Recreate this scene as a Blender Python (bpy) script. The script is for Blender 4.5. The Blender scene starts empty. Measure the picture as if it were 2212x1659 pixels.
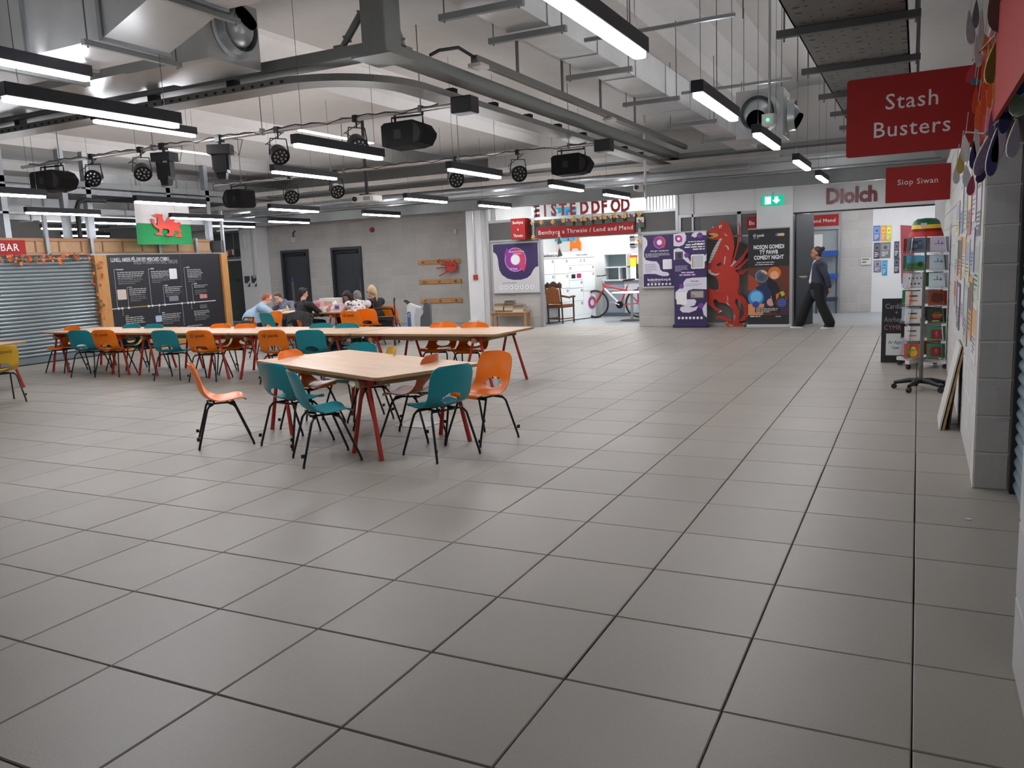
import bpy, bmesh, math, random
from mathutils import Vector as V, Matrix
random.seed(7)
sc = bpy.context.scene
col = sc.collection
PI = math.pi
# ---------------------------------------------------------------- camera, world, exposure
FPX, YAW, PIT, ROL = 1754.9, -0.4649, 0.1487, -0.0433
CAM = V((-0.0254, -2.6807, 1.593))
_f = V((math.sin(YAW)*math.cos(PIT), math.cos(YAW)*math.cos(PIT), -math.sin(PIT)))
_r = V((math.cos(YAW), -math.sin(YAW), 0)); _u = _r.cross(_f)
_R = _r*math.cos(ROL)+_u*math.sin(ROL); _U = _u*math.cos(ROL)-_r*math.sin(ROL)
cd = bpy.data.cameras.new('camera'); cd.sensor_width = 36; cd.lens = FPX/2212*36; cd.clip_start = .05; cd.clip_end = 200
cam = bpy.data.objects.new('camera', cd); col.objects.link(cam)
cam.matrix_world = Matrix(((_R.x, _U.x, -_f.x, CAM.x), (_R.y, _U.y, -_f.y, CAM.y), (_R.z, _U.z, -_f.z, CAM.z), (0, 0, 0, 1)))
sc.camera = cam
w = bpy.data.worlds.new('world'); sc.world = w; w.use_nodes = True
w.node_tree.nodes['Background'].inputs[0].default_value = (.86, .9, 1, 1)
w.node_tree.nodes['Background'].inputs[1].default_value = .17
sc.view_settings.view_transform = 'Standard'; sc.view_settings.look = 'None'
sc.view_settings.exposure = 0.66; sc.view_settings.gamma = 1; sc.view_settings.use_curve_mapping = False
sc.cycles.use_denoising = True; sc.cycles.max_bounces = 7; sc.cycles.diffuse_bounces = 4
sc.cycles.caustics_reflective = False; sc.cycles.caustics_refractive = False; sc.cycles.sample_clamp_indirect = 6
LAMP, UPLIGHT = 38.0, 9.0
# ---------------------------------------------------------------- materials
def lin(c):
    c = c/255.0
    return c/12.92 if c <= .04045 else ((c+.055)/1.055)**2.4
def rgb(*c): return (lin(c[0]), lin(c[1]), lin(c[2]), 1)
MATS = {}
def M(key, c=None, rough=.6, metal=0, var=.06, scale=6, bump=0, emit=0, spec=.5, bscale=60, stretch=None, trans=0):
    """procedural material: colour varied by object-space noise, optional fine bump"""
    if key in MATS: return MATS[key]
    m = bpy.data.materials.new(key); m.use_nodes = True
    nt = m.node_tree; b = nt.nodes['Principled BSDF']
    b.inputs['Roughness'].default_value = rough; b.inputs['Metallic'].default_value = metal
    b.inputs['Specular IOR Level'].default_value = spec
    k = rgb(*c)
    if emit:
        b.inputs['Base Color'].default_value = k
        b.inputs['Emission Color'].default_value = k; b.inputs['Emission Strength'].default_value = emit
        MATS[key] = m; return m
    if trans:
        b.inputs['Transmission Weight'].default_value = trans; b.inputs['IOR'].default_value = 1.2
    tc = nt.nodes.new('ShaderNodeTexCoord')
    mp = nt.nodes.new('ShaderNodeMapping'); nt.links.new(tc.outputs['Object'], mp.inputs[0])
    if stretch: mp.inputs['Scale'].default_value = stretch
    n = nt.nodes.new('ShaderNodeTexNoise'); n.inputs['Scale'].default_value = scale; n.inputs['Detail'].default_value = 4
    nt.links.new(mp.outputs[0], n.inputs['Vector'])
    mx = nt.nodes.new('ShaderNodeMix'); mx.data_type = 'RGBA'
    nt.links.new(n.outputs['Fac'], mx.inputs[0])
    mx.inputs[6].default_value = tuple(max(0, x*(1-2*var)) for x in k[:3])+(1,)
    mx.inputs[7].default_value = tuple(min(1, x*(1+2*var)) for x in k[:3])+(1,)
    nt.links.new(mx.outputs[2], b.inputs['Base Color'])
    if bump:
        n2 = nt.nodes.new('ShaderNodeTexNoise'); n2.inputs['Scale'].default_value = bscale; n2.inputs['Detail'].default_value = 5
        nt.links.new(mp.outputs[0], n2.inputs['Vector'])
        bp = nt.nodes.new('ShaderNodeBump'); bp.inputs['Strength'].default_value = bump; bp.inputs['Distance'].default_value = .01
        nt.links.new(n2.outputs['Fac'], bp.inputs['Height']); nt.links.new(bp.outputs[0], b.inputs['Normal'])
    MATS[key] = m; return m
def flatc(c, rough=.5):
    return M('print_%d_%d_%d' % tuple(int(x) for x in c), c, rough, var=.02)
def cellmat(key, c, cell, amt, rough, bump=.1, fine=.05, speck=0):
    """masonry/tile material: each cell of the regular module has its own tone (white noise by world cell)"""
    if key in MATS: return MATS[key]
    m = bpy.data.materials.new(key); m.use_nodes = True; nt = m.node_tree; L = nt.links
    b = nt.nodes['Principled BSDF']; b.inputs['Roughness'].default_value = rough
    g = nt.nodes.new('ShaderNodeNewGeometry')
    d = nt.nodes.new('ShaderNodeVectorMath'); d.operation = 'DIVIDE'; d.inputs[1].default_value = cell; L.new(g.outputs['Position'], d.inputs[0])
    fl = nt.nodes.new('ShaderNodeVectorMath'); fl.operation = 'FLOOR'; L.new(d.outputs[0], fl.inputs[0])
    wn = nt.nodes.new('ShaderNodeTexWhiteNoise'); L.new(fl.outputs[0], wn.inputs['Vector'])
    n = nt.nodes.new('ShaderNodeTexNoise'); n.inputs['Scale'].default_value = 1.6; n.inputs['Detail'].default_value = 5; L.new(g.outputs['Position'], n.inputs['Vector'])
    n3 = nt.nodes.new('ShaderNodeTexNoise'); n3.inputs['Scale'].default_value = 90; n3.inputs['Detail'].default_value = 3; L.new(g.outputs['Position'], n3.inputs['Vector'])
    a1 = nt.nodes.new('ShaderNodeMath'); a1.operation = 'MULTIPLY_ADD'; L.new(wn.outputs['Value'], a1.inputs[0]); a1.inputs[1].default_value = amt*2; a1.inputs[2].default_value = 1-amt
    a2 = nt.nodes.new('ShaderNodeMath'); a2.operation = 'MULTIPLY_ADD'; L.new(n.outputs['Fac'], a2.inputs[0]); a2.inputs[1].default_value = fine*4; L.new(a1.outputs[0], a2.inputs[2])
    a3 = nt.nodes.new('ShaderNodeMath'); a3.operation = 'MULTIPLY_ADD'; L.new(n3.outputs['Fac'], a3.inputs[0]); a3.inputs[1].default_value = fine*4; L.new(a2.outputs[0], a3.inputs[2])
    a4 = nt.nodes.new('ShaderNodeMath'); a4.operation = 'SUBTRACT'; L.new(a3.outputs[0], a4.inputs[0]); a4.inputs[1].default_value = fine*4
    src = a4
    if speck:
        vo = nt.nodes.new('ShaderNodeTexVoronoi'); vo.inputs['Scale'].default_value = 38; L.new(g.outputs['Position'], vo.inputs['Vector'])
        lt = nt.nodes.new('ShaderNodeMath'); lt.operation = 'LESS_THAN'; L.new(vo.outputs['Distance'], lt.inputs[0]); lt.inputs[1].default_value = .075
        a5 = nt.nodes.new('ShaderNodeMath'); a5.operation = 'MULTIPLY_ADD'; L.new(lt.outputs[0], a5.inputs[0]); a5.inputs[1].default_value = speck; L.new(a4.outputs[0], a5.inputs[2]); src = a5
    sc_ = nt.nodes.new('ShaderNodeVectorMath'); sc_.operation = 'SCALE'; sc_.inputs[0].default_value = rgb(*c)[:3]; L.new(src.outputs[0], sc_.inputs['Scale'])
    L.new(sc_.outputs[0], b.inputs['Base Color'])
    bp = nt.nodes.new('ShaderNodeBump'); bp.inputs['Strength'].default_value = bump; bp.inputs['Distance'].default_value = .004
    L.new(n3.outputs['Fac'], bp.inputs['Height']); L.new(bp.outputs[0], b.inputs['Normal'])
    MATS[key] = m; return m
def woodmat(key, c, c2, stretch=(1, 12, 12), rough=.45, scale=2.2):
    if key in MATS: return MATS[key]
    m = bpy.data.materials.new(key); m.use_nodes = True; nt = m.node_tree; L = nt.links
    b = nt.nodes['Principled BSDF']; b.inputs['Roughness'].default_value = rough
    tc = nt.nodes.new('ShaderNodeTexCoord'); mp = nt.nodes.new('ShaderNodeMapping'); mp.inputs['Scale'].default_value = stretch
    L.new(tc.outputs['Object'], mp.inputs[0])
    n = nt.nodes.new('ShaderNodeTexNoise'); n.inputs['Scale'].default_value = scale; n.inputs['Detail'].default_value = 6; n.inputs['Distortion'].default_value = 1.2
    L.new(mp.outputs[0], n.inputs['Vector'])
    r = nt.nodes.new('ShaderNodeValToRGB'); r.color_ramp.elements[0].position = .3; r.color_ramp.elements[1].position = .7
    r.color_ramp.elements[0].color = rgb(*c2); r.color_ramp.elements[1].color = rgb(*c)
    L.new(n.outputs['Fac'], r.inputs[0]); L.new(r.outputs[0], b.inputs['Base Color'])
    MATS[key] = m; return m
# ---------------------------------------------------------------- mesh helpers
X, Y, Z = V((1, 0, 0)), V((0, 1, 0)), V((0, 0, 1))
class MB:
    def __init__(s): s.v = []; s.f = []; s.m = []; s.mi = 0
    def add(s, vs, fs):
        n = len(s.v); s.v += [tuple(p) for p in vs]; s.f += [tuple(n+i for i in f) for f in fs]; s.m += [s.mi]*len(fs); return s
    def box(s, x0, x1, y0, y1, z0, z1):
        return s.add([(x0, y0, z0), (x1, y0, z0), (x1, y1, z0), (x0, y1, z0), (x0, y0, z1), (x1, y0, z1), (x1, y1, z1), (x0, y1, z1)],
                     [(0, 3, 2, 1), (4, 5, 6, 7), (0, 1, 5, 4), (1, 2, 6, 5), (2, 3, 7, 6), (3, 0, 4, 7)])
    def cbox(s, x0, x1, y0, y1, z0, z1, b=.005):
        vs = []; idx = {}
        for i in (0, 1):
            for j in (0, 1):
                for k in (0, 1):
                    x, y, z = (x0, x1)[i], (y0, y1)[j], (z0, z1)[k]; a, c, d = (b, -b)[i], (b, -b)[j], (b, -b)[k]
                    idx[i, j, k, 0] = len(vs); vs.append((x, y+c, z+d))
                    idx[i, j, k, 1] = len(vs); vs.append((x+a, y, z+d))
                    idx[i, j, k, 2] = len(vs); vs.append((x+a, y+c, z))
        fs = []
        for i in (0, 1):
            q = [idx[i, 0, 0, 0], idx[i, 1, 0, 0], idx[i, 1, 1, 0], idx[i, 0, 1, 0]]; fs.append(q if i else q[::-1])
            q = [idx[0, i, 0, 1], idx[1, i, 0, 1], idx[1, i, 1, 1], idx[0, i, 1, 1]]; fs.append(q[::-1] if i else q)
            q = [idx[0, 0, i, 2], idx[1, 0, i, 2], idx[1, 1, i, 2], idx[0, 1, i, 2]]; fs.append(q if i else q[::-1])
        for a in (0, 1):
            for c in (0, 1):
                fs.append([idx[a, c, 0, 0], idx[a, c, 0, 1], idx[a, c, 1, 1], idx[a, c, 1, 0]])
                fs.append([idx[a, 0, c, 0], idx[a, 0, c, 2], idx[a, 1, c, 2], idx[a, 1, c, 0]])
                fs.append([idx[0, a, c, 1], idx[0, a, c, 2], idx[1, a, c, 2], idx[1, a, c, 1]])
                for d in (0, 1): fs.append([idx[a, c, d, 0], idx[a, c, d, 1], idx[a, c, d, 2]])
        return s.add(vs, fs)
    def prism(s, pts, o, ux, uy, d):
        o, ux, uy = V(o), V(ux), V(uy); n = ux.cross(uy).normalized()*d; k = len(pts)
        a = [o+ux*p[0]+uy*p[1] for p in pts]
        return s.add(a+[p+n for p in a], [tuple(range(k))[::-1], tuple(range(k, 2*k))]+[(i, (i+1) % k, k+(i+1) % k, k+i) for i in range(k)])
    def flat(s, pts, o, ux, uy):
        o, ux, uy = V(o), V(ux), V(uy)
        return s.add([o+ux*p[0]+uy*p[1] for p in pts], [tuple(range(len(pts)))])
    def tube(s, path, r, n=8, caps=True, closed=False):
        P = [V(p) for p in path]; k = len(P); rr = r if isinstance(r, (list, tuple)) else [r]*k
        T = []
        for i in range(k):
            if closed: t = P[(i+1) % k]-P[i-1]
            else: t = P[min(i+1, k-1)]-P[max(i-1, 0)]
            T.append(t.normalized())
        a = T[0].orthogonal().normalized(); vs = []
        for i in range(k):
            a = (a-T[i]*a.dot(T[i])).normalized(); b = T[i].cross(a)
            for j in range(n):
                t = 2*PI*j/n; vs.append(P[i]+(a*math.cos(t)+b*math.sin(t))*rr[i])
        fs = []
        for i in range(k if closed else k-1):
            i2 = (i+1) % k
            for j in range(n): fs.append((i*n+j, i*n+(j+1) % n, i2*n+(j+1) % n, i2*n+j))
        if caps and not closed: fs += [tuple(range(n))[::-1], tuple(range((k-1)*n, k*n))]
        return s.add(vs, fs)
    def lathe(s, prof, o=(0, 0, 0), ax=Z, n=16):
        o = V(o); ax = V(ax).normalized(); a = ax.orthogonal().normalized(); b = ax.cross(a); vs = []; fs = []
        for (r, h) in prof:
            for j in range(n):
                t = 2*PI*j/n; vs.append(o+ax*h+(a*math.cos(t)+b*math.sin(t))*max(r, .0004))
        for i in range(len(prof)-1):
            for j in range(n): fs.append((i*n+j, i*n+(j+1) % n, (i+1)*n+(j+1) % n, (i+1)*n+j))
        fs += [tuple(range(n))[::-1], tuple(range((len(prof)-1)*n, len(prof)*n))]
        return s.add(vs, fs)
    def ell(s, c, rx, ry, rz, n=12, m=8, rot=None):
        vs = []; fs = []; c = V(c)
        for i in range(m+1):
            p = PI*i/m
            for j in range(n):
                t = 2*PI*j/n; q = V((rx*math.sin(p)*math.cos(t), ry*math.sin(p)*math.sin(t), rz*math.cos(p)))
                if rot: q = rot @ q
                vs.append(c+q)
        for i in range(m):
            for j in range(n): fs.append((i*n+j, (i+1)*n+j, (i+1)*n+(j+1) % n, i*n+(j+1) % n))
        return s.add(vs, fs)
    def caps(s, a, b, r0, r1, n=10):
        """tapered capsule"""
        a, b = V(a), V(b); ax = b-a; L = max(ax.length, 1e-5); pr = []
        for i in range(5): t = PI/2*(1-i/4); pr.append((r0*math.cos(t), -r0*math.sin(t)))
        for i in range(5): t = PI/2*i/4; pr.append((r1*math.cos(t), L+r1*math.sin(t)))
        return s.lathe(pr, a, ax if ax.length > 1e-5 else Z, n)
def rrect(w, h, r, n=4, cx=0, cy=0):
    p = []
    for (sx, sy, a0) in ((1, 1, 0), (-1, 1, PI/2), (-1, -1, PI), (1, -1, 1.5*PI)):
        for i in range(n+1):
            a = a0+PI/2*i/n; p.append((cx+sx*(w/2-r)+r*math.cos(a), cy+sy*(h/2-r)+r*math.sin(a)))
    return p
def circ(cx, cy, r, n=16, ry=None): return [(cx+r*math.cos(2*PI*i/n), cy+(ry or r)*math.sin(2*PI*i/n)) for i in range(n)]
def wloc(o):
    p = V((0, 0, 0))
    while o is not None: p += o.location; o = o.parent
    return p
def mesh(name, mb, mats, off=V((0, 0, 0)), smooth=None):
    me = bpy.data.meshes.new(name)
    me.from_pydata([(p[0]-off.x, p[1]-off.y, p[2]-off.z) for p in mb.v], [], mb.f)
    if not isinstance(mats, (list, tuple)): mats = [mats]
    for m in mats: me.materials.append(m)
    if len(mats) > 1: me.polygons.foreach_set('material_index', [min(i, len(mats)-1) for i in mb.m])
    if smooth:
        me.polygons.foreach_set('use_smooth', [True]*len(me.polygons)); me.set_sharp_from_angle(angle=math.radians(smooth))
    me.update(); return me
def link(name, me, parent=None, loc=(0, 0, 0)):
    o = bpy.data.objects.new(name, me); col.objects.link(o); o.parent = parent; o.location = loc; return o
def part(name, mb, mats, parent=None, smooth=None, label=None, kind=None):
    o = link(name, mesh(name, mb, mats, wloc(parent), smooth), parent)
    if label: o['label'] = label
    if kind: o['kind'] = kind
    return o
def tag(o, label=None, cat=None, group=None, kind=None):
    if label: o['label'] = label
    if cat: o['category'] = cat
    if group: o['group'] = group
    if kind: o['kind'] = kind
    return o
def thing(name, label, cat, loc=(0, 0, 0), group=None):
    return tag(link(name, None, None, loc), label, cat, group)
def single(name, mb, mats, label, cat, group=None, smooth=None, loc=None, kind=None):
    """a thing that is one mesh; its origin goes to loc (world) or the base centre"""
    if loc is None:
        xs = [p[0] for p in mb.v]; ys = [p[1] for p in mb.v]; zs = [p[2] for p in mb.v]
        loc = V(((min(xs)+max(xs))/2, (min(ys)+max(ys))/2, min(zs)))
    return tag(link(name, mesh(name, mb, mats, V(loc), smooth), None, loc), label, cat, group, kind)
def dup(root, loc, rz=0, label=None, group=None):
    def rec(o, p):
        c = o.copy(); col.objects.link(c); c.parent = p
        for ch in list(o.children): rec(ch, c)
        return c
    r = rec(root, None); r.location = loc; r.rotation_euler = (0, 0, rz)
    if label: r['label'] = label
    if group: r['group'] = group
    return r
_tx = {}
def text_mesh(s, size, align='LEFT', ext=.0008, bold=0, space=1.0, mat=None, name='lettering'):
    key = (s, size, align, ext, bold, space, mat.name)
    if key not in _tx:
        cu = bpy.data.curves.new(name, 'FONT'); cu.body = s; cu.size = size; cu.align_x = align; cu.extrude = ext
        cu.resolution_u = 2; cu.offset = bold*size; cu.space_character = space
        tmp = bpy.data.objects.new('tmp', cu); col.objects.link(tmp); me = bpy.data.meshes.new_from_object(tmp)
        bpy.data.objects.remove(tmp); bpy.data.curves.remove(cu); me.name = name; me.materials.clear(); me.materials.append(mat); _tx[key] = me
    return _tx[key]
def text(s, size, pos, ux, uy, mat, parent=None, name='lettering', align='LEFT', ext=.0008, bold=0, sx=1.0, space=1.0):
    o = link(name, text_mesh(s, size, align, ext, bold, space, mat, name), parent)
    ux, uy = V(ux).normalized(), V(uy).normalized(); n = ux.cross(uy); p = V(pos)-wloc(parent); ux = ux*sx
    o.matrix_basis = Matrix(((ux.x, uy.x, n.x, p.x), (ux.y, uy.y, n.y, p.y), (ux.z, uy.z, n.z, p.z), (0, 0, 0, 1)))
    return o
class Panel:
    """a flat printed board: base board part plus a layered print, in metres from its bottom-left corner"""
    def __init__(s, th, o, ux, uy, w, h, t, c, bname='board', r=0, mat=None):
        s.th, s.o, s.ux, s.uy, s.w, s.h = th, V(o), V(ux), V(uy), w, h; s.n = s.ux.cross(s.uy).normalized(); s.lift = .0008
        mb = MB(); pts = rrect(w, h, r, 4, w/2, h/2) if r else [(0, 0), (w, 0), (w, h), (0, h)]
        mb.prism(pts, s.o-s.n*t, ux, uy, t); s.board = part(bname, mb, mat or flatc(c), th)
        s.mb = MB(); s.mats = []; s.tx = 0
    def _m(s, c):
        m = c if not isinstance(c, (tuple, list)) else flatc(c)
        if m not in s.mats: s.mats.append(m)
        s.mb.mi = s.mats.index(m)
    def poly(s, pts, c):
        s._m(c); s.mb.flat(pts, s.o+s.n*s.lift, s.ux, s.uy); s.lift += .0004
    def rect(s, x0, y0, x1, y1, c): s.poly([(x0, y0), (x1, y0), (x1, y1), (x0, y1)], c)
    def circle(s, x, y, r, c, n=18): s.poly(circ(x, y, r, n), c)
    def rr(s, x0, y0, x1, y1, r, c): s.poly(rrect(x1-x0, y1-y0, r, 3, (x0+x1)/2, (y0+y1)/2), c)
    def arc(s, cx, cy, r0, r1, a0, a1, c, n=14):
        A = [math.radians(a0+(a1-a0)*i/n) for i in range(n+1)]
        s.poly([(cx+r1*math.cos(a), cy+r1*math.sin(a)) for a in A]+[(cx+r0*math.cos(a), cy+r0*math.sin(a)) for a in reversed(A)], c)
    def lines(s, x0, y1, x1, rows, pitch, th, c, seed=0, right=False):
        rn = random.Random(seed+int(x0*1e4)+rows); s._m(c)
        for i in range(rows):
            L = (x1-x0)*(rn.uniform(.45, .75) if i == rows-1 else rn.uniform(.85, 1)); y = y1-i*pitch
            a = x1-L if right else x0
            while a < (x1 if right else x0+L)-1e-4:
                b = min(a+rn.uniform(2, 6)*th, x1 if right else x0+L)
                s.mb.flat([(a, y-th), (b, y-th), (b, y), (a, y)], s.o+s.n*s.lift, s.ux, s.uy); a = b+th*.7
        s.lift += .0003
    def text(s, t, x, y, size, c, align='LEFT', bold=0, sx=1.0, space=1.0):
        return text(t, size, s.o+s.ux*x+s.uy*y+s.n*(s.lift+.0012), s.ux, s.uy, flatc(c), s.th, 'lettering', align, .0006, bold, sx, space)
    def done(s, name='print'):
        if s.mb.v: part(name, s.mb, s.mats, s.th)
# ================================================================ STRUCTURE
CONC = M('concrete_paint', (205, 203, 200), .75, var=.03, bump=.08)
WHITE = M('white_plaster', (222, 222, 222), .7, var=.02, bump=.04)
WPANEL = M('white_panel', (232, 232, 230), .45, var=.015)
GALV = M('galvanised_steel', (150, 154, 157), .38, .75, var=.12, scale=5)
STEEL = M('grey_painted_steel', (128, 131, 130), .5, .2, var=.05)
ALU = M('aluminium', (176, 178, 180), .35, .6, var=.03)
DGREY = M('dark_grey_panel', (96, 95, 93), .6, var=.05)
BLACK = M('black_plastic', (17, 17, 19), .5, var=.1)
BLKM = M('black_metal', (20, 20, 21), .42, .3, var=.08)
NAVY = M('dark_door_paint', (47, 52, 58), .45, var=.04)
TILE = cellmat('paving_tile', (153, 147, 138), (.6, .6, 5), .05, .42, .12, .05, .10)
GROUT = M('joint_bed', (24, 23, 22), .9, var=.1)
BLOCK = cellmat('concrete_block', (182, 179, 175), (.45, .45, .225), .06, .85, .3, .06)
MORTAR = M('mortar', (200, 197, 192), .95, var=.05)
WBLOCK = cellmat('painted_block', (192, 192, 190), (.45, .45, .225), .02, .7, .2, .03)
WMORT = M('painted_mortar', (178, 178, 177), .8, var=.03)
SHOPFL = M('shop_vinyl_floor', (150, 155, 156), .35, var=.05)
GLASSD = M('dark_glass', (72, 80, 77), .25, var=.15, scale=2)
PINE = woodmat('pine', (205, 152, 92), (186, 130, 74), (8, 8, 1.2))
PLYF = woodmat('fascia_plywood', (190, 152, 116), (178, 138, 103), (3, 3, 3))
RED = M('sign_red', (156, 44, 43), .7, var=.02, spec=.25)
SIGNW = flatc((226, 222, 220))
def struct(name, mb, mats, parent=None, smooth=None):
    return tag(part(name, mb, mats, parent, smooth), kind='structure')
def stb(name, mats, *b):
    mb = MB()
    for q in b: mb.box(*q)
    return struct(name, mb, mats)
# ---- floor: 600 mm paving on a dark bed
floor = stb('floor', GROUT, (-26, 4, -9, 15.42, -.12, -.02))
stb('floor_shop', SHOPFL, (-26, 4, 15.42, 24, -.12, -.002))
def tile_mesh(g):
    mb = MB(); h = .3-g; b = .004
    mb.add([(-h, -h, -.03), (h, -h, -.03), (h, h, -.03), (-h, h, -.03), (-h, -h, -b), (h, -h, -b), (h, h, -b), (-h, h, -b),
            (-h+b, -h+b, 0), (h-b, -h+b, 0), (h-b, h-b, 0), (-h+b, h-b, 0)],
           [(0, 1, 5, 4), (1, 2, 6, 5), (2, 3, 7, 6), (3, 0, 4, 7), (4, 5, 9, 8), (5, 6, 10, 9), (6, 7, 11, 10), (7, 4, 8, 11), (8, 9, 10, 11)])
    return mb
tmb = [tile_mesh(g) for g in (.002, .0028, .0038)]
tme = [mesh('tile', m, TILE) for m in tmb]
def proj(p):
    d = V(p)-CAM; z = d.dot(_f)
    if z < .3: return None
    return (1106+FPX*d.dot(_R)/z, 829.5-FPX*d.dot(_U)/z, z)
tiles = []
rt = random.Random(3)
for i in range(-40, 3):
    for j in range(-10, 26):
        cx, cy = (i+.5)*.6, (j+.5)*.6
        if cy > 15.4: continue
        if cx > .35 and (cy > 3.4 or cy < .4): continue
        if cx > .7: continue
        if cx < -15.7 and 4 < cy < 13: continue
        q = proj((cx, cy, 0)); a = 0
        if q and -150 < q[0] < 2360 and 500 < q[1] < 1850: a = 1/q[2]**3
        tiles.append((a, cx, cy, rt.choice((0, 1, 1, 2)), rt.uniform(-.0012, 0)))
tiles.sort(reverse=True)
for (a, cx, cy, k, dz) in tiles[:300]: link('tile', tme[k], floor, (cx, cy, dz))
mb = MB()
for (a, cx, cy, k, dz) in tiles[300:]: mb.add([(p[0]+cx, p[1]+cy, p[2]+dz) for p in tmb[k].v], tmb[k].f)
part('tile_field', mb, TILE, floor, kind='stuff')
# ---- ceiling: wide flat downstands with vaulted troughs between, running away from the camera
ZR = 4.3
tro = [(-2.97, -.7), (-8.2, -6.7), (-12.4, -10.75), (-16.1, -14.4), (-19.7, -18.0), (-23.2, -21.6)]
prof = [(4.0, ZR)]
for (a, b) in tro:
    w_ = b-a
    prof += [(b, ZR), (b-.02, ZR+.2), (b-w_*.12, ZR+.46), (b-w_*.3, ZR+.6), (b-w_*.7, ZR+.6), (b-w_*.88, ZR+.46), (a+.02, ZR+.2), (a, ZR)]
prof += [(-26, ZR), (-26, ZR+.9), (4.0, ZR+.9)]
mb = MB(); mb.prism([(p[0], p[1]) for p in prof], (0, 20, 0), X, Z, 29)
struct('ceiling', mb, CONC)
# ---- masonry
_bm = {}
def block_wall(name, o, ux, length, height, mat, mort, holes=(), thick=.14, bw=.45, bh=.225, g=.005, par=None):
    o, ux = V(o), V(ux); n = ux.cross(Z); base = MB(); lst = []
    rows = int(round(height/bh)); bh = height/rows
    for k in range(rows):
        z0, z1 = k*bh, (k+1)*bh; zm = (z0+z1)/2
        iv = [(0.0, length)]
        for (a, b, h0, h1) in holes:
            if h0 < zm < h1:
                nv = []
                for (p, q) in iv:
                    if b <= p or a >= q: nv.append((p, q)); continue
                    if a > p: nv.append((p, a))
                    if b < q: nv.append((b, q))
                iv = nv
        for (p, q) in iv:
            base.prism([(p, z0), (q, z0), (q, z1), (p, z1)], o-n*thick, ux, Z, thick-.005)
            s = -(bw/2)*(k % 2); cuts = [p]
            while s < q:
                if s > p+.06 and s < q-.06: cuts.append(s)
                s += bw
            cuts.append(q)
            for a, b in zip(cuts, cuts[1:]): lst.append((a, b, z0, z1))
    wl = struct(name, base, mort, par)
    for (a, b, z0, z1) in lst:
        w_, h_ = round(b-a-2*g, 3), round(z1-z0-2*g, 3); key = (w_, h_, tuple(ux), mat.name)
        if key not in _bm:
            m2 = MB(); c = .004; m2.prism([(0, 0), (w_, 0), (w_, h_), (0, h_)], -n*.02, ux, Z, .02)
            vs = [V(p) for p in m2.v]; m2 = MB()
            fr = [ux*c+Z*c, ux*(w_-c)+Z*c, ux*(w_-c)+Z*(h_-c), ux*c+Z*(h_-c)]
            m2.add(vs[:4]+[v-n*.004 for v in vs[4:]]+fr, [(0, 1, 5, 4), (1, 2, 6, 5), (2, 3, 7, 6), (3, 0, 4, 7), (4, 5, 9, 8), (5, 6, 10, 9), (6, 7, 11, 10), (7, 4, 8, 11), (8, 9, 10, 11)])
            _bm[key] = mesh('block', m2, mat)
        link('block', _bm[key], wl, o+ux*(a+g)+Z*(z0+g)-wloc(wl))
    return wl
D1, D2 = (-17.5, -16.44), (-15.58, -14.49)
WX0 = -18.0
block_wall('wall_back', (WX0, 16.8, 0), X, 8.3, 3.15, BLOCK, MORTAR, [(D1[0]-WX0, D1[1]-WX0, 0, 2.24), (D2[0]-WX0, D2[1]-WX0, 0, 2.24)])
for i, (a, b) in enumerate((D1, D2)):
    mb = MB(); t = .075
    mb.box(a, a+t, 16.75, 16.95, 0, 2.24); mb.box(b-t, b, 16.75, 16.95, 0, 2.24); mb.box(a+t, b-t, 16.75, 16.95, 2.24-t, 2.24)
    d = struct('door_%d' % (i+1), mb, NAVY)
    mb = MB(); mb.cbox(a+t, b-t, 16.87, 16.92, .01, 2.24-t, .004); part('door_leaf', mb, M('door_leaf_paint', (58, 62, 67), .5, var=.04), d)
    mb = MB(); mb.box(a+t+.03, b-t-.1, 16.8, 16.87, 2.06, 2.12); part('door_closer', mb, BLKM, d)
    px = a+t+.22 if i == 0 else b-t-.06
    mb = MB(); mb.box(px-.05, px+.05, 16.862, 16.87, .42 if i == 0 else .5, 1.3); hd = part('pull_plate', mb, M('steel_plate', (128, 126, 122), .4, .6), d)
    mb = MB(); mb.lathe([(.045, 0), (.045, .004)], (px, 16.869, 1.37), -Y, 14); part('round_sign', mb, flatc((62, 98, 190)), d)
    mb = MB(); mb.tube([(px, 16.87, .5), (px, 16.83, .5), (px, 16.83, .62), (px, 16.87, .62)], .012, 6); part('handle', mb, ALU, d)
# dark bulkhead above the masonry and the hall's far upper wall
stb('wall_back_upper', M('bulkhead_grey', (140, 138, 136), .8, var=.06), (-26, -9.6, 16.82, 17.1, 3.15, ZR))
stb('wall_back_high', CONC, (-9.6, 4, 15.62, 15.8, 3.05, ZR+.6))
stb('wall_back_left', WHITE, (-26, -20.3, 16.8, 17, 0, 3.15))
stb('wall_left', CONC, (-26, -25.8, 0, 17, 0, ZR))
# white column with the two small posters, left of the block wall
mb = MB(); mb.box(-18.72, -18.02, 16.35, 16.95, 0, 3.0); struct('column_left', mb, WHITE)
mb = MB(); mb.box(-18.12, -18.0, 16.3, 16.36, 0, 2.98); struct('trim_1', mb, WHITE)
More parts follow.
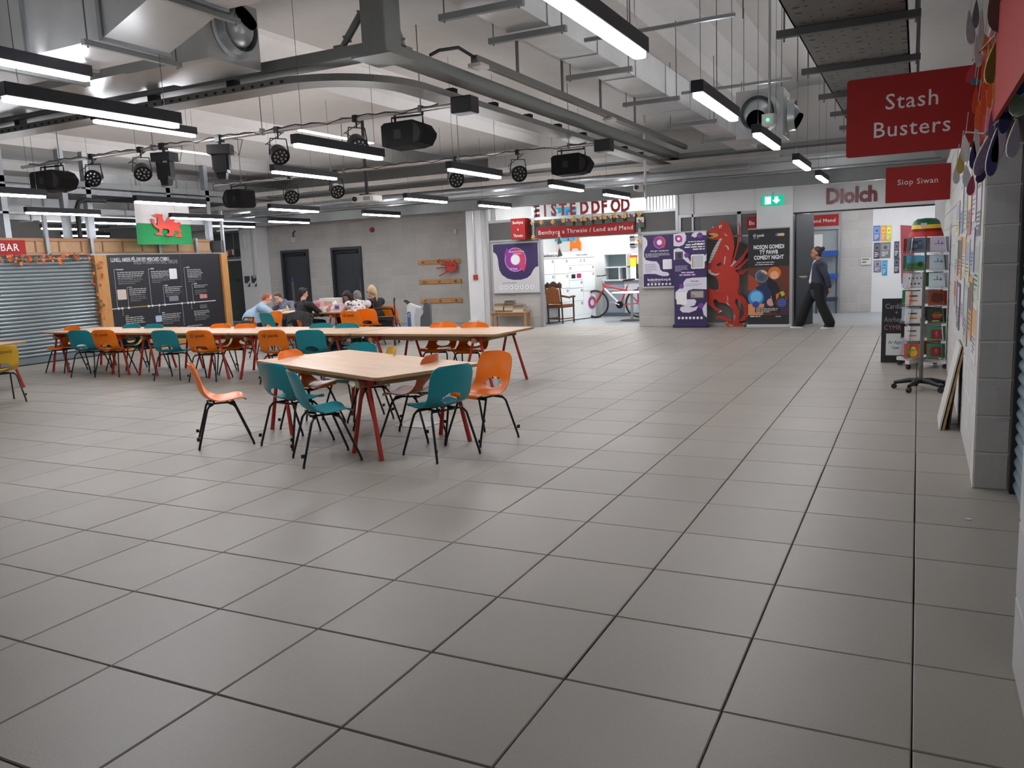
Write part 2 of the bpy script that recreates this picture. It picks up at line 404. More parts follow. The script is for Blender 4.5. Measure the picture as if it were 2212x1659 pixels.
# glazed door beside it
mb = MB()
for (a, b, c, d) in ((-20.3, -20.24, 0, 2.95), (-18.78, -18.72, 0, 2.95), (-20.24, -18.78, 2.05, 2.13), (-20.24, -18.78, 2.88, 2.95), (-20.24, -18.78, 0, .07)): mb.box(a, b, 16.78, 16.84, c, d)
mb.box(-19.42, -19.38, 16.78, 16.84, 2.13, 2.88)
gd = struct('door_3', mb, M('grey_frame', (120, 122, 122), .5, var=.03))
for (a, b, c, d) in ((-20.24, -19.42, 2.13, 2.88), (-19.38, -18.78, 2.13, 2.88)):
    mb = MB(); mb.box(a, b, 16.8, 16.815, c, d); part('pane', mb, GLASSD, gd)
mb = MB(); mb.box(-20.2, -18.82, 16.8, 16.82, .1, 2.02); gl = part('door_leaf', mb, GLASSD, gd)
mb = MB()
for (cx, cz, r) in ((-19.35, 1.42, .13), (-19.08, 1.56, .13), (-18.9, 1.42, .09)):
    mb.flat([(cx-r, cz), (cx, cz-r), (cx+r, cz), (cx, cz+r)], (0, 16.798, 0), X, Z)
for cx in (-19.15, -18.92): mb.flat([(cx-.04, .75), (cx+.04, .75), (cx+.04, 1.05), (cx, 1.1), (cx-.04, 1.05)], (0, 16.798, 0), X, Z)
part('frosted_shapes', mb, M('etched_glass', (58, 64, 62), .5), gl)
# bunting seen over the glazed door
t = thing('bunting', 'small white red and green bunting strung above the dark glass door', 'bunting', (-20, 16.6, 2.2))
mb = MB(); P_ = [(-20.3+.12*i, 16.6, 2.38-.05*math.sin(PI*i/9)) for i in range(10)]; mb.tube(P_, .004, 5); part('cord', mb, flatc((210, 210, 205)), t)
for i in range(9):
    x = -20.24+.12*i; z = 2.37-.05*math.sin(PI*(i+.5)/9); mb = MB(); mb.prism([(x-.045, z), (x-.03, z-.17), (x+.03, z-.17), (x+.045, z)], (0, 16.6, 0), X, Z, .003)
    part('pennant', mb, flatc([(205, 225, 212), (188, 50, 58), (222, 225, 222)][i % 3]), t)
# ---- white column and return beside the repair shop
stb('column_right', WHITE, (-10.22, -9.8, 15.45, 15.95, 0, 3.0), (-10.22, -9.98, 15.36, 15.45, 0, .17))
stb('wall_return', WHITE, (-9.8, -9.55, 15.5, 15.6, 0, 3.0), (-10.0, -9.8, 15.95, 16.8, 0, 3.0))
mb = MB(); mb.tube([(-10.0, 15.43, 2.98), (-10.0, 15.43, 1.34)], .014, 6); mb.box(-10.05, -9.95, 15.39, 15.45, 1.2, 1.32)
single('fire_call_point', mb, [ALU, flatc((176, 44, 44))], 'small red break-glass call point with grey conduit on white column', 'call point')
_o = bpy.data.objects['fire_call_point']
for p in _o.data.polygons: p.material_index = 1 if p.index >= len(_o.data.polygons)-6 else 0
# ---- repair shop front
YF = 15.4
block_wall('wall_shop_left', (-9.55, YF, 0), X, 1.38, 2.11, BLOCK, MORTAR)
block_wall('wall_shop_right', (-5.74, YF, 0), X, .94, 2.11, BLOCK, MORTAR)
fas = stb('wall_shop_fascia', ALU, (-9.57, -4.82, YF-.02, YF+.08, 2.1, 2.14), (-9.57, -4.82, YF-.02, YF+.08, 2.56, 2.62), (-8.36, -8.3, YF-.03, YF+.08, 2.1, 3.0),
    (-9.6, -9.54, YF-.03, YF+.08, 0, 3.0), (-5.72, -5.66, YF-.03, YF+.08, 2.1, 2.6), (-4.86, -4.8, YF-.03, YF+.08, 0, 3.0), (-8.2, -8.14, YF-.04, YF+.1, 0, 2.12), (-4.5, -4.46, YF-.02, YF+.08, 0, 2.9))
for (a, b) in ((-9.54, -8.36), (-8.3, -5.72), (-5.66, -4.86)):
    mb = MB(); mb.box(a, b, YF, YF+.05, 2.14, 2.56); part('panel', mb, DGREY, fas)
mb = MB()
for i in range(12): mb.box(-5.62+i*.075, -5.6+i*.075, YF+.3, YF+.33, 2.62, 2.98)
part('slat_grille', mb, ALU, fas, kind='stuff')
mb = MB()
for i in range(26): mb.box(-9.5+i*.045, -9.497+i*.045, YF+.03, YF+.034, 2.62, 2.95)
for i in range(8): mb.box(-9.52, -8.36, YF+.03, YF+.034, 2.63+i*.042, 2.633+i*.042)
part('wire_mesh', mb, ALU, fas, kind='stuff')
# dark steel channel over the fronts, all the way across
stb('beam_back', STEEL, (-25, .6, 15.12, 15.36, 2.9, 3.14))
# ---- glazing with grey boards behind the dragon, white header, white pillar, doorway header
gz = stb('window_1', ALU, (-4.8, -4.74, YF-.02, YF+.06, 0, 2.46), (-3.52, -3.44, YF-.02, YF+.06, 0, 2.46), (-4.74, -3.1, YF-.02, YF+.06, 2.4, 2.46), (-4.74, -3.1, YF-.02, YF+.06, 0, .08), (-4.74, -3.1, YF-.02, YF+.06, 1.92, 1.96))
for (a, b, c, d, m) in ((-4.74, -4.3, 1.96, 2.4, DGREY), (-4.3, -3.52, 1.96, 2.4, M('grey_board', (112, 111, 108), .6)), (-3.44, -3.1, 1.96, 2.4, DGREY), (-4.74, -3.52, .08, 1.92, M('grey_board', (112, 111, 108), .6)), (-3.44, -3.1, .08, 1.92, M('grey_film', (138, 138, 136), .4))):
    mb = MB(); mb.box(a, b, YF+.01, YF+.04, c, d); part('panel', mb, m, gz)
stb('wall_header', WHITE, (-4.8, -3.1, YF, YF+.1, 2.46, 2.9), (-2.37, 4, YF, YF+.12, 2.36, 2.9))
stb('column_middle', WHITE, (-3.1, -2.37, 15.3, 15.75, 0, 2.9))
stb('trim_2', BLKM, (-2.37, .6, YF-.01, YF+.02, 2.33, 2.36))
# ---- passage beyond
block_wall('wall_passage', (-1.75, 19.2, 0), X, .72, 2.9, BLOCK, MORTAR)
stb('wall_passage_white', WHITE, (-1.03, 4, 19.2, 19.4, 0, 3.05))
stb('wall_passage_upper', BLOCK, (-2.9, -1.03, 19.22, 19.4, 2.45, 3.05))
stb('wall_passage_right', WHITE, (.6, .75, 15.5, 19.2, 0, 3.05))
stb('ceiling_passage', WHITE, (-2.3, 4, 15.55, 19.4, 3.05, 3.15))
stb('wall_shop_divider', WHITE, (-2.5, -2.36, 15.75, 18.3, 0, 3.05))
# open dark door at the passage
mb = MB(); a = math.radians(62); ux = V((math.cos(a), math.sin(a), 0))
mb.prism([(0, .01), (.6, .01), (.6, 2.33), (0, 2.33)], (-2.34, 15.32, 0), ux, Z, .05)
d = struct('door_4', mb, M('passage_door', (30, 36, 42), .45, var=.04))
# ---- repair shop interior
stb('wall_shop_back', WPANEL, (-9.6, -2.5, 19.3, 19.45, 0, ZR))
stb('wall_shop_side', WPANEL, (-9.6, -9.45, 15.6, 19.3, 0, 3.6))
# ---- right-hand shop wall (painted blockwork) with grey pier, and the near wall by the camera
block_wall('wall_right', (.34, 12.3, 0), -Y, 9.0, 2.9, WBLOCK, WMORT, thick=.15)
stb('wall_right_end', WHITE, (.2, .6, 12.3, 12.45, 0, 2.3))
block_wall('pier_right', (.335, 3.26, 0), X, .2, 2.9, BLOCK, MORTAR, thick=.3, bw=.5, bh=.242)
block_wall('wall_right_near', (.335, .71, 0), -Y, 4.5, 2.9, WBLOCK, WMORT, thick=.3, bw=.6, bh=.29)
stb('trim_3', M('dark_guide', (34, 35, 36), .6), (.535, .62, 3.18, 3.3, 0, 2.9), (.45, .62, .68, .74, 0, 2.9))
sh = thing('roller_shutter', 'blue-grey scalloped roller shutter beside the grey block pier on the right', 'shutter', (.6, 2, 0))
sme = MB()
sme.prism([(0, 0), (.012, .01), (.022, .03), (.022, .045), (.012, .065), (0, .075), (-.01, .0375)], (0, 0, 0), -X, Z, 2.45)
vs = [(p[0], p[1]-.0, p[2]) for p in sme.v]; sme.v = vs
slat = mesh('slat', sme, M('shutter_blue', (120, 138, 146), .45, .35, var=.08))
for k in range(30): link('slat', slat, sh, V((.575, .75 if sme.v[-1][1] > 0 else 3.2, .02+.077*k))-V((.6, 2, 0)))
stb('wall_right_far', WHITE, (.62, .8, -4, 3.3, 0, 2.9))
# upper zone over the right-hand wall
stb('wall_right_upper', M('upper_wall', (178, 178, 180), .7, var=.04), (1.4, 1.55, -9, 15.6, 2.9, ZR), (.34, 1.4, -9, 12.4, 2.86, 2.9))
# ---- bar kiosk on the left: shutter, posts, timeline board, plywood fascia
XK = -15.8
stb('wall_kiosk_side', DGREY, (-20, XK-.05, 12.78, 12.9, 0, 2.45))
stb('wall_kiosk_back', DGREY, (XK-.6, XK-.4, 4.4, 12.8, 0, 2.44))
sh = thing('roller_shutter', 'wide galvanised steel roller shutter closed over the bar front', 'shutter', (XK, 7, 0))
sme = MB(); sme.prism([(0, 0), (.014, .008), (.026, .03), (.026, .045), (.014, .066), (0, .075), (-.012, .0375)], (0, 4.5, 0), X, Z, 4.55)
sl = MB(); sl.add([(p[0], -p[1]+13.55 if False else p[1], p[2]) for p in sme.v], sme.f)
ymin = min(p[1] for p in sl.v); sl.v = [(p[0], p[1]-ymin, p[2]) for p in sl.v]
slat = mesh('slat', sl, M('shutter_steel', (138, 148, 152), .36, .6, var=.1, stretch=(1, .3, 8)))
for k in range(26): link('slat', slat, sh, (0, 4.5-7, .12+.0755*k))
mb = MB(); mb.box(XK-.02, XK+.03, 4.5, 9.05, 0, .12); part('bottom_bar', mb, M('shutter_bar', (128, 136, 140), .45, .5), sh)
mb = MB(); mb.tube([(XK+.03, 6.1, .52), (XK+.09, 6.1, .54), (XK+.09, 6.28, .54), (XK+.03, 6.28, .52)], .012, 6); part('handle', mb, ALU, sh)
mb = MB(); mb.box(XK-.2, XK, 4.5, 9.05, 2.02, 2.14); part('shutter_box', mb, M('shutter_box_dark', (60, 62, 60), .6), sh)
def pine(name, y0, y1, z0, z1, label, d=.09):
    mb = MB(); mb.cbox(XK-.06, XK+d, y0, y1, z0, z1, .006); return single(name, mb, PINE, label, 'post')
pine('timber_post', 9.07, 9.36, 0, 2.12, 'broad pine post between the roller shutter and the black timeline board')
pine('timber_post', 12.62, 12.82, 0, 2.12, 'narrow pine post at the far end of the black timeline board')
pine('timber_rail', 9.37, 12.61, 0, .22, 'pine rail along the floor under the black timeline board', .04)
fk = stb('wall_kiosk_fascia', M('fascia_frame', (168, 126, 92), .6), (XK-.16, XK-.1, 4.4, 12.5, 2.15, 2.2), (XK-.16, XK-.1, 4.4, 12.5, 2.42, 2.48))
n_ = 16
for i in range(n_):
    y0 = 4.4+8.1*i/n_; y1 = 4.4+8.1*(i+1)/n_
    mb = MB(); mb.box(XK-.15, XK-.13, y0+.015, y1-.015, 2.2, 2.42); part('panel', mb, PLYF, fk)
    mb = MB(); mb.box(XK-.16, XK-.11, y0-.015, y0+.015, 2.2, 2.42); part('batten', mb, M('batten_brown', (150, 112, 80), .6), fk)
stb('trim_4', ALU, (XK-.1, XK-.02, 4.4, 12.95, 2.125, 2.15), (XK-.1, XK-.02, 12.85, 12.9, 2.15, 3.2))
for i, y in enumerate((8.15, 9.15, 10.9, 12.0, 6.4)):
    mb = MB(); mb.box(XK-.09, XK-.03, y-.035, y+.035, 2.15, 2.95 if i < 2 else 2.5); tag(struct('trim_%d' % (5+i), mb, GALV))
# ================================================================ LUMINAIRES
DIFF = M('lamp_diffuser', (250, 250, 255), emit=LAMP)
UPL = M('lamp_uplight', (250, 250, 255), emit=UPLIGHT)
LBODY = M('lamp_body', (36, 35, 40), .45, .2, var=.08, scale=30)
WIRE = M('wire', (110, 110, 112), .5, .4)
def luminaire_proto():
    t = thing('linear_lamp', 'x', 'lamp')
    mb = MB(); mb.cbox(-.05, .05, -.75, .75, .03, .125, .004); part('housing', mb, LBODY, t)
    mb = MB(); mb.prism(rrect(.08, 1.48, .039, 5), (0, 0, .038), X, -Y, .038); part('diffuser', mb, DIFF, t)
    mb = MB(); mb.flat(rrect(.07, 1.42, .02, 2), (0, 0, .1252), X, Y); part('uplight', mb, UPL, t)
    return t
_lp = luminaire_proto()
_lused = [False]
def lamp(x, y, z, label, up=ZR):
    if not _lused[0]: o = _lp; _lused[0] = True; o.location = (x, y, z); o['label'] = label; o['group'] = 'linear ceiling lamps'
    else: o = dup(_lp, (x, y, z), 0, label, 'linear ceiling lamps')
    zt = up
    for (a, b) in tro:
        if a < x < b: zt = ZR+.56
    for dy in (-.62, .62):
        mb = MB(); mb.tube([(x, y+dy, z+.12), (x, y+dy, zt-.002)], .0028, 5); part('suspension_wire', mb, WIRE, o)
ordn = ['nearest', 'second', 'third', 'fourth', 'farthest']
rows = [(-1.63, [1.8, 4.75, 7.4, 10.6, 13.5], 'long black linear lamp, %s in the row over the right-hand walkway'),
        (-5.65, [1.72, 4.66, 7.68, 11.05, 13.75], 'long black linear lamp, %s in the row above the near table'),
        (-8.62, [4.7, 7.6, 11.1, 14.0], 'long black linear lamp, %s in the row left of the projector'),
        (-11.66, [4.6, 7.65, 10.8, 13.9], 'long black linear lamp, %s in the row above the seated group'),
        (-14.45, [7.6, 10.8, 13.8], 'long black linear lamp, %s in the row in front of the bar kiosk'),
        (-16.35, [10.3, 13.8], 'long black linear lamp, %s of two just behind the kiosk fascia'),
        (-18.5, [10.6, 7.4], 'long black linear lamp, %s of two deep behind the kiosk')]
for (x, ys, lab) in rows:
    for k, y in enumerate(ys):
        z = 2.83
        if x == -8.62: z = [3.4, 3.05, 2.83, 2.83][k]
        w_ = ordn[k] if k < len(ys)-1 else ('farthest' if len(ys) > 1 else 'only')
        lamp(x, y, z, lab % w_)
lamp(-6.4, 1.5, 3.27, 'linear lamp tucked behind the nearest one, below the big duct')
lamp(-21.2, 9.5, 2.83, 'added fill lamp farthest left behind the kiosk gantry'); lamp(-21.2, 13, 2.83, 'added fill lamp far behind the kiosk, above the glass door')  # extra lamps added to lighten the black area behind the kiosk
for i, (x, y0, y1) in enumerate(((-6.72, 9.8, 14.8), (-10.78, 10.2, 12.6), (-14.43, 9.9, 11.6))):
    t = thing('ceiling_batten', 'slim bright batten light on the edge of a ceiling trough, %s of three' % ['rightmost', 'middle', 'leftmost'][i], 'lamp', (x, y0, ZR))
    part('housing', MB().box(x-.16, x-.02, y0, y1, ZR+.05, ZR+.09), M('batten_body', (210, 210, 210), .5), t)
    part('diffuser', MB().box(x-.15, x-.03, y0+.03, y1-.03, ZR-.0, ZR+.05), M('batten_glow', (250, 250, 255), emit=7.0), t)
for i, (a, b) in enumerate(tro[:5]):  # hidden fill strips, added to brighten the trough walls
    t = thing('trough_fill', 'added hidden fill light strip inside ceiling trough number %s from the right' % ['one', 'two', 'three', 'four', 'five'][i], 'lamp', (b-.1, 9, ZR+.14))
    part('tray', MB().box(b-.17, b-.03, 1.0, 14.9, ZR+.12, ZR+.14), M('batten_body', (210, 210, 210), .5), t)
    part('strip', MB().box(b-.15, b-.05, 1.0, 14.9, ZR+.14, ZR+.165), M('trough_fill_glow', (250, 250, 255), emit=6.0), t)
# ================================================================ CEILING SERVICES
def beam(name, label, *b, mat=STEEL, cat='beam'):
    mb = MB()
    for q in b: mb.cbox(*q, .008)
    return single(name, mb, mat, label, cat)
CABLE_ = M('cable', (34, 34, 36), .6)
# hanging steel frame: post, braces, the beam running away and the beam running left
t = thing('steel_frame', 'grey steel frame of two long beams meeting under a hanging post', 'steel frame', (-4.73, 4.2, 3.62))
mb = MB(); mb.cbox(-4.87, -4.59, 4.07, 4.35, 3.6, ZR, .01); part('post', mb, STEEL, t)
mb = MB(); mb.cbox(-4.85, -4.62, 4.3, 15.1, 3.62, 3.74, .01); part('beam', mb, STEEL, t)
mb = MB(); mb.cbox(-14, -4.8, 4.08, 4.32, 3.62, 3.74, .01); part('beam', mb, STEEL, t)
mb = MB(); mb.box(-4.95, -4.5, 4.0, 4.45, 3.585, 3.6); part('base_plate', mb, STEEL, t)
for (a, b) in (((-5.2, 4.2, 3.76), (-4.87, 4.2, 4.12)), ((-4.73, 4.6, 3.76), (-4.73, 4.35, 4.12))):
    mb = MB(); A, B = V(a), V(b); mb.tube([A, A.lerp(B, .2)], .03, 10); mb.tube([A.lerp(B, .2), A.lerp(B, .23)], .05, 10); mb.tube([A.lerp(B, .23), A.lerp(B, .77)], .037, 10); mb.tube([A.lerp(B, .77), A.lerp(B, .8)], .05, 10); mb.tube([A.lerp(B, .8), B], .03, 10)
    mb.box(A.x-.06, A.x+.06, A.y-.06, A.y+.06, 3.74, 3.78); part('brace', mb, STEEL, t)
# cable tray with curved corner under the frame
def sweep_tray(path, wd, h, mb, lip=True):
    n = len(path); L = []; 
    for i in range(n):
        a = V(path[max(i-1, 0)]); b = V(path[min(i+1, n-1)]); d = (b-a).normalized(); s = d.cross(Z); p = V(path[i])
        L.append([p-s*wd/2+Z*h, p-s*wd/2, p+s*wd/2, p+s*wd/2+Z*h])
    for i in range(n-1):
        for k in range(3): mb.add([L[i][k], L[i+1][k], L[i+1][k+1], L[i][k+1]], [(0, 1, 2, 3)])
    return mb
path = [(-14, 4.13, 3.46), (-5.9, 4.13, 3.46)]+[(-5.9+.95*math.sin(a), 5.08-.95*math.cos(a), 3.46) for a in [PI/2*i/10 for i in range(1, 10)]]+[(-4.95, 5.08, 3.46), (-4.95, 14.9, 3.46)]
t = thing('cable_tray', 'grey perforated cable tray with a curved corner below the steel frame', 'cable tray', (-4.95, 5, 3.46))
mb = sweep_tray(path, .3, .07, MB()); part('channel', mb, M('tray_grey', (118, 117, 114), .5, .4, var=.06), t)
mb = MB()
for k in range(60): mb.box(-13.5+k*.13, -13.46+k*.13, 3.977, 3.981, 3.475, 3.5)
for k in range(74): mb.box(-5.103, -5.099, 5.2+k*.13, 5.24+k*.13, 3.475, 3.5)
part('slots', mb, BLACK, t, kind='stuff')
for i, p in enumerate([(-6.6, 4.13), (-7.8, 4.13), (-9.0, 4.13), (-10.2, 4.13)]+[(-4.95, 5.9+1.05*k) for k in range(8)]):
    mb = MB(); mb.box(p[0]-.05, p[0]+.05, p[1]-.05, p[1]+.05, 3.53, 3.62); part('bracket', mb, BLKM, t)
t = thing('sensor_trunking', 'thin grey trunking with sensors alongside the long steel beam', 'trunking', (-4.4, 9, 3.78))
part('channel', MB().box(-4.46, -4.38, 5.5, 14.6, 3.76, 3.84), M('tray_grey', (118, 117, 114), .5, .4, var=.06), t)
for y in (6.6, 8.0, 9.5, 11.2): part('hanger', MB().box(-4.435, -4.405, y-.015, y+.015, 3.84, ZR), STEEL, t)
for y in (5.6, 9.9): part('sensor', MB().box(-4.5, -4.34, y-.1, y+.1, 3.72, 3.76), flatc((200, 198, 194)), t)
part('feed_cable', MB().tube([(-4.42, 5.5, 3.82), (-4.44, 5.2, 3.86), (-4.5, 4.9, 3.78), (-4.55, 4.8, 3.72)], .018, 7), CABLE_, t)
# perforated broad tray over the walkway
t = thing('perforated_tray', 'broad dark perforated metal tray hung high beside the red sign', 'cable tray', (-.48, 5, 3.08))
mb = MB(); mb.box(-.83, -.13, 1.2, 9.6, 3.1, 3.106); mb.box(-.83, -.82, 1.2, 9.6, 3.1, 3.16); mb.box(-.14, -.13, 1.2, 9.6, 3.1, 3.16); part('channel', mb, M('dark_tray', (104, 104, 101), .55, .4, var=.08), t)
mb = MB()
for j in range(62):
    y = 1.3+j*.13
    for i in range(9):
        if (i+j) % 3: mb.box(-.78+i*.075, -.74+i*.075 if i % 4 == 0 else -.765+i*.075, y, y+.02, 3.0985, 3.0995)
part('perforations', mb, BLACK, t, kind='stuff')
for k, y in enumerate((2.2, 3.5, 4.88, 6.2, 7.4, 8.6)):
    mb = MB(); mb.box(-.95, -.05, y-.025, y+.025, 3.05, 3.098); br = part('support_bar', mb, M('strut', (80, 80, 79), .5, .5), t)
    for x in (-.9, -.08):
        mb = MB(); mb.tube([(x, y, 3.02), (x, y, ZR if x > -.7 else ZR+.4)], .007, 6); part('hanger_rod', mb, WIRE, br)
# ductwork
DUCT = M('duct_galvanised', (186, 188, 188), .33, .6, var=.1, scale=3, bump=.05, bscale=3)
def duct(name, label, pts, y0, y1, mats):
    """duct of polygonal side profile pts (x,z), spanning y0..y1"""
    t = thing(name, label, 'duct', (pts[0][0], y0, pts[0][1]))
    mb = MB(); mb.prism(pts, (0, y1, 0), X, Z, y1-y0); part('casing', mb, mats, t); return t
t = duct('main_duct', 'large square galvanised duct stepping upwards across the top left corner', [(-14, 3.42), (-5.66, 3.42), (-5.0, 3.66), (-3.3, 3.66), (-3.3, 4.24), (-5.1, 4.24), (-5.8, 3.98), (-14, 3.98)], 1.83, 2.44, DUCT)
for x in (-9.5, -8.3, -7.1, -6.55, -5.66, -4.98, -4.2):
    zz = 3.42 if x <= -5.66 else 3.66; zt = 3.98 if x < -5.7 else 4.24
    mb = MB(); mb.box(x-.02, x+.02, 1.81, 2.46, zz-.02, zt+.02); part('joint_flange', mb, GALV, t)
for x in (-8.3, -6.9, -5.72, -5.02):
    zz = 3.42 if x <= -5.66 else 3.66
    mb = MB(); mb.box(x-.02, x+.02, 1.7, 2.62, zz-.065, zz-.022); br = part('support_bar', mb, STEEL, t)
    for y in (1.74, 2.58):
        mb = MB(); mb.tube([(x, y, zz-.08), (x, y, ZR)], .006, 6); part('hanger_rod', mb, WIRE, br)
t = thing('jet_nozzle_duct', 'galvanised duct ending in a box with a round jet nozzle, upper left', 'duct', (-6.1, 3.6, 3.62))
mb = MB(); mb.box(-14, -7.2, 3.3, 3.95, 3.64, 4.1); mb.box(-7.2, -6.06, 3.28, 3.98, 3.62, 4.22); part('casing', mb, DUCT, t)
def nozzle(t, c, ax, r, depth=.12, tilt=V((0, 0, -.45))):
    c = V(c); ax = V(ax); mb = MB(); mb.lathe([(r*1.0, 0), (r*1.02, .02), (r*.86, .03), (r*.84, depth), (r*.8, depth), (r*.78, .02), (r*.5, -.02)], c, ax, 28); nz = part('nozzle_ring', mb, M('nozzle_metal', (172, 178, 180), .35, .6), t, 40)
    mb = MB(); mb.ell(c+ax*.0, r*.74, r*.74, r*.74, 24, 14); bl = part('nozzle_ball', mb, M('nozzle_metal', (172, 178, 180), .35, .6), t, 40)
    dn = (ax*.8+tilt).normalized(); mb = MB(); mb.lathe([(r*.44, r*.56), (r*.46, r*.72), (r*.42, r*.8), (r*.01, r*.79)], c, dn, 20); part('nozzle_throat', mb, M('throat_shade', (8, 8, 9), .95, spec=0), bl)  # matte black disc paints the shade of the open nozzle hole
nozzle(t, (-6.06, 3.62, 3.94), X, .27, .12, V((0, .2, .5)))
t = thing('nozzle_box', 'square galvanised plenum box with a large round jet nozzle above the walkway', 'duct', (-2.0, 9.3, 3.1))
mb = MB(); mb.cbox(-2.3, -1.68, 9.0, 9.6, 3.11, 3.74, .006); part('casing', mb, DUCT, t)
nozzle(t, (-2.0, 9.0, 3.42), -Y, .28); nozzle(t, (-1.68, 9.3, 3.4), X, .24)
for x in (-2.25, -1.75):
    mb = MB(); mb.tube([(x, 9.3, 3.74), (x, 9.3, ZR+.58)], .006, 6); part('hanger_rod', mb, WIRE, t)
t = thing('long_duct', 'long rectangular galvanised duct running away above the walkway lamps', 'duct', (-2.9, 7, 3.45))
mb = MB(); mb.box(-3.1, -2.74, -1, 13.2, 3.47, 3.8); part('casing', mb, DUCT, t)
for k in range(12):
    y = .2+k*1.15; mb = MB(); mb.box(-3.108, -2.732, y-.012, y+.012, 3.462, 3.808); part('joint_flange', mb, DUCT, t)
for k, y in enumerate((2.9, 3.7, 5.4, 7.2, 9.2, 11.2)):
    mb = MB(); mb.box(-3.3, -2.6, y-.022, y+.022, 3.405, 3.452); br = part('support_bar', mb, STEEL, t)
    for x in (-3.26, -2.64):
        mb = MB(); mb.tube([(x, y, 3.39), (x, y, ZR)], .006, 6); part('hanger_rod', mb, WIRE, br)
# upright strut bars from the walkway, conduits, exit-style detector
t = thing('hanging_strut', 'thin grey strut hung on rods above the walkway lamps', 'strut', (-2.2, 4.5, 3.4))
for (y, x0, x1) in ((4.1, -2.6, -1.35), (6.9, -2.5, -1.3)):
    mb = MB(); mb.tube([(x0, y, 3.42), (x1, y, 3.42)], .018, 8); part('bar', mb, GALV, t)
    for xx in (x1+.06, x0+.4):
        mb = MB(); mb.tube([(xx, y, 3.38), (xx, y, ZR+.5)], .006, 6); part('hanger_rod', mb, WIRE, t)
t = thing('emergency_light', 'pale emergency light unit with green indicator on a long drop pole', 'emergency light', (-1.42, 6.2, 2.9))
mb = MB(); mb.tube([(-1.42, 6.2, 2.96), (-1.42, 6.2, ZR+.5)], .013, 8); part('pole', mb, M('pole_grey', (150, 156, 154), .5), t)
mb = MB(); mb.prism(rrect(.13, .2, .03), (-1.42, 6.2, 2.86), X, -Y, -.1); part('housing', mb, M('unit_white', (188, 194, 190), .5), t)
mb = MB(); mb.ell((-1.42, 6.1, 2.9), .014, .014, .014, 8, 6); part('indicator', mb, M('green_led', (60, 255, 140), emit=4), t)
# far services: cable ladder, trays and pipes in front of the far wall
t = thing('cable_ladder', 'pale cable ladder spanning the hall just before the far wall', 'cable ladder', (-9, 14.4, 3.4))
for (y, c) in ((14.32, (186, 180, 172)), (14.68, (150, 148, 145))):
    mb = MB(); mb.box(-24, -2.5, y-.015, y+.015, 3.36, 3.46); part('rail', mb, M('ladder_%d' % c[0], c, .5, .2), t)
mb = MB()
for k in range(150): mb.box(-14+k*.085, -13.97+k*.085, 14.33, 14.67, 3.38, 3.4)
part('rungs', mb, GALV, t, kind='stuff')
def run(name, label, y, z, r, x0=-24, x1=.3, mat=GALV):
    mb = MB()
    if isinstance(r, tuple): mb.box(x0, x1, y-r[0], y+r[0], z, z+r[1])
    else: mb.tube([(x0, y, z), (x1, y, z)], r, 10)
    return single(name, mb, mat, label, 'pipework', 'service runs along the far wall')
run('service_tray', 'wide flat grey service tray along the far wall above the cable ladder', 14.9, 3.62, (.2, .08), mat=STEEL)
run('service_pipe', 'thick galvanised pipe along the far wall', 13.9, 3.22, .05, -24, -3)
run('service_pipe', 'thin galvanised pipe along the far wall', 14.2, 3.1, .025)
run('service_tray', 'narrow pale trunking along the far wall below the cable ladder', 13.7, 3.55, (.06, .09), -24, -5, M('trunking', (176, 172, 166), .5))
run('service_duct', 'flat galvanised duct along the far wall above the red sign shop', 14.6, 3.15, (.25, .14), -12, .2, DUCT)
run('service_tray', 'dark service tray with cables over the doorway', 14.05, 3.3, (.16, .06), -5, .3, STEEL)
# steel and trunking above the kiosk, running along it
t = thing('kiosk_gantry', 'galvanised gantry of posts and rails standing above the bar kiosk', 'gantry', (XK-.3, 9, 2.5))
for (z, h, m) in ((3.42, .1, GALV), (3.56, .12, STEEL), (2.95, .05, GALV)):
    mb = MB(); mb.box(XK-.28, XK-.16, 3, 16, z, z+h); part('rail', mb, m, t)
for y in (7.45, 8.75, 9.3, 12.6, 11.4):
    mb = MB(); mb.box(XK-.3, XK-.16, y-.06, y+.06, 2.46, ZR); part('upright', mb, GALV, t)
mb = MB(); mb.tube([(XK-.05, 8.9, 2.5), (XK-.05, 8.9, 3.1), (XK-.05, 8.95, 3.22), (XK-.05, 9.1, 3.28), (XK-.05, 9.6, 3.28)], .05, 10)
single('black_pipe', mb, BLACK, 'thick black curved pipe rising above the bar kiosk', 'pipe', smooth=40)
for k, (x, y0, y1, z) in enumerate(((-17.6, 6, 14, 2.95), (-19.2, 5, 15, 3.3), (-17.0, 9.5, 16.5, 3.7))):
    mb = MB(); mb.box(x-.2, x+.2, y0, y1, z, z+.3); t = thing('rear_duct', 'galvanised duct behind the kiosk gantry, %s' % ['lowest of three', 'leftmost of three', 'highest of three'][k], 'duct', (x, y0, z)); part('casing', mb, DUCT, t)
    for i in range(int((y1-y0)/1.2)):
        mb = MB(); mb.box(x-.22, x+.22, y0+.5+i*1.2, y0+.54+i*1.2, z-.02, z+.32); part('joint_flange', mb, GALV, t)
mb = MB(); mb.box(-18.9, -18.1, 15.5, 15.9, 3.15, 3.5)
single('duct_elbow', mb, DUCT, 'squat galvanised duct box above the glass door', 'duct')
run('grey_duct', 'grey duct running along above the two dark doors', 16.2, 3.3, (.22, .3), -24, -10.3, DUCT)
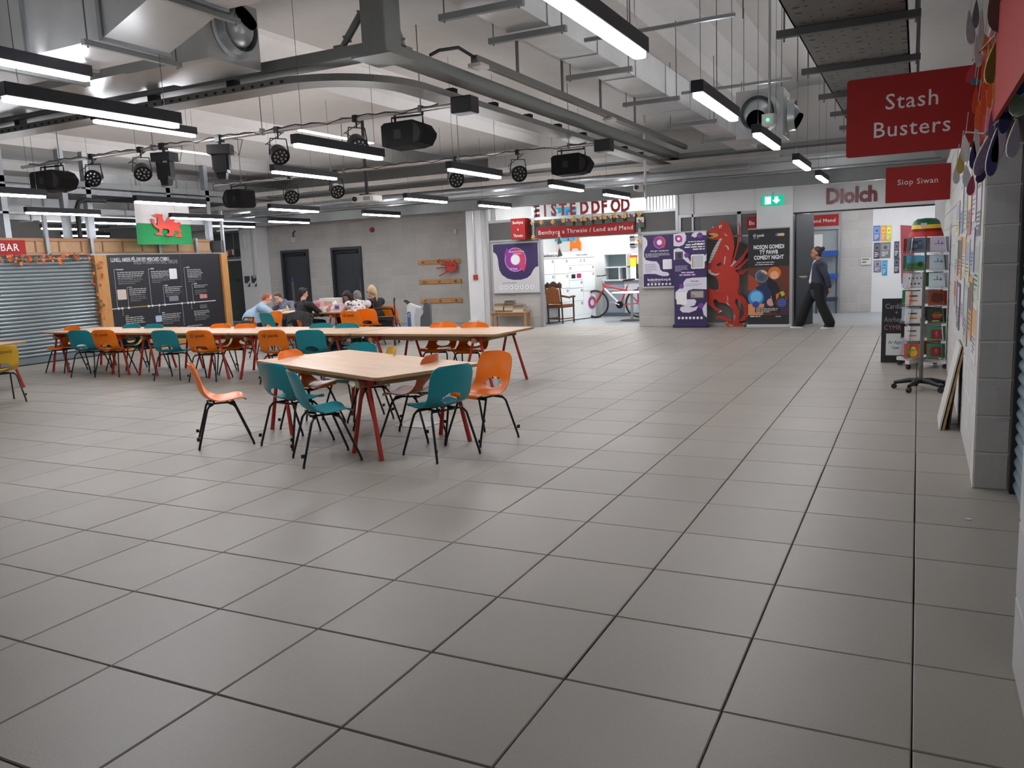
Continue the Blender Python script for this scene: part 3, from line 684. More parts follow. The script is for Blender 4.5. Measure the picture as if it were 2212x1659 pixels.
# ================================================================ LIGHTING BARS
LENS = M('led_lens', (150, 152, 158), .15, .3)
CABLE = M('cable', (34, 34, 36), .6)
def bar(name, label, y, z, x0, x1, hang):
    t = thing(name, label, 'lighting bar', (x0, y, z)); mb = MB(); mb.tube([(x0, y, z), (x1, y, z)], .026, 10); part('pipe', mb, M('bar_aluminium', (190, 186, 182), .35, .5), t, 40)
    mb = MB(); P_ = [(x0+.2+(x1-x0-.4)*i/60, y-.02, z+.028+.012*math.sin(i*2.1)-.03*max(0, math.sin(i*.7))) for i in range(61)]; mb.tube(P_, .008, 5); part('power_cable', mb, CABLE, t)
    for x in hang:
        mb = MB(); mb.tube([(x, y, z), (x, y, ZR)], .006, 6); mb.box(x-.02, x+.02, y-.03, y+.03, z-.03, z+.05); part('suspension_rod', mb, WIRE, t)
    return t
bar('lighting_bar', 'long aluminium lighting bar nearer the camera carrying stage lamps', 5.6, 3.37, -12.5, -4.75, (-11.6, -9.6, -7.6, -5.2))
bar('lighting_bar', 'long aluminium lighting bar farther away behind the projector pole', 9.6, 3.35, -12.6, -4.5, (-11.9, -9.4, -7.0, -5.0))
def par(label, x, y, zb, rz, tilt=25, s=1.0):
    t = thing('par_lamp', label, 'stage lamp', (x, y, zb-.28), 'stage lamps on the bars'); c = V((x, y, zb-.3*s))
    ax = V((math.cos(rz)*math.cos(math.radians(tilt)), math.sin(rz)*math.cos(math.radians(tilt)), -math.sin(math.radians(tilt)))); sd = ax.cross(Z).normalized(); r = .115*s
    mb = MB(); mb.lathe([(.05*s, -.13*s), (r*.75, -.11*s), (r*.95, -.05*s), (r, .02), (r*1.06, .03), (r*1.06, .05), (r*.93, .05), (r*.9, .035)], c, ax, 18); bd = part('body', mb, BLKM, t, 40)
    up_ = sd.cross(ax); mb = MB()
    for i in range(12):
        a = 2*PI*i/9 if i < 9 else 2*PI*i/3; q = r*.66 if i < 9 else r*.28
        mb.ell(c+ax*.042+sd*q*math.cos(a)+up_*q*math.sin(a), .016*s, .016*s, .016*s, 6, 4)
    part('lenses', mb, LENS, bd, kind='stuff')
    mb = MB(); e = r*1.12; top = c+Z*.2*s
    mb.tube([c-sd*e, top-sd*e*.8, top+sd*e*.8, c+sd*e], .009, 6); part('yoke', mb, BLKM, t)
    mb = MB(); mb.tube([top, (x, y, zb+.01)], .011, 6); mb.box(x-.03, x+.03, y-.04, y+.04, zb-.035, zb+.045); part('clamp', mb, BLKM, t)
    mb = MB(); mb.tube([c-ax*.12*s, c-ax*.16*s+sd*.1+Z*.05, c+sd*.17+Z*.12, (x+.1, y, zb-.03), (x+.02, y, zb)], .006, 5); part('lead', mb, CABLE, t)
def moving_head(label, x, y, zb, rz):
    t = thing('moving_head_lamp', label, 'stage lamp', (x, y, zb-.5), 'stage lamps on the bars')
    u = V((math.cos(rz), math.sin(rz), 0)); v = Z.cross(u)
    def bx(mb, a0, a1, b0, b1, z0, z1, tz=1.0):
        q = []
        for (z, k) in ((z0, tz), (z1, 1)):
            for (a, b) in ((a0, b0), (a1, b0), (a1, b1), (a0, b1)): q.append(V((x, y, 0))+u*a*k+v*b*k+Z*z)
        mb.add(q, [(3, 2, 1, 0), (4, 5, 6, 7), (0, 1, 5, 4), (1, 2, 6, 5), (2, 3, 7, 6), (3, 0, 4, 7)])
    mb = MB(); bx(mb, -.15, .15, -.1, .1, zb-.2, zb-.08); part('base', mb, BLACK, t)
    mb = MB(); bx(mb, -.11, -.07, -.05, .05, zb-.4, zb-.2); bx(mb, .07, .11, -.05, .05, zb-.4, zb-.2); part('yoke', mb, BLACK, t)
    mb = MB(); bx(mb, -.09, .09, -.08, .08, zb-.44, zb-.22, .92); bx(mb, -.065, .065, -.06, .06, zb-.52, zb-.44, .8); part('head', mb, BLKM, t)
    mb = MB(); mb.tube([(x, y, zb-.08), (x, y, zb+.02)], .02, 8); mb.box(x-.04, x+.04, y-.05, y+.05, zb-.04, zb+.05); part('clamp', mb, BLKM, t)
    mb = MB(); mb.tube([V((x, y, zb-.1))+u*.1, V((x, y, zb-.22))+u*.24, V((x, y, zb-.02))+u*.3, V((x, y, zb))+u*.12], .006, 5); part('lead', mb, CABLE, t)
def speaker(label, x, y, zb, rz, w_=.6, h=.34, tilt=0.0):
    t = thing('loudspeaker', label, 'loudspeaker', (x, y, zb-.5), 'black loudspeakers hung on the bars')
    u = V((math.cos(rz), math.sin(rz), 0)); u = (u*math.cos(tilt)+Z*math.sin(tilt)); v = Z.cross(u).normalized(); k = u.cross(v); c = V((x, y, zb-.12-h*.5))
    pts = [(-w_/2, -h*.42), (-w_/2, h*.36), (-w_*.42, h*.46), (w_*.25, h*.5), (w_*.4, h*.38), (w_*.52, h*.05), (w_*.5, -h*.12), (w_*.4, -h*.4), (w_*.2, -h*.48), (-w_*.38, -h*.5)]
    mb = MB(); mb.prism(pts, c+v*.17, u, k, .34); part('cabinet', mb, M('speaker_black', (16, 16, 17), .75, var=.1, bump=.1, spec=.2), t)
    mb = MB(); mb.prism([(w_*.27, h*.4), (w_*.36, h*.3), (w_*.44, 0), (w_*.36, -h*.33), (w_*.25, -h*.36)], c+v*.171, u, k, .342); part('grille', mb, M('speaker_grille', (11, 11, 12), .7), t)
    mb = MB(); mb.prism(rrect(.09, .1, .01, 2, -w_*.12, 0), c+v*.171, u, k, .342); part('handle_recess', mb, M('speaker_grille', (11, 11, 12), .7), t)
    mb = MB(); mb.tube([c-u*w_*.4+k*h*.4, c-u*w_*.4+k*(h*.5+.07), c+u*w_*.35+k*(h*.5+.07), c+u*w_*.35+k*h*.4], .012, 6); mb.tube([(x+.2, y, zb-.06), (x+.2, y, zb)], .014, 6); mb.tube([(x-.18, y, zb-.1), (x-.18, y, zb)], .014, 6); part('bracket', mb, BLKM, t)
B1, B2 = 3.37, 3.35
speaker('black loudspeaker at the left end of the nearer lighting bar', -11.78, 5.6, B1, .15, .58, .3)
par('round LED stage lamp facing the camera beside the left loudspeaker', -10.88, 5.6, B1, -1.05, 8)
par('round LED stage lamp tilted down, left of the moving head pair', -9.86, 5.6, B1, -.6, 40)
moving_head('black moving head lamp, left one of two on the nearer bar', -9.4, 5.6, B1, .2)
moving_head('black moving head lamp with pale side panel, right one of two on the nearer bar', -8.35, 5.6, B1, .5)
par('round LED stage lamp alone in the middle of the nearer bar', -7.35, 5.6, B1, -.5, 40)
par('round LED stage lamp half hidden behind a linear lamp, nearer bar', -6.12, 5.6, B1, -.55, 42)
speaker('black loudspeaker near the right end of the nearer lighting bar', -5.38, 5.6, B1, .1, .54, .29)
speaker('black loudspeaker at the left end of the farther lighting bar', -12.0, 9.6, B2, 3.0, .56, .36)
par('round LED stage lamp with warm lenses on the farther bar', -10.68, 9.6, B2, -.7, 30, 1.15)
par('round LED stage lamp left of the projector pole, farther bar', -9.6, 9.6, B2, -.6, 30, 1.1)
par('round LED stage lamp half hidden below a linear lamp, farther bar', -7.08, 9.6, B2, -.8, 20, 1.1)
par('round LED stage lamp hanging near the far right loudspeaker', -5.9, 9.6, B2, -.8, 15, 1.1)
speaker('black loudspeaker near the right end of the farther lighting bar', -4.95, 9.6, B2, .1, .6, .32)
for (x, y, z, l) in ((-4.62, 5.6, 3.28, 'nearer'), (-4.42, 9.6, 3.24, 'farther')):
    mb = MB(); mb.cbox(x-.13, x+.13, y-.1, y+.1, z-.02, z+.16, .01); single('bar_end_box', mb, BLACK, 'small black box fixed at the right end of the %s lighting bar' % l, 'box')
# projector on its pole
t = thing('projector', 'white projector hanging from a black pole in mid hall', 'projector', (-9.15, 9.9, 2.85))
mb = MB(); mb.cbox(-9.4, -8.92, 9.75, 10.05, 2.8, 2.92, .012); part('body', mb, M('projector_white', (206, 206, 204), .45), t)
mb = MB(); mb.lathe([(.045, 0), (.045, .03), (.035, .03), (.03, .015)], (-9.32, 9.75, 2.86), -Y, 14); part('lens', mb, BLACK, t)
mb = MB()
for i in range(5): mb.box(-9.13+.03*i, -9.115+.03*i, 9.746, 9.75, 2.825, 2.895)
part('vent', mb, M('vent_grey', (90, 90, 90), .6), t, kind='stuff')
mb = MB(); mb.tube([(-9.15, 9.9, 2.92), (-9.15, 9.9, 4.3)], .03, 8); mb.box(-9.25, -9.05, 9.8, 10, 2.92, 2.95); part('pole', mb, BLACK, t)
# cctv camera on its drop pole near the shop
t = thing('cctv_camera', 'white security camera on a white drop pole before the repair shop', 'camera', (-4.95, 13.2, 2.85))
mb = MB(); mb.tube([(-4.87, 13.2, 2.72), (-4.87, 13.2, ZR)], .025, 8); part('pole', mb, M('pole_white', (190, 188, 184), .5), t)
mb = MB(); mb.cbox(-5.05, -4.9, 13.0, 13.3, 2.86, 2.99, .02); part('body', mb, M('cam_white', (214, 212, 208), .5), t)
mb = MB(); mb.lathe([(.04, 0), (.045, .02), (.03, .02)], (-4.985, 13.0, 2.93), -Y, 12); part('lens', mb, BLACK, t)
# fire alarm sounder and sensor on the block wall, box with cable
mb = MB(); mb.lathe([(.07, 0), (.07, .05), (.05, .09)], (-14.05, 16.8, 2.68), -Y, 14); single('alarm_sounder', mb, flatc((150, 44, 46)), 'small red round alarm sounder high on the block wall', 'alarm')
mb = MB(); mb.cbox(-17.0, -16.85, 16.7, 16.8, 2.45, 2.62, .01); t = single('junction_box', mb, flatc((196, 194, 190)), 'white junction box with black cable above the left dark door', 'box')
mb = MB(); mb.tube([(-16.92, 16.74, 2.62), (-16.92, 16.74, 2.75), (-16.84, 16.74, 2.8)], .02, 6); part('cable', mb, BLACK, t)
mb = MB(); mb.cbox(-11.35, -11.25, 16.74, 16.8, 2.42, 2.55, .01); single('wall_sensor', mb, flatc((205, 203, 200)), 'small white oval sensor high on the block wall above the pegs', 'sensor')
# ================================================================ CHAIRS
def shell_mesh():
    prof = [(-.315, .79), (-.30, .745), (-.285, .70), (-.268, .655), (-.252, .61), (-.24, .57), (-.228, .53), (-.21, .495), (-.18, .465), (-.14, .443), (-.09, .428), (-.03, .42), (.03, .42), (.09, .426), (.15, .434), (.195, .437), (.225, .428), (.238, .412)]
    P = [V((p[0]*.86, 0, p[1])) for p in prof]; L = [0]
    for a, b in zip(P, P[1:]): L.append(L[-1]+(b-a).length)
    T = L[-1]; N, MM = 44, 20
    def at(t):
        d = t*T
        for i in range(len(L)-1):
            if d <= L[i+1]+1e-9:
                f = (d-L[i])/(L[i+1]-L[i]); return P[i].lerp(P[i+1], f)
        return P[-1]
    def wid(d):
        w0 = .188+.034*min(1, d/.12)
        if d > .34: w0 = .222+.008*math.sin((d-.34)/(T-.34)*PI)
        if d < .07: w0 *= (1-((.07-d)/.07)**2.6*.22)
        if d > T-.09: w0 *= (1-((d-T+.09)/.09)**2.4*.25)
        return w0
    bm = bmesh.new(); G = []; UV = {}
    hc, hw, hh = .306, .1, .057      # hole centre along the profile, half width, half height
    for i in range(N+1):
        t = i/N; d = t*T; p = at(t); tg = (at(min(1, t+.01))-at(max(0, t-.01))).normalized(); nr = V((tg.z, 0, -tg.x))*-1
        if nr.x < 0 and d < .3: nr = -nr
        nr = V((-tg.z, 0, tg.x))           # towards the sitter
        w_ = wid(d); cv = .045 if d < .34 else .045-.03*min(1, (d-.34)/.15)
        row = []
        for j in range(MM+1):
            s = -1+2*j/MM; y = s*w_
            q = p+nr*(cv*s*s)+V((0, y, 0))
            if d < .05: q = q-tg*(0)-Z*(.018*s*s*(1-d/.05))
            if d > T-.08: q = q-Z*(.0)
            # hole snapping
            r = math.hypot((d-hc)/hh, y/hw); row.append((q, d, y, r))
        G.append(row)
    def pos(i, j):
        q, d, y, r = G[i][j]
        if r < 1 and r > 1e-6:
            d2 = hc+(d-hc)/r; y2 = y/r; t = d2/T; p = at(t); tg = (at(min(1, t+.01))-at(max(0, t-.01))).normalized(); nr = V((-tg.z, 0, tg.x)); w_ = wid(d2); cv = .045
            return p+nr*(cv*(y2/w_)**2+.0)+V((0, y2, 0))
        return q
    vm = {}
    def vert(i, j):
        if (i, j) not in vm: vm[i, j] = bm.verts.new(pos(i, j))
        return vm[i, j]
    for i in range(N):
        for j in range(MM):
            dc = (G[i][j][1]+G[i+1][j][1])/2; yc = (G[i][j][2]+G[i][j+1][2])/2
            if math.hypot((dc-hc)/hh, yc/hw) < 1: continue
            bm.faces.new([vert(i, j), vert(i, j+1), vert(i+1, j+1), vert(i+1, j)])
    bmesh.ops.recalc_face_normals(bm, faces=bm.faces)
    bmesh.ops.solidify(bm, geom=bm.faces[:], thickness=.007)
    me = bpy.data.meshes.new('shell'); bm.to_mesh(me); bm.free()
    me.polygons.foreach_set('use_smooth', [True]*len(me.polygons)); me.set_sharp_from_angle(angle=math.radians(50)); return me
SHELL = shell_mesh()
CC = {'orange': M('chair_orange', (252, 126, 8), .32, var=.05, scale=3), 'teal': M('chair_teal', (8, 136, 148), .35, var=.06, scale=3),
      'yellow': M('chair_mustard', (206, 162, 40), .35, var=.06, scale=3), 'rust': M('chair_rust', (196, 96, 44), .38, var=.06, scale=3)}
SH = {}
for k, m in CC.items():
    s = SHELL.copy(); s.materials.append(m); SH[k] = s
LEGM = M('chair_leg', (32, 34, 35), .4, .4)
def leg_me(sx, sy):
    mb = MB(); f = .25 if sx > 0 else -.235
    top = (.1, .0) if sx > 0 else (-.115, .0)
    mb.tube([(f, sy*.225, 0), (f*.98, sy*.223, .03), (top[0]+.02*sx, sy*.18, .36), (top[0], sy*.165, .388), (top[0]-.03*sx, sy*.14, .398), (top[0]-.05*sx, sy*.05, .402)], .0105, 7)
    if sx < 0: mb.box(f-.014, f+.014, sy*.225+sy*.004-.006, sy*.225+sy*.004+.006, .09, .12)
    return mesh('leg', mb, LEGM, smooth=40)
LEGS = [leg_me(a, b) for a in (1, -1) for b in (1, -1)]
mb = MB()
for sy in (1, -1): mb.tube([(.12, sy*.1, .402), (-.13, sy*.1, .405)], .009, 6)
mb.tube([(.1, -.16, .396), (.1, .16, .396)], .009, 6); mb.tube([(-.11, -.16, .4), (-.11, .16, .4)], .009, 6)
FRAME = mesh('seat_frame', mb, LEGM)
LOGO = M('chair_print', (120, 52, 10), .5)
CH_GROUP = 'moulded plastic chairs'
def chair(colr, top, face, label, logo=False, dz=.79, group=CH_GROUP):
    """top: world x,y of the middle of the back's top edge; face: degrees"""
    a = math.radians(face); x = top[0]+.268*math.cos(a); y = top[1]+.268*math.sin(a)
    t = thing('plastic_chair', label, 'chair', (x, y, 0), group)
    link('shell', SH[colr], t); link('seat_frame', FRAME, t)
    for l in LEGS: link('leg', l, t)
    if logo:
        # printed name on the outside of the back
        lm = LOGO if colr != 'yellow' else M('chair_print2', (150, 96, 20), .5)
        o = link('lettering', text_mesh('tŷ pawb', .075, 'CENTER', .0006, .012, 1.0, lm), t)
        ux, uy = V((0, -1, 0)), V((-.29, 0, .95)).normalized(); n = ux.cross(uy); p = V((-.2535, 0, .685))-n*-.004
        o.matrix_basis = Matrix(((ux.x, uy.x, n.x, p.x), (ux.y, uy.y, n.y, p.y), (ux.z, uy.z, n.z, p.z), (0, 0, 0, 1)))
    t.rotation_euler = (0, 0, a); return t
def pz(u, v, z):
    d = _f+_R*((u-1106)/FPX)-_U*((v-829.5)/FPX); k = (z-CAM.z)/d.z; return CAM+d*k
CH = [('orange', (-6.1, 2.7), 48, 'orange plastic chair seen side-on at the left of the near table, apart from it', 0),
      ('teal', (-5.24, 2.82), 80, 'teal plastic chair at the left corner of the near table, back to the camera', 0),
      ('teal', (-4.66, 2.43), 52, 'teal plastic chair standing sideways, foremost left of the near table', 0),
      ('teal', (-3.36, 2.98), 158, 'teal plastic chair at the right end of the near table, foremost on the right', 0),
      ('orange', (-3.47, 3.97), 252, 'bright orange plastic chair turned to the camera, right of the near table', 0),
      ('rust', (-3.99, 3.68), 190, 'faded rust-orange plastic chair half behind the right end of the near table', 0),
      ('yellow', (-4.8, 4.22), 225, 'mustard yellow plastic chair behind the near table', 0),
      ('teal', (-5.46, 4.6), 265, 'bright teal plastic chair behind the near table beside the mustard one', 0),
      ('orange', (-5.88, 3.78), 5, 'orange plastic chair behind the left end of the near table', 0),
      ('teal', (-12.45, 6.13), 106, 'teal plastic chair, first from the left on the near side of the long table row', 0),
      ('orange', (-11.95, 6.2), 106, 'orange printed plastic chair beside the leftmost teal one, near side of long row', 1),
      ('teal', (-10.42, 6.09), 106, 'teal plastic chair, third from the left on the near side of the long row', 0),
      ('orange', (-9.65, 6.08), 106, 'orange printed plastic chair, fourth from the left on near side of long row', 1),
      ('orange', (-8.26, 6.12), 107, 'orange printed plastic chair, fifth from the left on near side of long row', 1),
      ('teal', (-7.56, 6.11), 107, 'teal plastic chair, rightmost on the near side of the long row', 0),
      ('orange', (-13.65, 6.97), 275, 'orange plastic chair at the far left end behind the long row', 0),
      ('teal', (-12.64, 7.4), 277, 'teal plastic chair behind the long row, left one of the pair by the black board', 0),
      ('teal', (-12.02, 7.36), 277, 'teal plastic chair behind the long row, right one of the pair by the black board', 0),
      ('orange', (-10.42, 7.35), 277, 'orange plastic chair behind the long row, left of the middle orange pair', 0),
      ('orange', (-9.84, 7.31), 277, 'orange plastic chair behind the long row, right of the middle orange pair', 0),
      ('teal', (-8.25, 7.29), 277, 'teal plastic chair behind the long row in front of the seated group, left of two', 0),
      ('teal', (-7.73, 7.26), 277, 'teal plastic chair behind the long row in front of the seated group, right of two', 0),
      ('orange', (-6.06, 7.3), 277, 'orange plastic chair behind the right end of the long row, left of two', 0),
      ('orange', (-5.53, 7.26), 277, 'orange plastic chair behind the right end of the long row, right of two', 0),
      ('yellow', (-10.85, 3.9), 165, 'mustard yellow printed plastic chair cut off at the left edge', 1),
      ]
for (c, p, f, l, lg) in CH: chair(c, p, f, l, lg)
# ================================================================ TABLES
PLY = woodmat('plywood', (226, 190, 156), (208, 168, 132), (1, 5, 5), .4, 1.6)
PLYE = woodmat('plywood_edge', (176, 140, 100), (150, 116, 80), (4, 4, 60), .6)
LEGR = M('leg_red', (178, 52, 40), .45, .1, var=.08)
def table_proto(Lx=2.32, Wy=1.08, zt=.715):
    t = thing('trestle_table', 'x', 'table'); top = MB(); pts = rrect(Lx, Wy, .06, 4)
    top.prism(pts, (0, 0, zt-.028), X, Y, .028); top.m = [1]*len(top.f); top.m[1] = 0
    part('table_top', top, [PLY, PLYE], t)
    for s in (1, -1):
        mb = MB(); mb.cbox(-Lx/2+.2, Lx/2-.2, s*.36-.022, s*.36+.022, zt-.1, zt-.028, .004); part('rail', mb, PLYE, t)
    for sx in (1, -1):
        cx = sx*(Lx/2-.34); mb = MB(); mb.tube([(cx, -Wy/2+.02, zt-.085), (cx, Wy/2-.02, zt-.085)], .034, 12); part('cross_bar', mb, PLYE, t, 40)
        for sy in (1, -1):
            cy = sy*(Wy/2-.1); mb = MB(); mb.box(cx-.09, cx+.09, cy-.03, cy+.03, zt-.1, zt-.03); br = part('bracket', mb, LEGR, t)
            for k in (1, -1):
                mb = MB(); mb.tube([(cx+k*.05, cy, zt-.09), (cx+k*.225, cy+sy*.03, 0)], [.017, .021], 10); part('leg', mb, LEGR, t, 40)
    return t
T0 = table_proto()
T0.location = (-4.78, 3.58, 0); T0.rotation_euler = (0, 0, math.radians(157.5)); T0['label'] = 'plywood table with splayed red legs, nearest to the camera'; T0['group'] = 'plywood trestle tables'
for i, (x, y, l) in enumerate(((-5.84, 6.83, 'rightmost table of the long plywood row'), (-8.18, 6.9, 'third plywood table from the left in the long row'), (-10.5, 6.97, 'second plywood table from the left in the long row'), (-12.83, 7.05, 'leftmost table of the long plywood row'))):
    dup(T0, (x, y, 0), math.radians(-2), l, 'plywood trestle tables')
dup(T0, (-13.2, 4.3, 0), math.radians(20), 'plywood table behind the mustard chair at the left edge', 'plywood trestle tables')
dup(T0, (-12.9, 11.75, 0), math.radians(3), 'plywood table on the left where the group sits, before the dark doors', 'plywood trestle tables')

# small access hatch in the floor under the near table
mb = MB(); mb.box(-4.72, -4.36, 4.0, 4.3, .0005, .004); single('floor_hatch', mb, M('hatch', (168, 168, 166), .4, .5), 'small pale metal floor socket hatch under the near table', 'floor hatch')
# ================================================================ SHOP FRONTS, SIGNS, BANNERS
def onY(u, v, yy):
    d = _f+_R*((u-1106)/FPX)-_U*((v-829.5)/FPX); return CAM+d*((yy-CAM.y)/d.y)
def onX(u, v, xx):
    d = _f+_R*((u-1106)/FPX)-_U*((v-829.5)/FPX); return CAM+d*((xx-CAM.x)/d.x)
PUR, PINK, LIL, WHT = (58, 44, 92), (206, 62, 112), (222, 218, 232), (238, 238, 240)
def sign(name, label, o, ux, w, h, lines, size, r=0, t=.02, cat='sign', space=1.0, sx=1.0, dy=None):
    th = thing(name, label, cat, tuple(V(o)+V(ux)*w/2)); p = Panel(th, o, ux, Z, w, h, t, None, 'board', r, RED)
    n = len(lines)
    for i, s in enumerate(lines):
        y = h*(1-(i+1)/(n+1))-size*.34 if dy is None else dy[i]
        p.text(s, w/2, y, size, (226, 222, 220), 'CENTER', .004, sx, space)
    p.done(); return th
sign('shop_sign', 'long red sign reading Benthyca a Thrwsio / Lend and Mend over the shop entrance', (-8.2, 15.3, 2.13), X, 2.42, .26, ['Benthyca a Thrwsio / Lend and Mend'], .138, space=1.12, sx=1.0, dy=[.082])
th = thing('box_sign', 'red box sign reading Benthyca a Thrwsio left of the shop entrance', 'sign', (-8.6, 15.2, 2.12))
mb = MB(); mb.box(-8.79, -8.42, 15.1, 15.34, 2.12, 2.62); part('box', mb, RED, th)
for i, s in enumerate(('Benthyca', 'a', 'Thrwsio')): text(s, .105, (-8.605, 15.098, 2.49-.155*i), X, Z, SIGNW, th, 'lettering', 'CENTER', .001, .004, .72)
sign('hanging_sign', 'dark red hanging sign reading Stash Busters at the top right', (-.525, 4.0, 2.25), X, .86, .55, ['Stash', 'Busters'], .155, .02, .022, space=1.08, dy=[.315, .125])
sign('hanging_sign', 'smaller red hanging sign reading Siop Siwan beyond the first one', (-.455, 10.0, 2.18), X, .795, .48, ['Siop Siwan'], .105, .012, .022, space=1.1, dy=[.235])
sign('inner_sign', 'red sign reading Lend and Mend inside the passage', (-2.75, 19.05, 2.14), X, .96, .28, ['Lend and Mend'], .125, space=1.05, dy=[.095])
sign('side_sign', 'small red sign half hidden behind the white pillar', (-3.32, 15.38, 2.07), X, .21, .26, ['Be'], .12, dy=[.09])
sign('bar_sign', 'red sign with white letters E BAR over the kiosk shutter', (XK+.02, 5.9, 2.15), Y, 1.74, .28, [], .19)
text('E BAR', .2, (XK+.024, 7.5, 2.225), Y, Z, SIGNW, bpy.data.objects['bar_sign'], 'lettering', 'RIGHT', .001, .008, .95, 1.1)
# word on the wall above the passage
th = thing('wall_lettering', 'big dark red word Diolch on the white wall above the passage', 'lettering', (-1.2, YF, 2.5))
text('Diolch', .42, (-1.75, YF-.012, 2.5), X, Z, M('letter_maroon', (120, 46, 48), .35, var=.06), th, 'lettering', 'LEFT', .01, .038, .86)
# green running-man exit sign
th = thing('exit_sign', 'lit green and white exit sign on the white pillar', 'exit sign', (-2.77, 15.2, 2.54))
mb = MB(); mb.box(-2.98, -2.56, 15.22, 15.29, 2.54, 2.73); part('housing', mb, M('exit_green', (0, 150, 120), emit=.9), th)
mb = MB(); mb.prism([(-2.92, 2.56), (-2.8, 2.56), (-2.8, 2.71), (-2.92, 2.71)], (0, 15.219, 0), X, Z, .002); part('door_symbol', mb, M('exit_white', (235, 255, 250), emit=1.3), th)
mb = MB(); mb.prism([(-2.69, 2.565), (-2.61, 2.635), (-2.655, 2.635), (-2.655, 2.7), (-2.725, 2.7), (-2.725, 2.635), (-2.77, 2.635)], (0, 15.219, 0), X, Z, .002); part('arrow_symbol', mb, M('exit_white', (235, 255, 250), emit=1.3), th)
mb = MB(); mb.tube([(-2.77, 15.27, 2.73), (-2.77, 15.29, 2.8)], .008, 6); part('fixing', mb, ALU, th)
# ---- hanging letters above the entrance and strung decorations
th = thing('letter_banner', 'red cut-out letters spelling EISTEDDFOD strung above the shop entrance', 'letters', (-7.1, 15.5, 2.7))
MR = M('letter_red', (172, 56, 58), .5, var=.05)
for i, (ch, u) in enumerate(zip('EISTEDDFOD', (1154, 1175, 1191, 1209, 1231, 1253, 1277, 1299, 1319, 1341))):
    p = onY(u, 468-(u-1154)*.062, 15.5); text(ch, .4 if i not in (1,) else .38, p, X, Z, MR, th, 'letter', 'LEFT', .006, .045, .74)
mb = MB(); A, B = onY(1150, 441, 15.5), onY(1360, 425, 15.5); mb.tube([A, B], .004, 5); part('cord', mb, flatc((200, 200, 200)), th)
th = thing('flag_bunting', 'string of little white and green dragon flags along the shop fascia', 'bunting', (-6.5, 15.27, 2.6))
FL = [(1230, 478), (1250, 478), (1271, 476), (1292, 474), (1314, 472), (1339, 470), (1364, 468), (1383, 480), (1207, 514), (1208, 541)]
for i, (u, v) in enumerate(FL):
    p = onY(u, v, 15.27 if i < 8 else 15.2); g = part('flag', MB().prism([(-.085, -.11), (.085, -.11), (.085, .11), (-.085, .11)], p, X, Z, .003) if i < 8 else MB().prism([(-.05, -.16), (.09, -.13), (0, .17)], p, X, Z, .003), flatc((205, 208, 204)), th)
    mb = MB(); mb.flat([(-.085, -.11), (.085, -.11), (.085, .0), (-.085, .0)] if i < 8 else [(-.04, -.15), (.08, -.12), (.03, .0), (-.02, .0)], p-Y*.004, X, Z); mb.mi = 1
    mb.flat([(-.05, -.06), (-.02, -.02), (-.06, .05), (-.02, .07), (.01, .03), (.05, .06), (.03, .0), (.06, -.06), (.01, -.03)] if i < 8 else [(-.02, -.08), (.03, -.07), (.03, .02), (-.01, .05)], p-Y*.0046, X, Z); part('emblem', mb, [flatc((60, 92, 76)), flatc((140, 40, 44))], g)
mb = MB(); mb.tube([onY(1224, 468, 15.275), onY(1300, 463, 15.275), onY(1372, 458, 15.275), onY(1384, 470, 15.275)], .004, 5); part('cord', mb, flatc((190, 190, 186)), th)
th = thing('daffodil_garland', 'garland of paper daffodils around the shop fascia', 'garland', (-7, 15.24, 2.55))
for i, (u, v) in enumerate(((1150, 481), (1170, 480), (1194, 479), (1217, 476), (1239, 474), (1262, 473), (1284, 470), (1305, 469), (1327, 466), (1349, 467), (1381, 462), (1152, 512), (1380, 520))):
    p = onY(u, v, 15.24); mb = MB(); pts = []
    for k in range(12):
        a = PI/6*k+i*.3; r = .065 if k % 2 == 0 else .035; pts.append((r*math.cos(a), r*math.sin(a)))
    mb.prism(pts, p, X, Z, .006); g = part('daffodil', mb, flatc((232, 196, 84) if i % 3 else (238, 214, 150)), th)
    mb = MB(); mb.lathe([(.02, 0), (.028, .03), (.018, .03)], p-Y*.006, -Y, 10); part('trumpet', mb, flatc((226, 136, 44)), g)
mb = MB(); mb.tube([onY(1152, 512, 15.25), onY(1150, 481, 15.25), onY(1217, 474, 15.25), onY(1300, 467, 15.25), onY(1381, 460, 15.25), onY(1381, 520, 15.25), onY(1378, 590, 15.25)], .003, 5); part('cord', mb, flatc((150, 160, 140)), th)
# ---- posters and banners with the arrow-ring logo
def logo(p, x, y, r):
    p.circle(x, y, r*.98, (196, 150, 200)); p.arc(x, y, r*.45, r*.9, 95, 300, (150, 52, 150)); p.arc(x, y, r*.45, r*.9, -60, 95, PINK)
    p.poly([(x-r*1.02, y+r*.35), (x-r*.35, y+r*.35), (x-r*.72, y+r*1.0)], (150, 52, 150)); p.poly([(x+r*.3, y-r*.4), (x+r*1.0, y-r*.35), (x+r*.72, y-r*1.0)], PINK)
    p.circle(x, y, r*.4, WHT)
def dots(p, x0, x1, y, n, r, c=WHT):
    for i in range(n): p.circle(x0+(x1-x0)*i/(n-1), y, r, c, 12)
th = thing('wall_poster', 'large purple and white Lend and Mend poster with arrow ring, left of the entrance', 'poster', (-8.84, 15.37, .85))
p = Panel(th, (-9.46, 15.37, .85), X, Z, 1.25, 1.21, .012, (206, 205, 206)); w_, h_ = 1.25, 1.21
p.poly([(0.02, 1.19), (1.23, 1.19), (1.23, .62), (1.15, .60), (1.08, .52), (1.02, .42), (.92, .35), (.75, .31), (.55, .31), (.38, .35), (.24, .44), (.17, .56), (.15, .70), (.14, .84), (.11, .93), (.06, .99), (.02, 1.0)], PUR)
logo(p, .62, .8, .3)
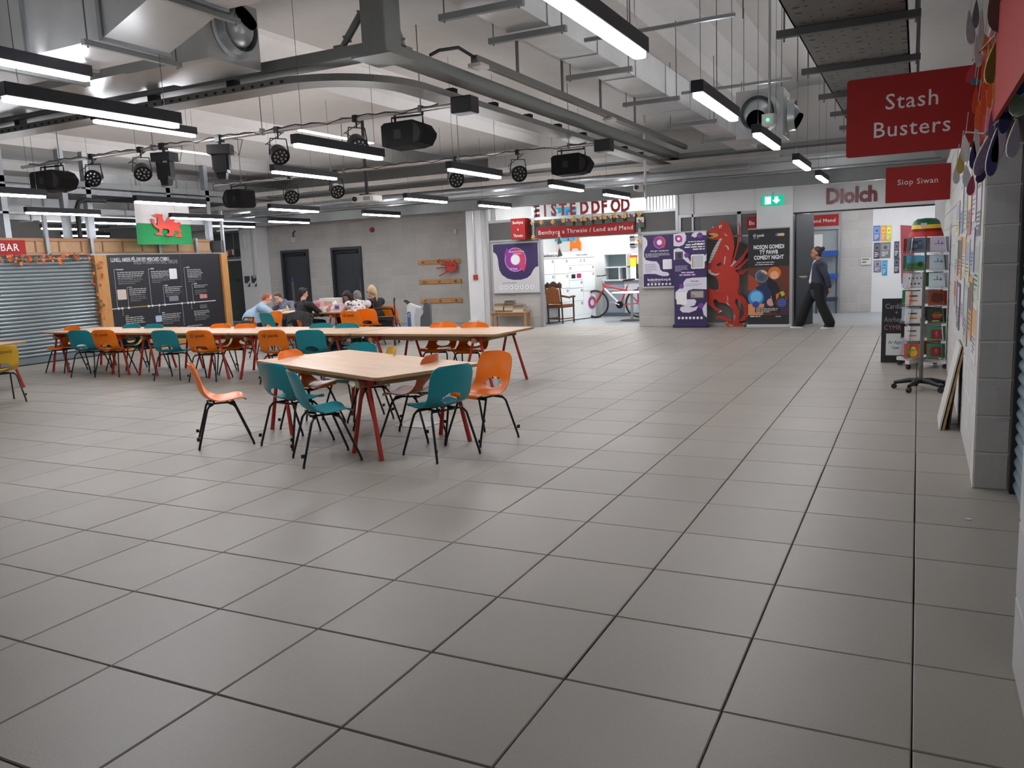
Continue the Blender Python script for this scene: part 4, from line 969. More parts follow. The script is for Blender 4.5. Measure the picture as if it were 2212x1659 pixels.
for (s, x, y, sz) in (('Benthyca & Thrwsio', .66, .98, .05), ('Lend & Mend', .68, .93, .042), ('Tŷ Pawb', .56, .56, .06)): p.text(s, x, y, sz, WHT, 'CENTER', .01)
p.lines(.25, .25, 1.0, 1, .03, .016, (120, 118, 124)); dots(p, .2, 1.05, .13, 7, .05, WHT); dots(p, .2, 1.05, .13, 7, .022, (160, 160, 164)); p.done()
for q in ((-9.48, -8.19, .83, .85), (-9.48, -8.19, 2.06, 2.08)): part('clip_rail', MB().box(q[0], q[1], 15.345, 15.372, q[2], q[3]), ALU, th)
th = thing('wall_poster', 'purple opening-times poster with lendandmend.org.uk, right of the entrance', 'poster', (-5.24, 15.37, .89))
p = Panel(th, (-5.63, 15.37, .89), X, Z, .77, 1.21, .012, (206, 205, 206)); p.rect(.02, .02, .75, 1.17, PUR)
p.poly([(.02, 1.14), (.08, 1.12), (.12, 1.05), (.12, .95), (.07, .88), (.04, .8), (.04, .7), (.08, .62), (.2, .59), (.33, .58), (.39, .5), (.41, .4), (.46, .35), (.58, .33), (.62, .28), (.58, .245), (.45, .25), (.3, .3), (.1, .31), (.02, .3)], LIL)
logo(p, .4, 1.0, .14); p.text('oriau agor / opening times', .4, .8, .05, WHT, 'CENTER', .015, .8)
p.lines(.07, .76, .7, 3, .032, .017, (190, 186, 200)); p.lines(.06, .52, .34, 5, .04, .012, (120, 116, 136)); p.rr(.47, .4, .68, .62, .02, WHT)
p.text('lendandmend.org.uk', .38, .15, .082, WHT, 'CENTER', .02, .8); p.lines(.16, .125, .62, 1, .02, .01, (190, 186, 200)); dots(p, .13, .63, .07, 7, .027); p.done()
for q in ((.865, .89), (2.08, 2.115)): part('clip_rail', MB().box(-5.65, -4.85, 15.345, 15.372, *q), ALU, th)
def rollup(name, label, o, w, h, c, base_c):
    th = thing(name, label, 'roll-up banner', (o[0]+w/2, o[1], 0))
    mb = MB(); mb.cbox(o[0]-.03, o[0]+w+.03, o[1]-.06, o[1]+.1, 0, .07, .012); part('base', mb, flatc(base_c), th)
    mb = MB(); mb.tube([(o[0]+w/2, o[1]+.05, .05), (o[0]+w/2, o[1]+.05, h)], .01, 6); part('pole', mb, ALU, th)
    mb = MB(); mb.box(o[0]-.005, o[0]+w+.005, o[1]-.01, o[1]+.02, h-.012, h+.012); part('top_rail', mb, ALU, th)
    return th, Panel(th, (o[0], o[1], .06), X, Z, w, h-.06, .003, c, 'sheet')
th, p = rollup('rollup_banner', 'tall purple roll-up banner with white blobs beside the dragon', (-4.84, 15.12), .72, 2.08, (58, 44, 92), (48, 36, 78))
Y0 = lambda y: 2.01-(y-225)*.001503
X0 = lambda x: (x-580)*.001515
def pp(*q): return [(min(.72, max(0, X0(a))), Y0(b)) for a, b in q]
p.poly(pp((580, 240), (740, 225), (765, 270), (760, 340), (720, 400), (660, 420), (580, 410)), LIL); logo(p, X0(655), Y0(310), .085)
p.poly(pp((840, 280), (860, 240), (920, 215), (1055, 210), (1055, 280), (960, 270), (890, 305)), LIL); p.circle(X0(962), Y0(278), .065, (120, 60, 150))
p.lines(X0(760), Y0(355), X0(1030), 2, .045, .018, WHT, right=True); p.lines(X0(720), Y0(395), X0(1030), 3, .05, .026, WHT, 3, True)
p.poly(pp((580, 460), (650, 440), (710, 470), (760, 520), (790, 590), (820, 640), (930, 640), (1000, 600), (1055, 540), (1055, 640), (960, 690), (830, 690), (770, 650), (720, 600), (580, 610)), LIL)
p.rr(X0(600), Y0(610), X0(715), Y0(495), .01, (80, 80, 86)); p.rect(X0(640), Y0(590), X0(690), Y0(520), (52, 52, 62)); p.circle(X0(770), Y0(552), .055, (120, 60, 150))
p.rr(X0(832), Y0(750), X0(1028), Y0(545), .03, WHT); p.rr(X0(845), Y0(735), X0(1010), Y0(560), .02, (196, 200, 206)); p.rect(X0(845), Y0(735), X0(862), Y0(575), (190, 150, 130))
p.lines(X0(600), Y0(700), X0(790), 4, .034, .014, (190, 186, 210)); p.lines(X0(690), Y0(790), X0(950), 1, .04, .03, (214, 190, 226)); p.lines(X0(660), Y0(825), X0(975), 1, .04, .03, (214, 190, 226), 4)
p.poly(pp((720, 940), (760, 890), (850, 878), (1055, 875), (1055, 1050), (860, 1040), (790, 1060), (760, 1120), (760, 1190), (880, 1190), (905, 1220), (880, 1280), (800, 1300), (860, 1310), (930, 1290), (900, 1350), (800, 1385), (700, 1380), (660, 1340), (680, 1295), (740, 1290), (640, 1250), (595, 1170), (600, 1080), (660, 1030), (715, 1010)), LIL)
p.circle(X0(690), Y0(998), .055, (120, 60, 150)); p.text('oriau agor', X0(880), Y0(935), .05, (70, 56, 104), 'CENTER', .015, .9); p.lines(X0(745), Y0(960), X0(1020), 3, .025, .008, (160, 156, 176))
p.rr(X0(615), Y0(1262), X0(765), Y0(1085), .02, WHT); p.rr(X0(812), Y0(1180), X0(1022), Y0(1060), .02, (90, 86, 96)); p.rect(X0(830), Y0(1165), X0(1005), Y0(1075), (170, 166, 160)); p.rect(X0(835), Y0(1160), X0(880), Y0(1125), (176, 120, 100))
p.circle(X0(975), Y0(1288), .062, (120, 60, 150)); p.poly(pp((990, 1330), (1030, 1260), (1055, 1230), (1055, 1460), (1010, 1420)), LIL); dots(p, X0(648), X0(978), Y0(1462), 7, .03); p.done()
th, p = rollup('rollup_banner', 'black Noson Gomedi comedy night roll-up banner with microphone picture', (-3.22, 15.0), .83, 2.06, (38, 38, 40), (196, 196, 200))
X6 = lambda x: (x-70)*.00144; Y6 = lambda y: 2.0-(y-160)*.00144
def p6(*q): return [(min(.828, max(.002, X6(a))), Y6(b)) for a, b in q]
p.poly(p6((65, 720), (645, 700), (645, 1405), (65, 1405)), (96, 52, 42)); p.poly(p6((500, 740), (645, 720), (645, 1080), (560, 1000)), (104, 50, 30)); p.poly(p6((70, 800), (180, 880), (240, 1000), (200, 1060), (70, 1040)), (164, 66, 42))
p.poly(p6((180, 1000), (330, 930), (400, 1060), (380, 1300), (240, 1300)), (34, 48, 86)); p.poly(p6((65, 1240), (300, 1240), (280, 1405), (65, 1405)), (222, 146, 96)); p.poly(p6((500, 1150), (645, 1150), (645, 1405), (480, 1405)), (70, 44, 60))
for (cx, cy, r, c) in ((440, 800, .13, (212, 116, 48)), (440, 830, .085, (232, 170, 130)), (180, 1150, .165, (60, 130, 196)), (185, 1140, .12, (110, 186, 230)), (545, 1230, .09, (70, 90, 160)), (390, 1220, .08, (206, 160, 150)), (430, 1150, .06, (200, 140, 110)), (180, 1250, .07, (60, 70, 150))): p.circle(X6(cx), Y6(cy), r, c)
p.poly(p6((330, 900), (360, 860), (480, 950), (520, 1050), (510, 1130), (460, 1180), (450, 1240), (490, 1300), (440, 1300), (400, 1150), (400, 1060), (340, 1000)), (24, 28, 40))
p.circle(X6(262), Y6(840), .135, (70, 150, 190)); p.circle(X6(265), Y6(842), .118, (92, 84, 92)); p.arc(X6(262), Y6(840), .08, .125, 20, 95, (222, 176, 140)); p.circle(X6(255), Y6(850), .06, (60, 78, 96))
p.poly(p6((510, 1080), (560, 1060), (590, 1110), (550, 1140)), (176, 190, 60)); p.poly(p6((460, 1110), (510, 1080), (500, 1140), (470, 1190)), (220, 120, 60)); p.poly(p6((590, 1120), (620, 1180), (600, 1180)), (204, 80, 60))
p.text('tŷ pawb', X6(140), Y6(275), .085, WHT, 'LEFT', .012, .8); p.lines(X6(140), Y6(295), X6(320), 1, .02, .01, (150, 150, 150))
for (x, c) in ((470, (110, 90, 170)), (500, (190, 180, 200)), (530, (226, 170, 150)), (555, (220, 190, 70))): p.circle(X6(x), Y6(258), .03, c)
for (s, y, sx) in (('NOSON GOMEDI', 450, .84), ('TŶ PAWB', 525, .9), ('COMEDY NIGHT', 600, .84)): p.text(s, X6(360), Y6(y), .115, WHT, 'CENTER', .03, sx*.82)
p.lines(X6(190), Y6(638), X6(520), 1, .03, .018, (200, 200, 200)); p.lines(X6(170), Y6(668), X6(540), 1, .03, .018, (200, 200, 200))
p.rect(X6(170), Y6(1365), X6(530), Y6(1300), (40, 40, 40)); p.lines(X6(185), Y6(1308), X6(520), 3, .032, .016, (200, 196, 190)); p.lines(X6(100), Y6(1415), X6(385), 1, .03, .024, (210, 210, 210)); p.lines(X6(460), Y6(1420), X6(605), 1, .03, .018, (210, 210, 210)); p.done()
# ---- red dragon cut-out
th = thing('dragon_cutout', 'tall red painted dragon cut-out rearing between the two roll-up banners', 'dragon', (-3.55, 15.24, 0))
def q5(pts): return [(-5.69+.001489*a, 2.33-.001494*b) for a, b in pts]
DR = M('dragon_red', (184, 48, 34), .5, var=.1, scale=4)
def dp(name, pts, mat, y=15.24, t=.016): return part(name, MB().prism(q5(pts), (0, y, 0), X, Z, t), mat, th)
dp('body', [(1045, 185), (1110, 150), (1190, 100), (1250, 55), (1268, 62), (1290, 35), (1300, 58), (1325, 45), (1345, 85), (1380, 140), (1405, 215), (1430, 300), (1440, 420), (1420, 520), (1390, 640), (1440, 740), (1500, 800), (1510, 860), (1500, 1000), (1470, 1120), (1440, 1200), (1300, 1215), (1210, 1200), (1180, 1160), (1060, 1140), (1030, 1040), (1060, 985), (1120, 1010), (1180, 1030), (1215, 1000), (1210, 900), (1175, 830), (1110, 800), (1040, 750), (1040, 650), (1085, 640), (1130, 560), (1190, 450), (1255, 290), (1200, 300), (1110, 295), (1060, 285), (1055, 268), (1140, 268), (1212, 245), (1205, 215), (1120, 203), (1050, 205)], DR)
dp('standing_leg', [(1300, 1150), (1300, 1210), (1380, 1270), (1430, 1340), (1440, 1420), (1425, 1500), (1330, 1490), (1300, 1520), (1330, 1545), (1430, 1545), (1480, 1548), (1570, 1540), (1575, 1510), (1500, 1500), (1500, 1420), (1512, 1340), (1490, 1290), (1445, 1215), (1450, 1100)], DR, 15.242)
dp('raised_leg', [(1040, 1100), (1150, 1120), (1130, 1200), (1160, 1270), (1250, 1315), (1235, 1352), (1180, 1320), (1110, 1270), (1040, 1210)], DR, 15.242)
dp('tail', [(1450, 1050), (1480, 1020), (1540, 1100), (1600, 1170), (1640, 1250), (1652, 1330), (1635, 1400), (1590, 1460), (1540, 1482), (1508, 1470), (1560, 1400), (1582, 1330), (1565, 1260), (1510, 1190), (1450, 1140)], DR, 15.238)
dp('tail_tip', [(1160, 1422), (1200, 1398), (1300, 1408), (1390, 1456), (1405, 1482), (1330, 1472), (1240, 1432), (1165, 1438)], DR, 15.238)
for nm, pts, c in (('wing_rib', [(1495, 60), (1525, 150), (1510, 350), (1440, 580), (1370, 720), (1350, 700), (1430, 540), (1480, 350), (1500, 180)], 0), ('wing_rib', [(1652, 350), (1645, 450), (1560, 600), (1440, 710), (1360, 755), (1360, 715), (1450, 640), (1560, 520), (1620, 420)], 0), ('wing_rib', [(1652, 540), (1630, 610), (1520, 722), (1400, 760), (1360, 770), (1370, 740), (1480, 700), (1580, 620)], 0), ('wing_rib', [(1655, 715), (1560, 805), (1440, 825), (1355, 800), (1360, 775), (1450, 795), (1560, 750)], 0),
                   ('wing_web', [(1510, 340), (1580, 392), (1618, 402), (1560, 530), (1470, 620), (1430, 600)], 1), ('wing_web', [(1570, 580), (1625, 600), (1560, 665), (1490, 700), (1470, 680)], 1), ('wing_web', [(1560, 735), (1605, 748), (1540, 785), (1440, 800)], 1)):
    dp(nm, pts, DR if c == 0 else M('wing_black', (40, 40, 42), .6), 15.25 if c == 0 else 15.256, .012)
yv = 15.222; cols = [flatc((196, 192, 186)), flatc((216, 168, 52)), flatc((226, 222, 214)), flatc((24, 22, 22)), flatc((206, 172, 170)), flatc((120, 26, 20))]
DN = ['plate', 'gold_paint', 'white_paint', 'black_paint', 'highlight', 'shade']
def ov(k, pts, dy=0): part(DN[k], MB().flat(q5(pts), (0, yv-dy, 0), X, Z), cols[k], th)
for i in range(9):      # throat plates
    a = i/9; b = (i+.86)/9
    A = lambda t, s: (1250-175*t**.85+s*(16+14*math.sin(PI*t)), 285+350*t)
    ov(0, [A(a, -1), A(a, 1), A(b, 1), A(b, -1)])
ov(0, [(1060, 715), (1095, 725), (1110, 765), (1160, 788), (1235, 780), (1180, 812), (1110, 800), (1060, 765)]); ov(1, [(1058, 222), (1140, 206), (1205, 218), (1212, 245), (1130, 275), (1062, 272), (1150, 245)], .001)
ov(3, [(1062, 208), (1180, 210), (1150, 240), (1070, 250)]); ov(2, [(1070, 206), (1170, 205), (1150, 216), (1090, 218)], .002); ov(2, [(1220, 105), (1262, 95), (1255, 130), (1225, 140)]); ov(3, [(1234, 112), (1250, 108), (1246, 128), (1234, 130)], .001); ov(2, [(1120, 105), (1155, 118), (1130, 124)])
for q in ([(1295, 200), (1320, 235), (1355, 250), (1310, 252)], [(1290, 385), (1340, 390), (1365, 430), (1350, 460), (1330, 410)], [(1300, 540), (1318, 545), (1300, 660), (1285, 640)], [(1470, 1020), (1510, 1080), (1560, 1140), (1500, 1090)], [(1330, 1090), (1350, 1150), (1340, 1210)], [(1310, 1190), (1350, 1220), (1380, 1260), (1330, 1230)], [(1170, 1030), (1215, 1010), (1195, 1030)], [(1440, 1380), (1450, 1390), (1445, 1470)], [(1380, 690), (1440, 600), (1470, 620), (1400, 690)]): ov(4, q)
ov(3, [(1180, 650), (1250, 620), (1245, 670), (1190, 680)]); ov(1, [(1300, 1500), (1335, 1480), (1340, 1500)]); ov(2, [(1195, 1355), (1250, 1315), (1255, 1335)]); ov(2, [(1330, 1530), (1420, 1535), (1400, 1545)]); ov(2, [(1555, 1505), (1580, 1510), (1575, 1540)])

mb = MB(); mb.box(-3.75, -3.35, 15.245, 15.38, 0, .02); mb.box(-3.58, -3.54, 15.26, 15.36, .02, .9); part('stand', mb, PINE, th)
# ---- low bench with piles of old books
BW = woodmat('bench_wood', (198, 150, 104), (170, 122, 80), (1, 8, 8))
th = thing('low_bench', 'small pale wooden bench stacked with books under the purple poster', 'bench', (-8.93, 15.15, 0))
mb = MB(); mb.cbox(-9.42, -8.44, 15.0, 15.32, .37, .4, .005); part('bench_top', mb, BW, th)
for x in (-9.38, -8.48):
    for y in (15.04, 15.28):
        mb = MB(); mb.cbox(x-.022, x+.022, y-.022, y+.022, 0, .37, .003); part('leg', mb, BW, th)
mb = MB(); mb.box(-9.36, -8.5, 15.06, 15.1, .3, .345); part('rail', mb, BW, th)
rb = random.Random(11); BC = [(120, 96, 72), (176, 158, 130), (92, 78, 66), (196, 186, 166), (142, 112, 84), (88, 60, 48), (206, 200, 188), (110, 110, 100)]
k = 0
for s, (x, n, w0) in enumerate(((-9.2, 5, .24), (-8.93, 7, .24), (-8.68, 4, .28))):
    z = .4
    for i in range(n):
        h = rb.uniform(.028, .05); w1 = w0+rb.uniform(-.03, .02); dx = rb.uniform(-.015, .015); y0 = 15.06+rb.uniform(0, .03)
        c = BC[(k*3+s) % 8]; k += 1
        th = thing('book', 'old book, number %s from the bottom in the %s pile on the bench' % (['one', 'two', 'three', 'four', 'five', 'six', 'seven'][i], ['left', 'tall middle', 'right'][s]), 'book', (x+dx, y0+.09, z), 'old books on the low bench')
        mb = MB(); mb.box(x+dx-w1/2, x+dx+w1/2, y0, y0+.18, z, z+.004); mb.box(x+dx-w1/2, x+dx+w1/2, y0, y0+.18, z+h-.005, z+h-.001); mb.box(x+dx-w1/2, x+dx+w1/2, y0, y0+.005, z+.004, z+h-.005); part('cover', mb, flatc(c), th)
        mb = MB(); mb.box(x+dx-w1/2+.004, x+dx+w1/2-.004, y0+.005, y0+.176, z+.004, z+h-.005); part('pages', mb, flatc((206, 190, 160)), th)
        z += h
# ================================================================ REPAIR SHOP INTERIOR
SHOPL = M('shop_fill_glow', (250, 252, 255), emit=42.0)
for (x, y, l) in ((-7.6, 16.8, 'nearer the lockers'), (-5.9, 16.8, 'nearer the bicycle'), (-6.8, 18.3, 'over the worktop')):  # unseen panels added to brighten the shop interior
    t = thing('shop_fill_panel', 'added flat fill light panel in the repair shop, %s' % l, 'lamp', (x, y, 3.4)); part('frame', MB().box(x-.32, x+.32, y-.32, y+.32, 3.41, 3.46), ALU, t); part('panel', MB().box(x-.3, x+.3, y-.3, y+.3, 3.4, 3.41), SHOPL, t)
    for s in (-.25, .25): part('wire', MB().tube([(x+s, y, 3.46), (x+s, y, ZR)], .004, 5), WIRE, t)
lamp(.1, 17.2, 2.82, 'added fill lamp inside the passage, right one', 3.05)  # both passage lamps are added to brighten its walls
lamp(-.9, 17.2, 2.82, 'added fill lamp inside the passage', 3.05)
# lockers along the left side of the shop
u = V((.308, .951, 0)).normalized(); n = u.cross(Z); LO = V((-8.53, 16.28, 0))
th = thing('parcel_locker', 'tall white bank of lockers with numbered doors inside the repair shop', 'lockers', tuple(LO+u*1.05))
mb = MB(); mb.prism([(0, .02), (2.11, .02), (2.11, 1.79), (0, 1.79)], LO-n*.45, u, Z, .44); part('carcass', mb, M('locker_gap', (150, 152, 154), .6), th)
WL = M('locker_white', (226, 230, 229), .35, var=.01)
def lk(name, a, b, c, d, mat, par=th, t=.008, off=.0): return part(name, MB().prism([(a, c), (b, c), (b, d), (a, d)], LO-n*(.01-off), u, Z, t+.004), mat, par)
lk('header', 0, 2.11, 1.64, 1.79, M('locker_header', (196, 198, 198), .5)); lk('plinth', 0, 2.11, .02, .12, WL)
text('lendandmend.org.uk', .105, LO+u*-.12+Z*1.685+n*.006, u, Z, flatc((60, 60, 66)), th, 'lettering', 'LEFT', .0006, .012, 1.0)
text('Loceri / Lockers', .075, LO+u*1.33+Z*1.69+n*.006, u, Z, flatc((90, 90, 96)), th, 'lettering', 'LEFT', .0006, .01, .95)
rl = random.Random(2)
for (a, b, zs) in ((0, .47, (.12, .5, .86, 1.24, 1.63)), (.47, 1.02, (.12, .5, .86, 1.24, 1.63)), (1.02, 1.6, (.12, .5, .84, 1.05, 1.26, 1.44, 1.63)), (1.6, 2.11, (.12, .74, 1.26, 1.44, 1.63))):
    for c, d in zip(zs, zs[1:]):
        o = lk('locker_door', a+.005, b-.005, c+.005, d-.005, WL)
        if (a, c) == (1.02, 1.05):
            lk('screen', 1.12, 1.28, 1.1, 1.21, BLACK, o, .006, .006); lk('label_plate', 1.34, 1.52, 1.1, 1.22, flatc((160, 40, 96)), o, .004, .006); continue
        left = rl.random() < .4; cx = a+.07 if left else b-.07; cz = d-.07
        q = LO+u*cx+Z*cz+n*.002; mb = MB(); mb.lathe([(.036, 0), (.036, .003)], q, n, 16); bd = part('badge', mb, flatc(((96, 66, 120), (164, 70, 100), (60, 60, 110))[rl.randrange(3)]), o)
        mb = MB(); mb.lathe([(.02, .003), (.02, .0045)], q, n, 12); part('badge_centre', mb, flatc((216, 214, 220)), bd)
q = LO+u*1.95+Z*.42+n*.004
mb = MB(); mats_ = [flatc((150, 70, 140)), flatc((190, 60, 110)), flatc((222, 222, 226))]
for k, (r, a0, a1) in enumerate(((.17, 0, 2*PI), (.12, 0, 2*PI), (.08, 0, 2*PI))):
    mb.mi = k; mb.flat(circ(0, 0, r, 20), q+n*(.001*k+.003), u, Z)
part('ring_logo', mb, mats_, th)
# murals on the rear wall
th = thing('wall_mural', 'bright mural of orange clips and a patterned blue strap on the shop wall', 'mural', (-8.3, 19.29, 1.6))
def pym(pts, c, dy=0):
    mb = MB(); P_ = [onY(a, b, 19.285-dy) for a, b in pts]; k = len(P_); mb.add(P_+[p+Y*.012 for p in P_], [tuple(range(k)), tuple(range(k, 2*k))[::-1]]+[(i, (i+1) % k, k+(i+1) % k, k+i) for i in range(k)]); return mb
ORG = flatc((240, 124, 24))
for dx, dy, lab in ((0, 0, 'left'), (60, -4, 'right')):
    part('orange_clip', pym([(1172+dx, 470+dy), (1177+dx, 470+dy), (1177+dx, 527+dy), (1184+dx, 527+dy), (1184+dx, 470+dy), (1191+dx, 470+dy), (1191+dx, 522+dy), (1195+dx, 528+dy), (1195+dx, 545+dy), (1190+dx, 545+dy), (1188+dx, 540+dy), (1177+dx, 540+dy), (1174+dx, 546+dy), (1171+dx, 546+dy)], 0), ORG, th)
s = part('patterned_strap', pym([(1193, 450), (1231, 447), (1245, 447), (1245, 520), (1231, 519), (1193, 523)], 0, .02), flatc((60, 190, 226)), th)
mb = MB(); rl = random.Random(5); pc = [flatc((150, 60, 150)), flatc((200, 216, 80)), flatc((90, 120, 210)), flatc((230, 240, 244))]
for i in range(34):
    mb.mi = i % 4; uu, vv = rl.uniform(1196, 1242), rl.uniform(452, 517); p = onY(uu, vv, 19.26); mb.flat(circ(0, 0, rl.uniform(.03, .06), 9, rl.uniform(.04, .08)), p, X, Z)
part('strap_pattern', mb, pc, s, kind='stuff')
# open shelf unit, worktop, wall boiler, wire grid
SG = M('unit_grey', (140, 146, 156), .5, var=.03)
th = thing('shelf_unit', 'grey open cube shelf standing at the left end of the worktop', 'shelf', (-7.45, 18.9, 1.0))
for q in ((-7.78, -7.12, 18.75, 19.15, 1.32, 1.345), (-7.78, -7.12, 18.75, 19.15, 1.68, 1.7), (-7.78, -7.76, 18.75, 19.15, 1.0, 1.68), (-7.14, -7.12, 18.75, 19.15, 1.0, 1.68), (-7.36, -7.34, 18.75, 19.15, 1.0, 1.32)):
    mb = MB(); mb.box(*q); part('panel', mb, M('shelf_white', (214, 216, 218), .5), th)
mb = MB(); mb.box(-7.76, -7.14, 19.1, 19.13, 1.0, 1.68); part('back_panel', mb, M('shelf_back', (132, 150, 152), .4), th)
th = thing('worktop_counter', 'grey panelled counter with pale worktop at the back of the repair shop', 'counter', (-6.5, 18.85, 0))
mb = MB(); mb.cbox(-7.8, -4.6, 18.5, 19.25, .96, 1.0, .006); part('worktop', mb, M('worktop_pale', (176, 180, 182), .4), th)
for i in range(5):
    a = -7.78+i*.63; mb = MB(); mb.cbox(a, a+.62, 18.56, 18.6, .1, .95, .004); part('panel', mb, SG if i % 2 == 0 else M('unit_light', (196, 198, 204), .5), th)
mb = MB(); mb.box(-7.78, -4.62, 18.62, 19.2, 0, .95); part('carcass', mb, SG, th)
mb = MB(); mb.box(-7.78, -4.62, 18.55, 18.56, .72, .75); part('rail', mb, flatc((206, 208, 212)), th)
p = onY(1330, 570, 18.85)
th = thing('coffee_urn', 'black cylindrical water urn on the worktop', 'urn', (-6.75, 18.85, 1.0))
mb = MB(); mb.lathe([(.13, 0), (.14, .02), (.14, .36), (.12, .4), (.03, .42)], (-6.75, 18.85, 1.0), Z, 18); part('body', mb, BLACK, th, 40); mb = MB(); mb.box(-6.78, -6.72, 18.68, 18.72, 1.05, 1.1); part('tap', mb, BLKM, th)
th = thing('kettle', 'small black kettle beside the urn', 'kettle', (-6.5, 18.8, 1.0)); mb = MB(); mb.lathe([(.09, 0), (.1, .05), (.08, .18), (.02, .21)], (-6.48, 18.8, 1.0), Z, 14); part('body', mb, BLACK, th, 40); mb = MB(); mb.tube([(-6.4, 18.8, 1.17), (-6.33, 18.8, 1.14), (-6.36, 18.8, 1.04)], .012, 6); part('handle', mb, BLACK, th)
for (x, c, l) in ((-6.98, (236, 204, 40), 'yellow and red tub on the worktop beside the urn'), (-6.3, (170, 160, 120), 'small patterned tin on the worktop')):
    th = thing('storage_tub', l, 'tub', (x, 18.95, 1.0)); mb = MB(); mb.box(x-.08, x+.08, 18.85, 19.0, 1.0, 1.34 if c[0] > 200 else 1.2); part('body', mb, flatc((230, 230, 228) if c[0] > 200 else c), th); mb = MB(); mb.box(x-.082, x+.082, 18.848, 19.002, 1.34, 1.58) if c[0] > 200 else mb.box(x-.07, x+.07, 18.86, 18.99, 1.2, 1.3); part('label', mb, flatc(c if c[0] > 200 else (190, 90, 70)), th); mb = MB(); mb.box(x-.083, x+.083, 18.847, 19.003, 1.58 if c[0] > 200 else 1.3, 1.64 if c[0] > 200 else 1.33); part('lid', mb, flatc((206, 50, 40)), th)
for (x, l) in ((-6.1, 'left'), (-5.92, 'right')):
    th = thing('mug', 'red mug, %s one of two on the worktop' % l, 'mug', (x, 18.75, 1.0)); mb = MB(); mb.lathe([(.04, 0), (.05, .01), (.05, .1), (.045, .1), (.042, .02)], (x, 18.75, 1.0), Z, 12); part('body', mb, flatc((196, 70, 64)), th, 40); mb = MB(); mb.tube([(x+.045, 18.75, 1.08), (x+.08, 18.75, 1.06), (x+.045, 18.75, 1.03)], .008, 6); part('handle', mb, flatc((196, 70, 64)), th)
th = thing('wall_boiler', 'white wall-hung boiler box with grey pipes in the repair shop', 'boiler', (-6.2, 19.15, 1.65))
mb = MB(); mb.cbox(-6.42, -5.8, 19.0, 19.29, 1.68, 2.6, .01); part('cabinet', mb, WPANEL, th)
mb = MB(); mb.tube([(-6.5, 19.22, 2.6), (-6.5, 19.22, 1.62), (-6.42, 19.22, 1.56), (-5.8, 19.22, 1.56)], .03, 8); part('pipe', mb, SG, th)
mb = MB(); mb.tube([(-6.62, 19.24, 1.4), (-6.62, 19.24, 1.72), (-6.55, 19.24, 1.8), (-6.5, 19.24, 1.8)], .02, 8); part('pipe', mb, SG, th)
mb = MB(); mb.tube([(-6.35, 19.24, 1.56), (-6.35, 19.24, 1.02)], .014, 8); part('pipe', mb, SG, th)
th = thing('wire_grid', 'white wall grid with hanging tools in the repair shop', 'tool grid', (-6.95, 19.27, 1.6))
mb = MB()
for i in range(9): mb.box(-7.2+i*.06, -7.194+i*.06, 19.272, 19.278, 1.7, 2.6)
for i in range(14): mb.box(-7.2, -6.71, 19.268, 19.272, 1.72+i*.065, 1.726+i*.065)
part('wires', mb, flatc((120, 122, 124)), th, kind='stuff')
for (z, l) in ((2.12, .5), (1.92, .36)): mb = MB(); mb.box(-7.18, -7.18+l, 19.24, 19.265, z, z+.03); mb.box(-7.18, -7.05, 19.24, 19.265, z-.05, z+.05); part('tool', mb, flatc((96, 98, 96)), th)
# carved armchair with its back to the hall
th = thing('carved_armchair', 'old carved oak armchair with brown leather back in the shop entrance', 'armchair', (0, 0, 0))
OAK = woodmat('dark_oak', (98, 62, 40), (70, 42, 28), (8, 8, 2)); LEA = M('brown_leather', (150, 88, 40), .4, var=.12)
for (x, y, h) in ((-.22, .23, 1.0), (-.22, -.23, 1.0)): part('back_leg', MB().tube([(x+.02, y, 0), (x, y, .45), (x-.07, y, h)], .024, 6), OAK, th)
for y in (.24, -.24): part('front_leg', MB().tube([(.24, y, 0), (.24, y, .66)], .024, 6), OAK, th)
part('seat', MB().cbox(-.24, .27, -.26, .26, .4, .46, .01), OAK, th)
part('seat_pad', MB().cbox(-.2, .24, -.22, .22, .46, .48, .008), LEA, th)
part('crest_rail', MB().prism([(-.25, 0), (.25, 0), (.25, .1), (.2, .15), (.12, .1), (.06, .15), (0, .17), (-.06, .15), (-.12, .1), (-.2, .15), (-.25, .1)], (-.262, 0, .9), Y, Z, .035), OAK, th)
part('back_panel', MB().prism([(-.2, 0), (.2, 0), (.2, .34), (.1, .4), (0, .42), (-.1, .4), (-.2, .34)], (-.24, 0, .52), Y, V((-.14, 0, 1)), -.03), LEA, th)
part('back_rail', MB().box(-.245, -.205, -.23, .23, .5, .56), OAK, th)
for s in (1, -1):
    part('arm', MB().tube([(-.22, s*.24, .7), (-.1, s*.25, .68), (.05, s*.26, .65), (.18, s*.26, .67), (.28, s*.26, .665)], .026, 8), OAK, th)
    part('stretcher', MB().tube([(-.2, s*.23, .12), (.24, s*.24, .12)], .018, 6), OAK, th)
part('stretcher', MB().tube([(-.2, -.23, .12), (-.2, .23, .12)], .018, 6), OAK, th)
th.location = (-8.18, 16.52, 0); th.rotation_euler = (0, 0, math.radians(74))
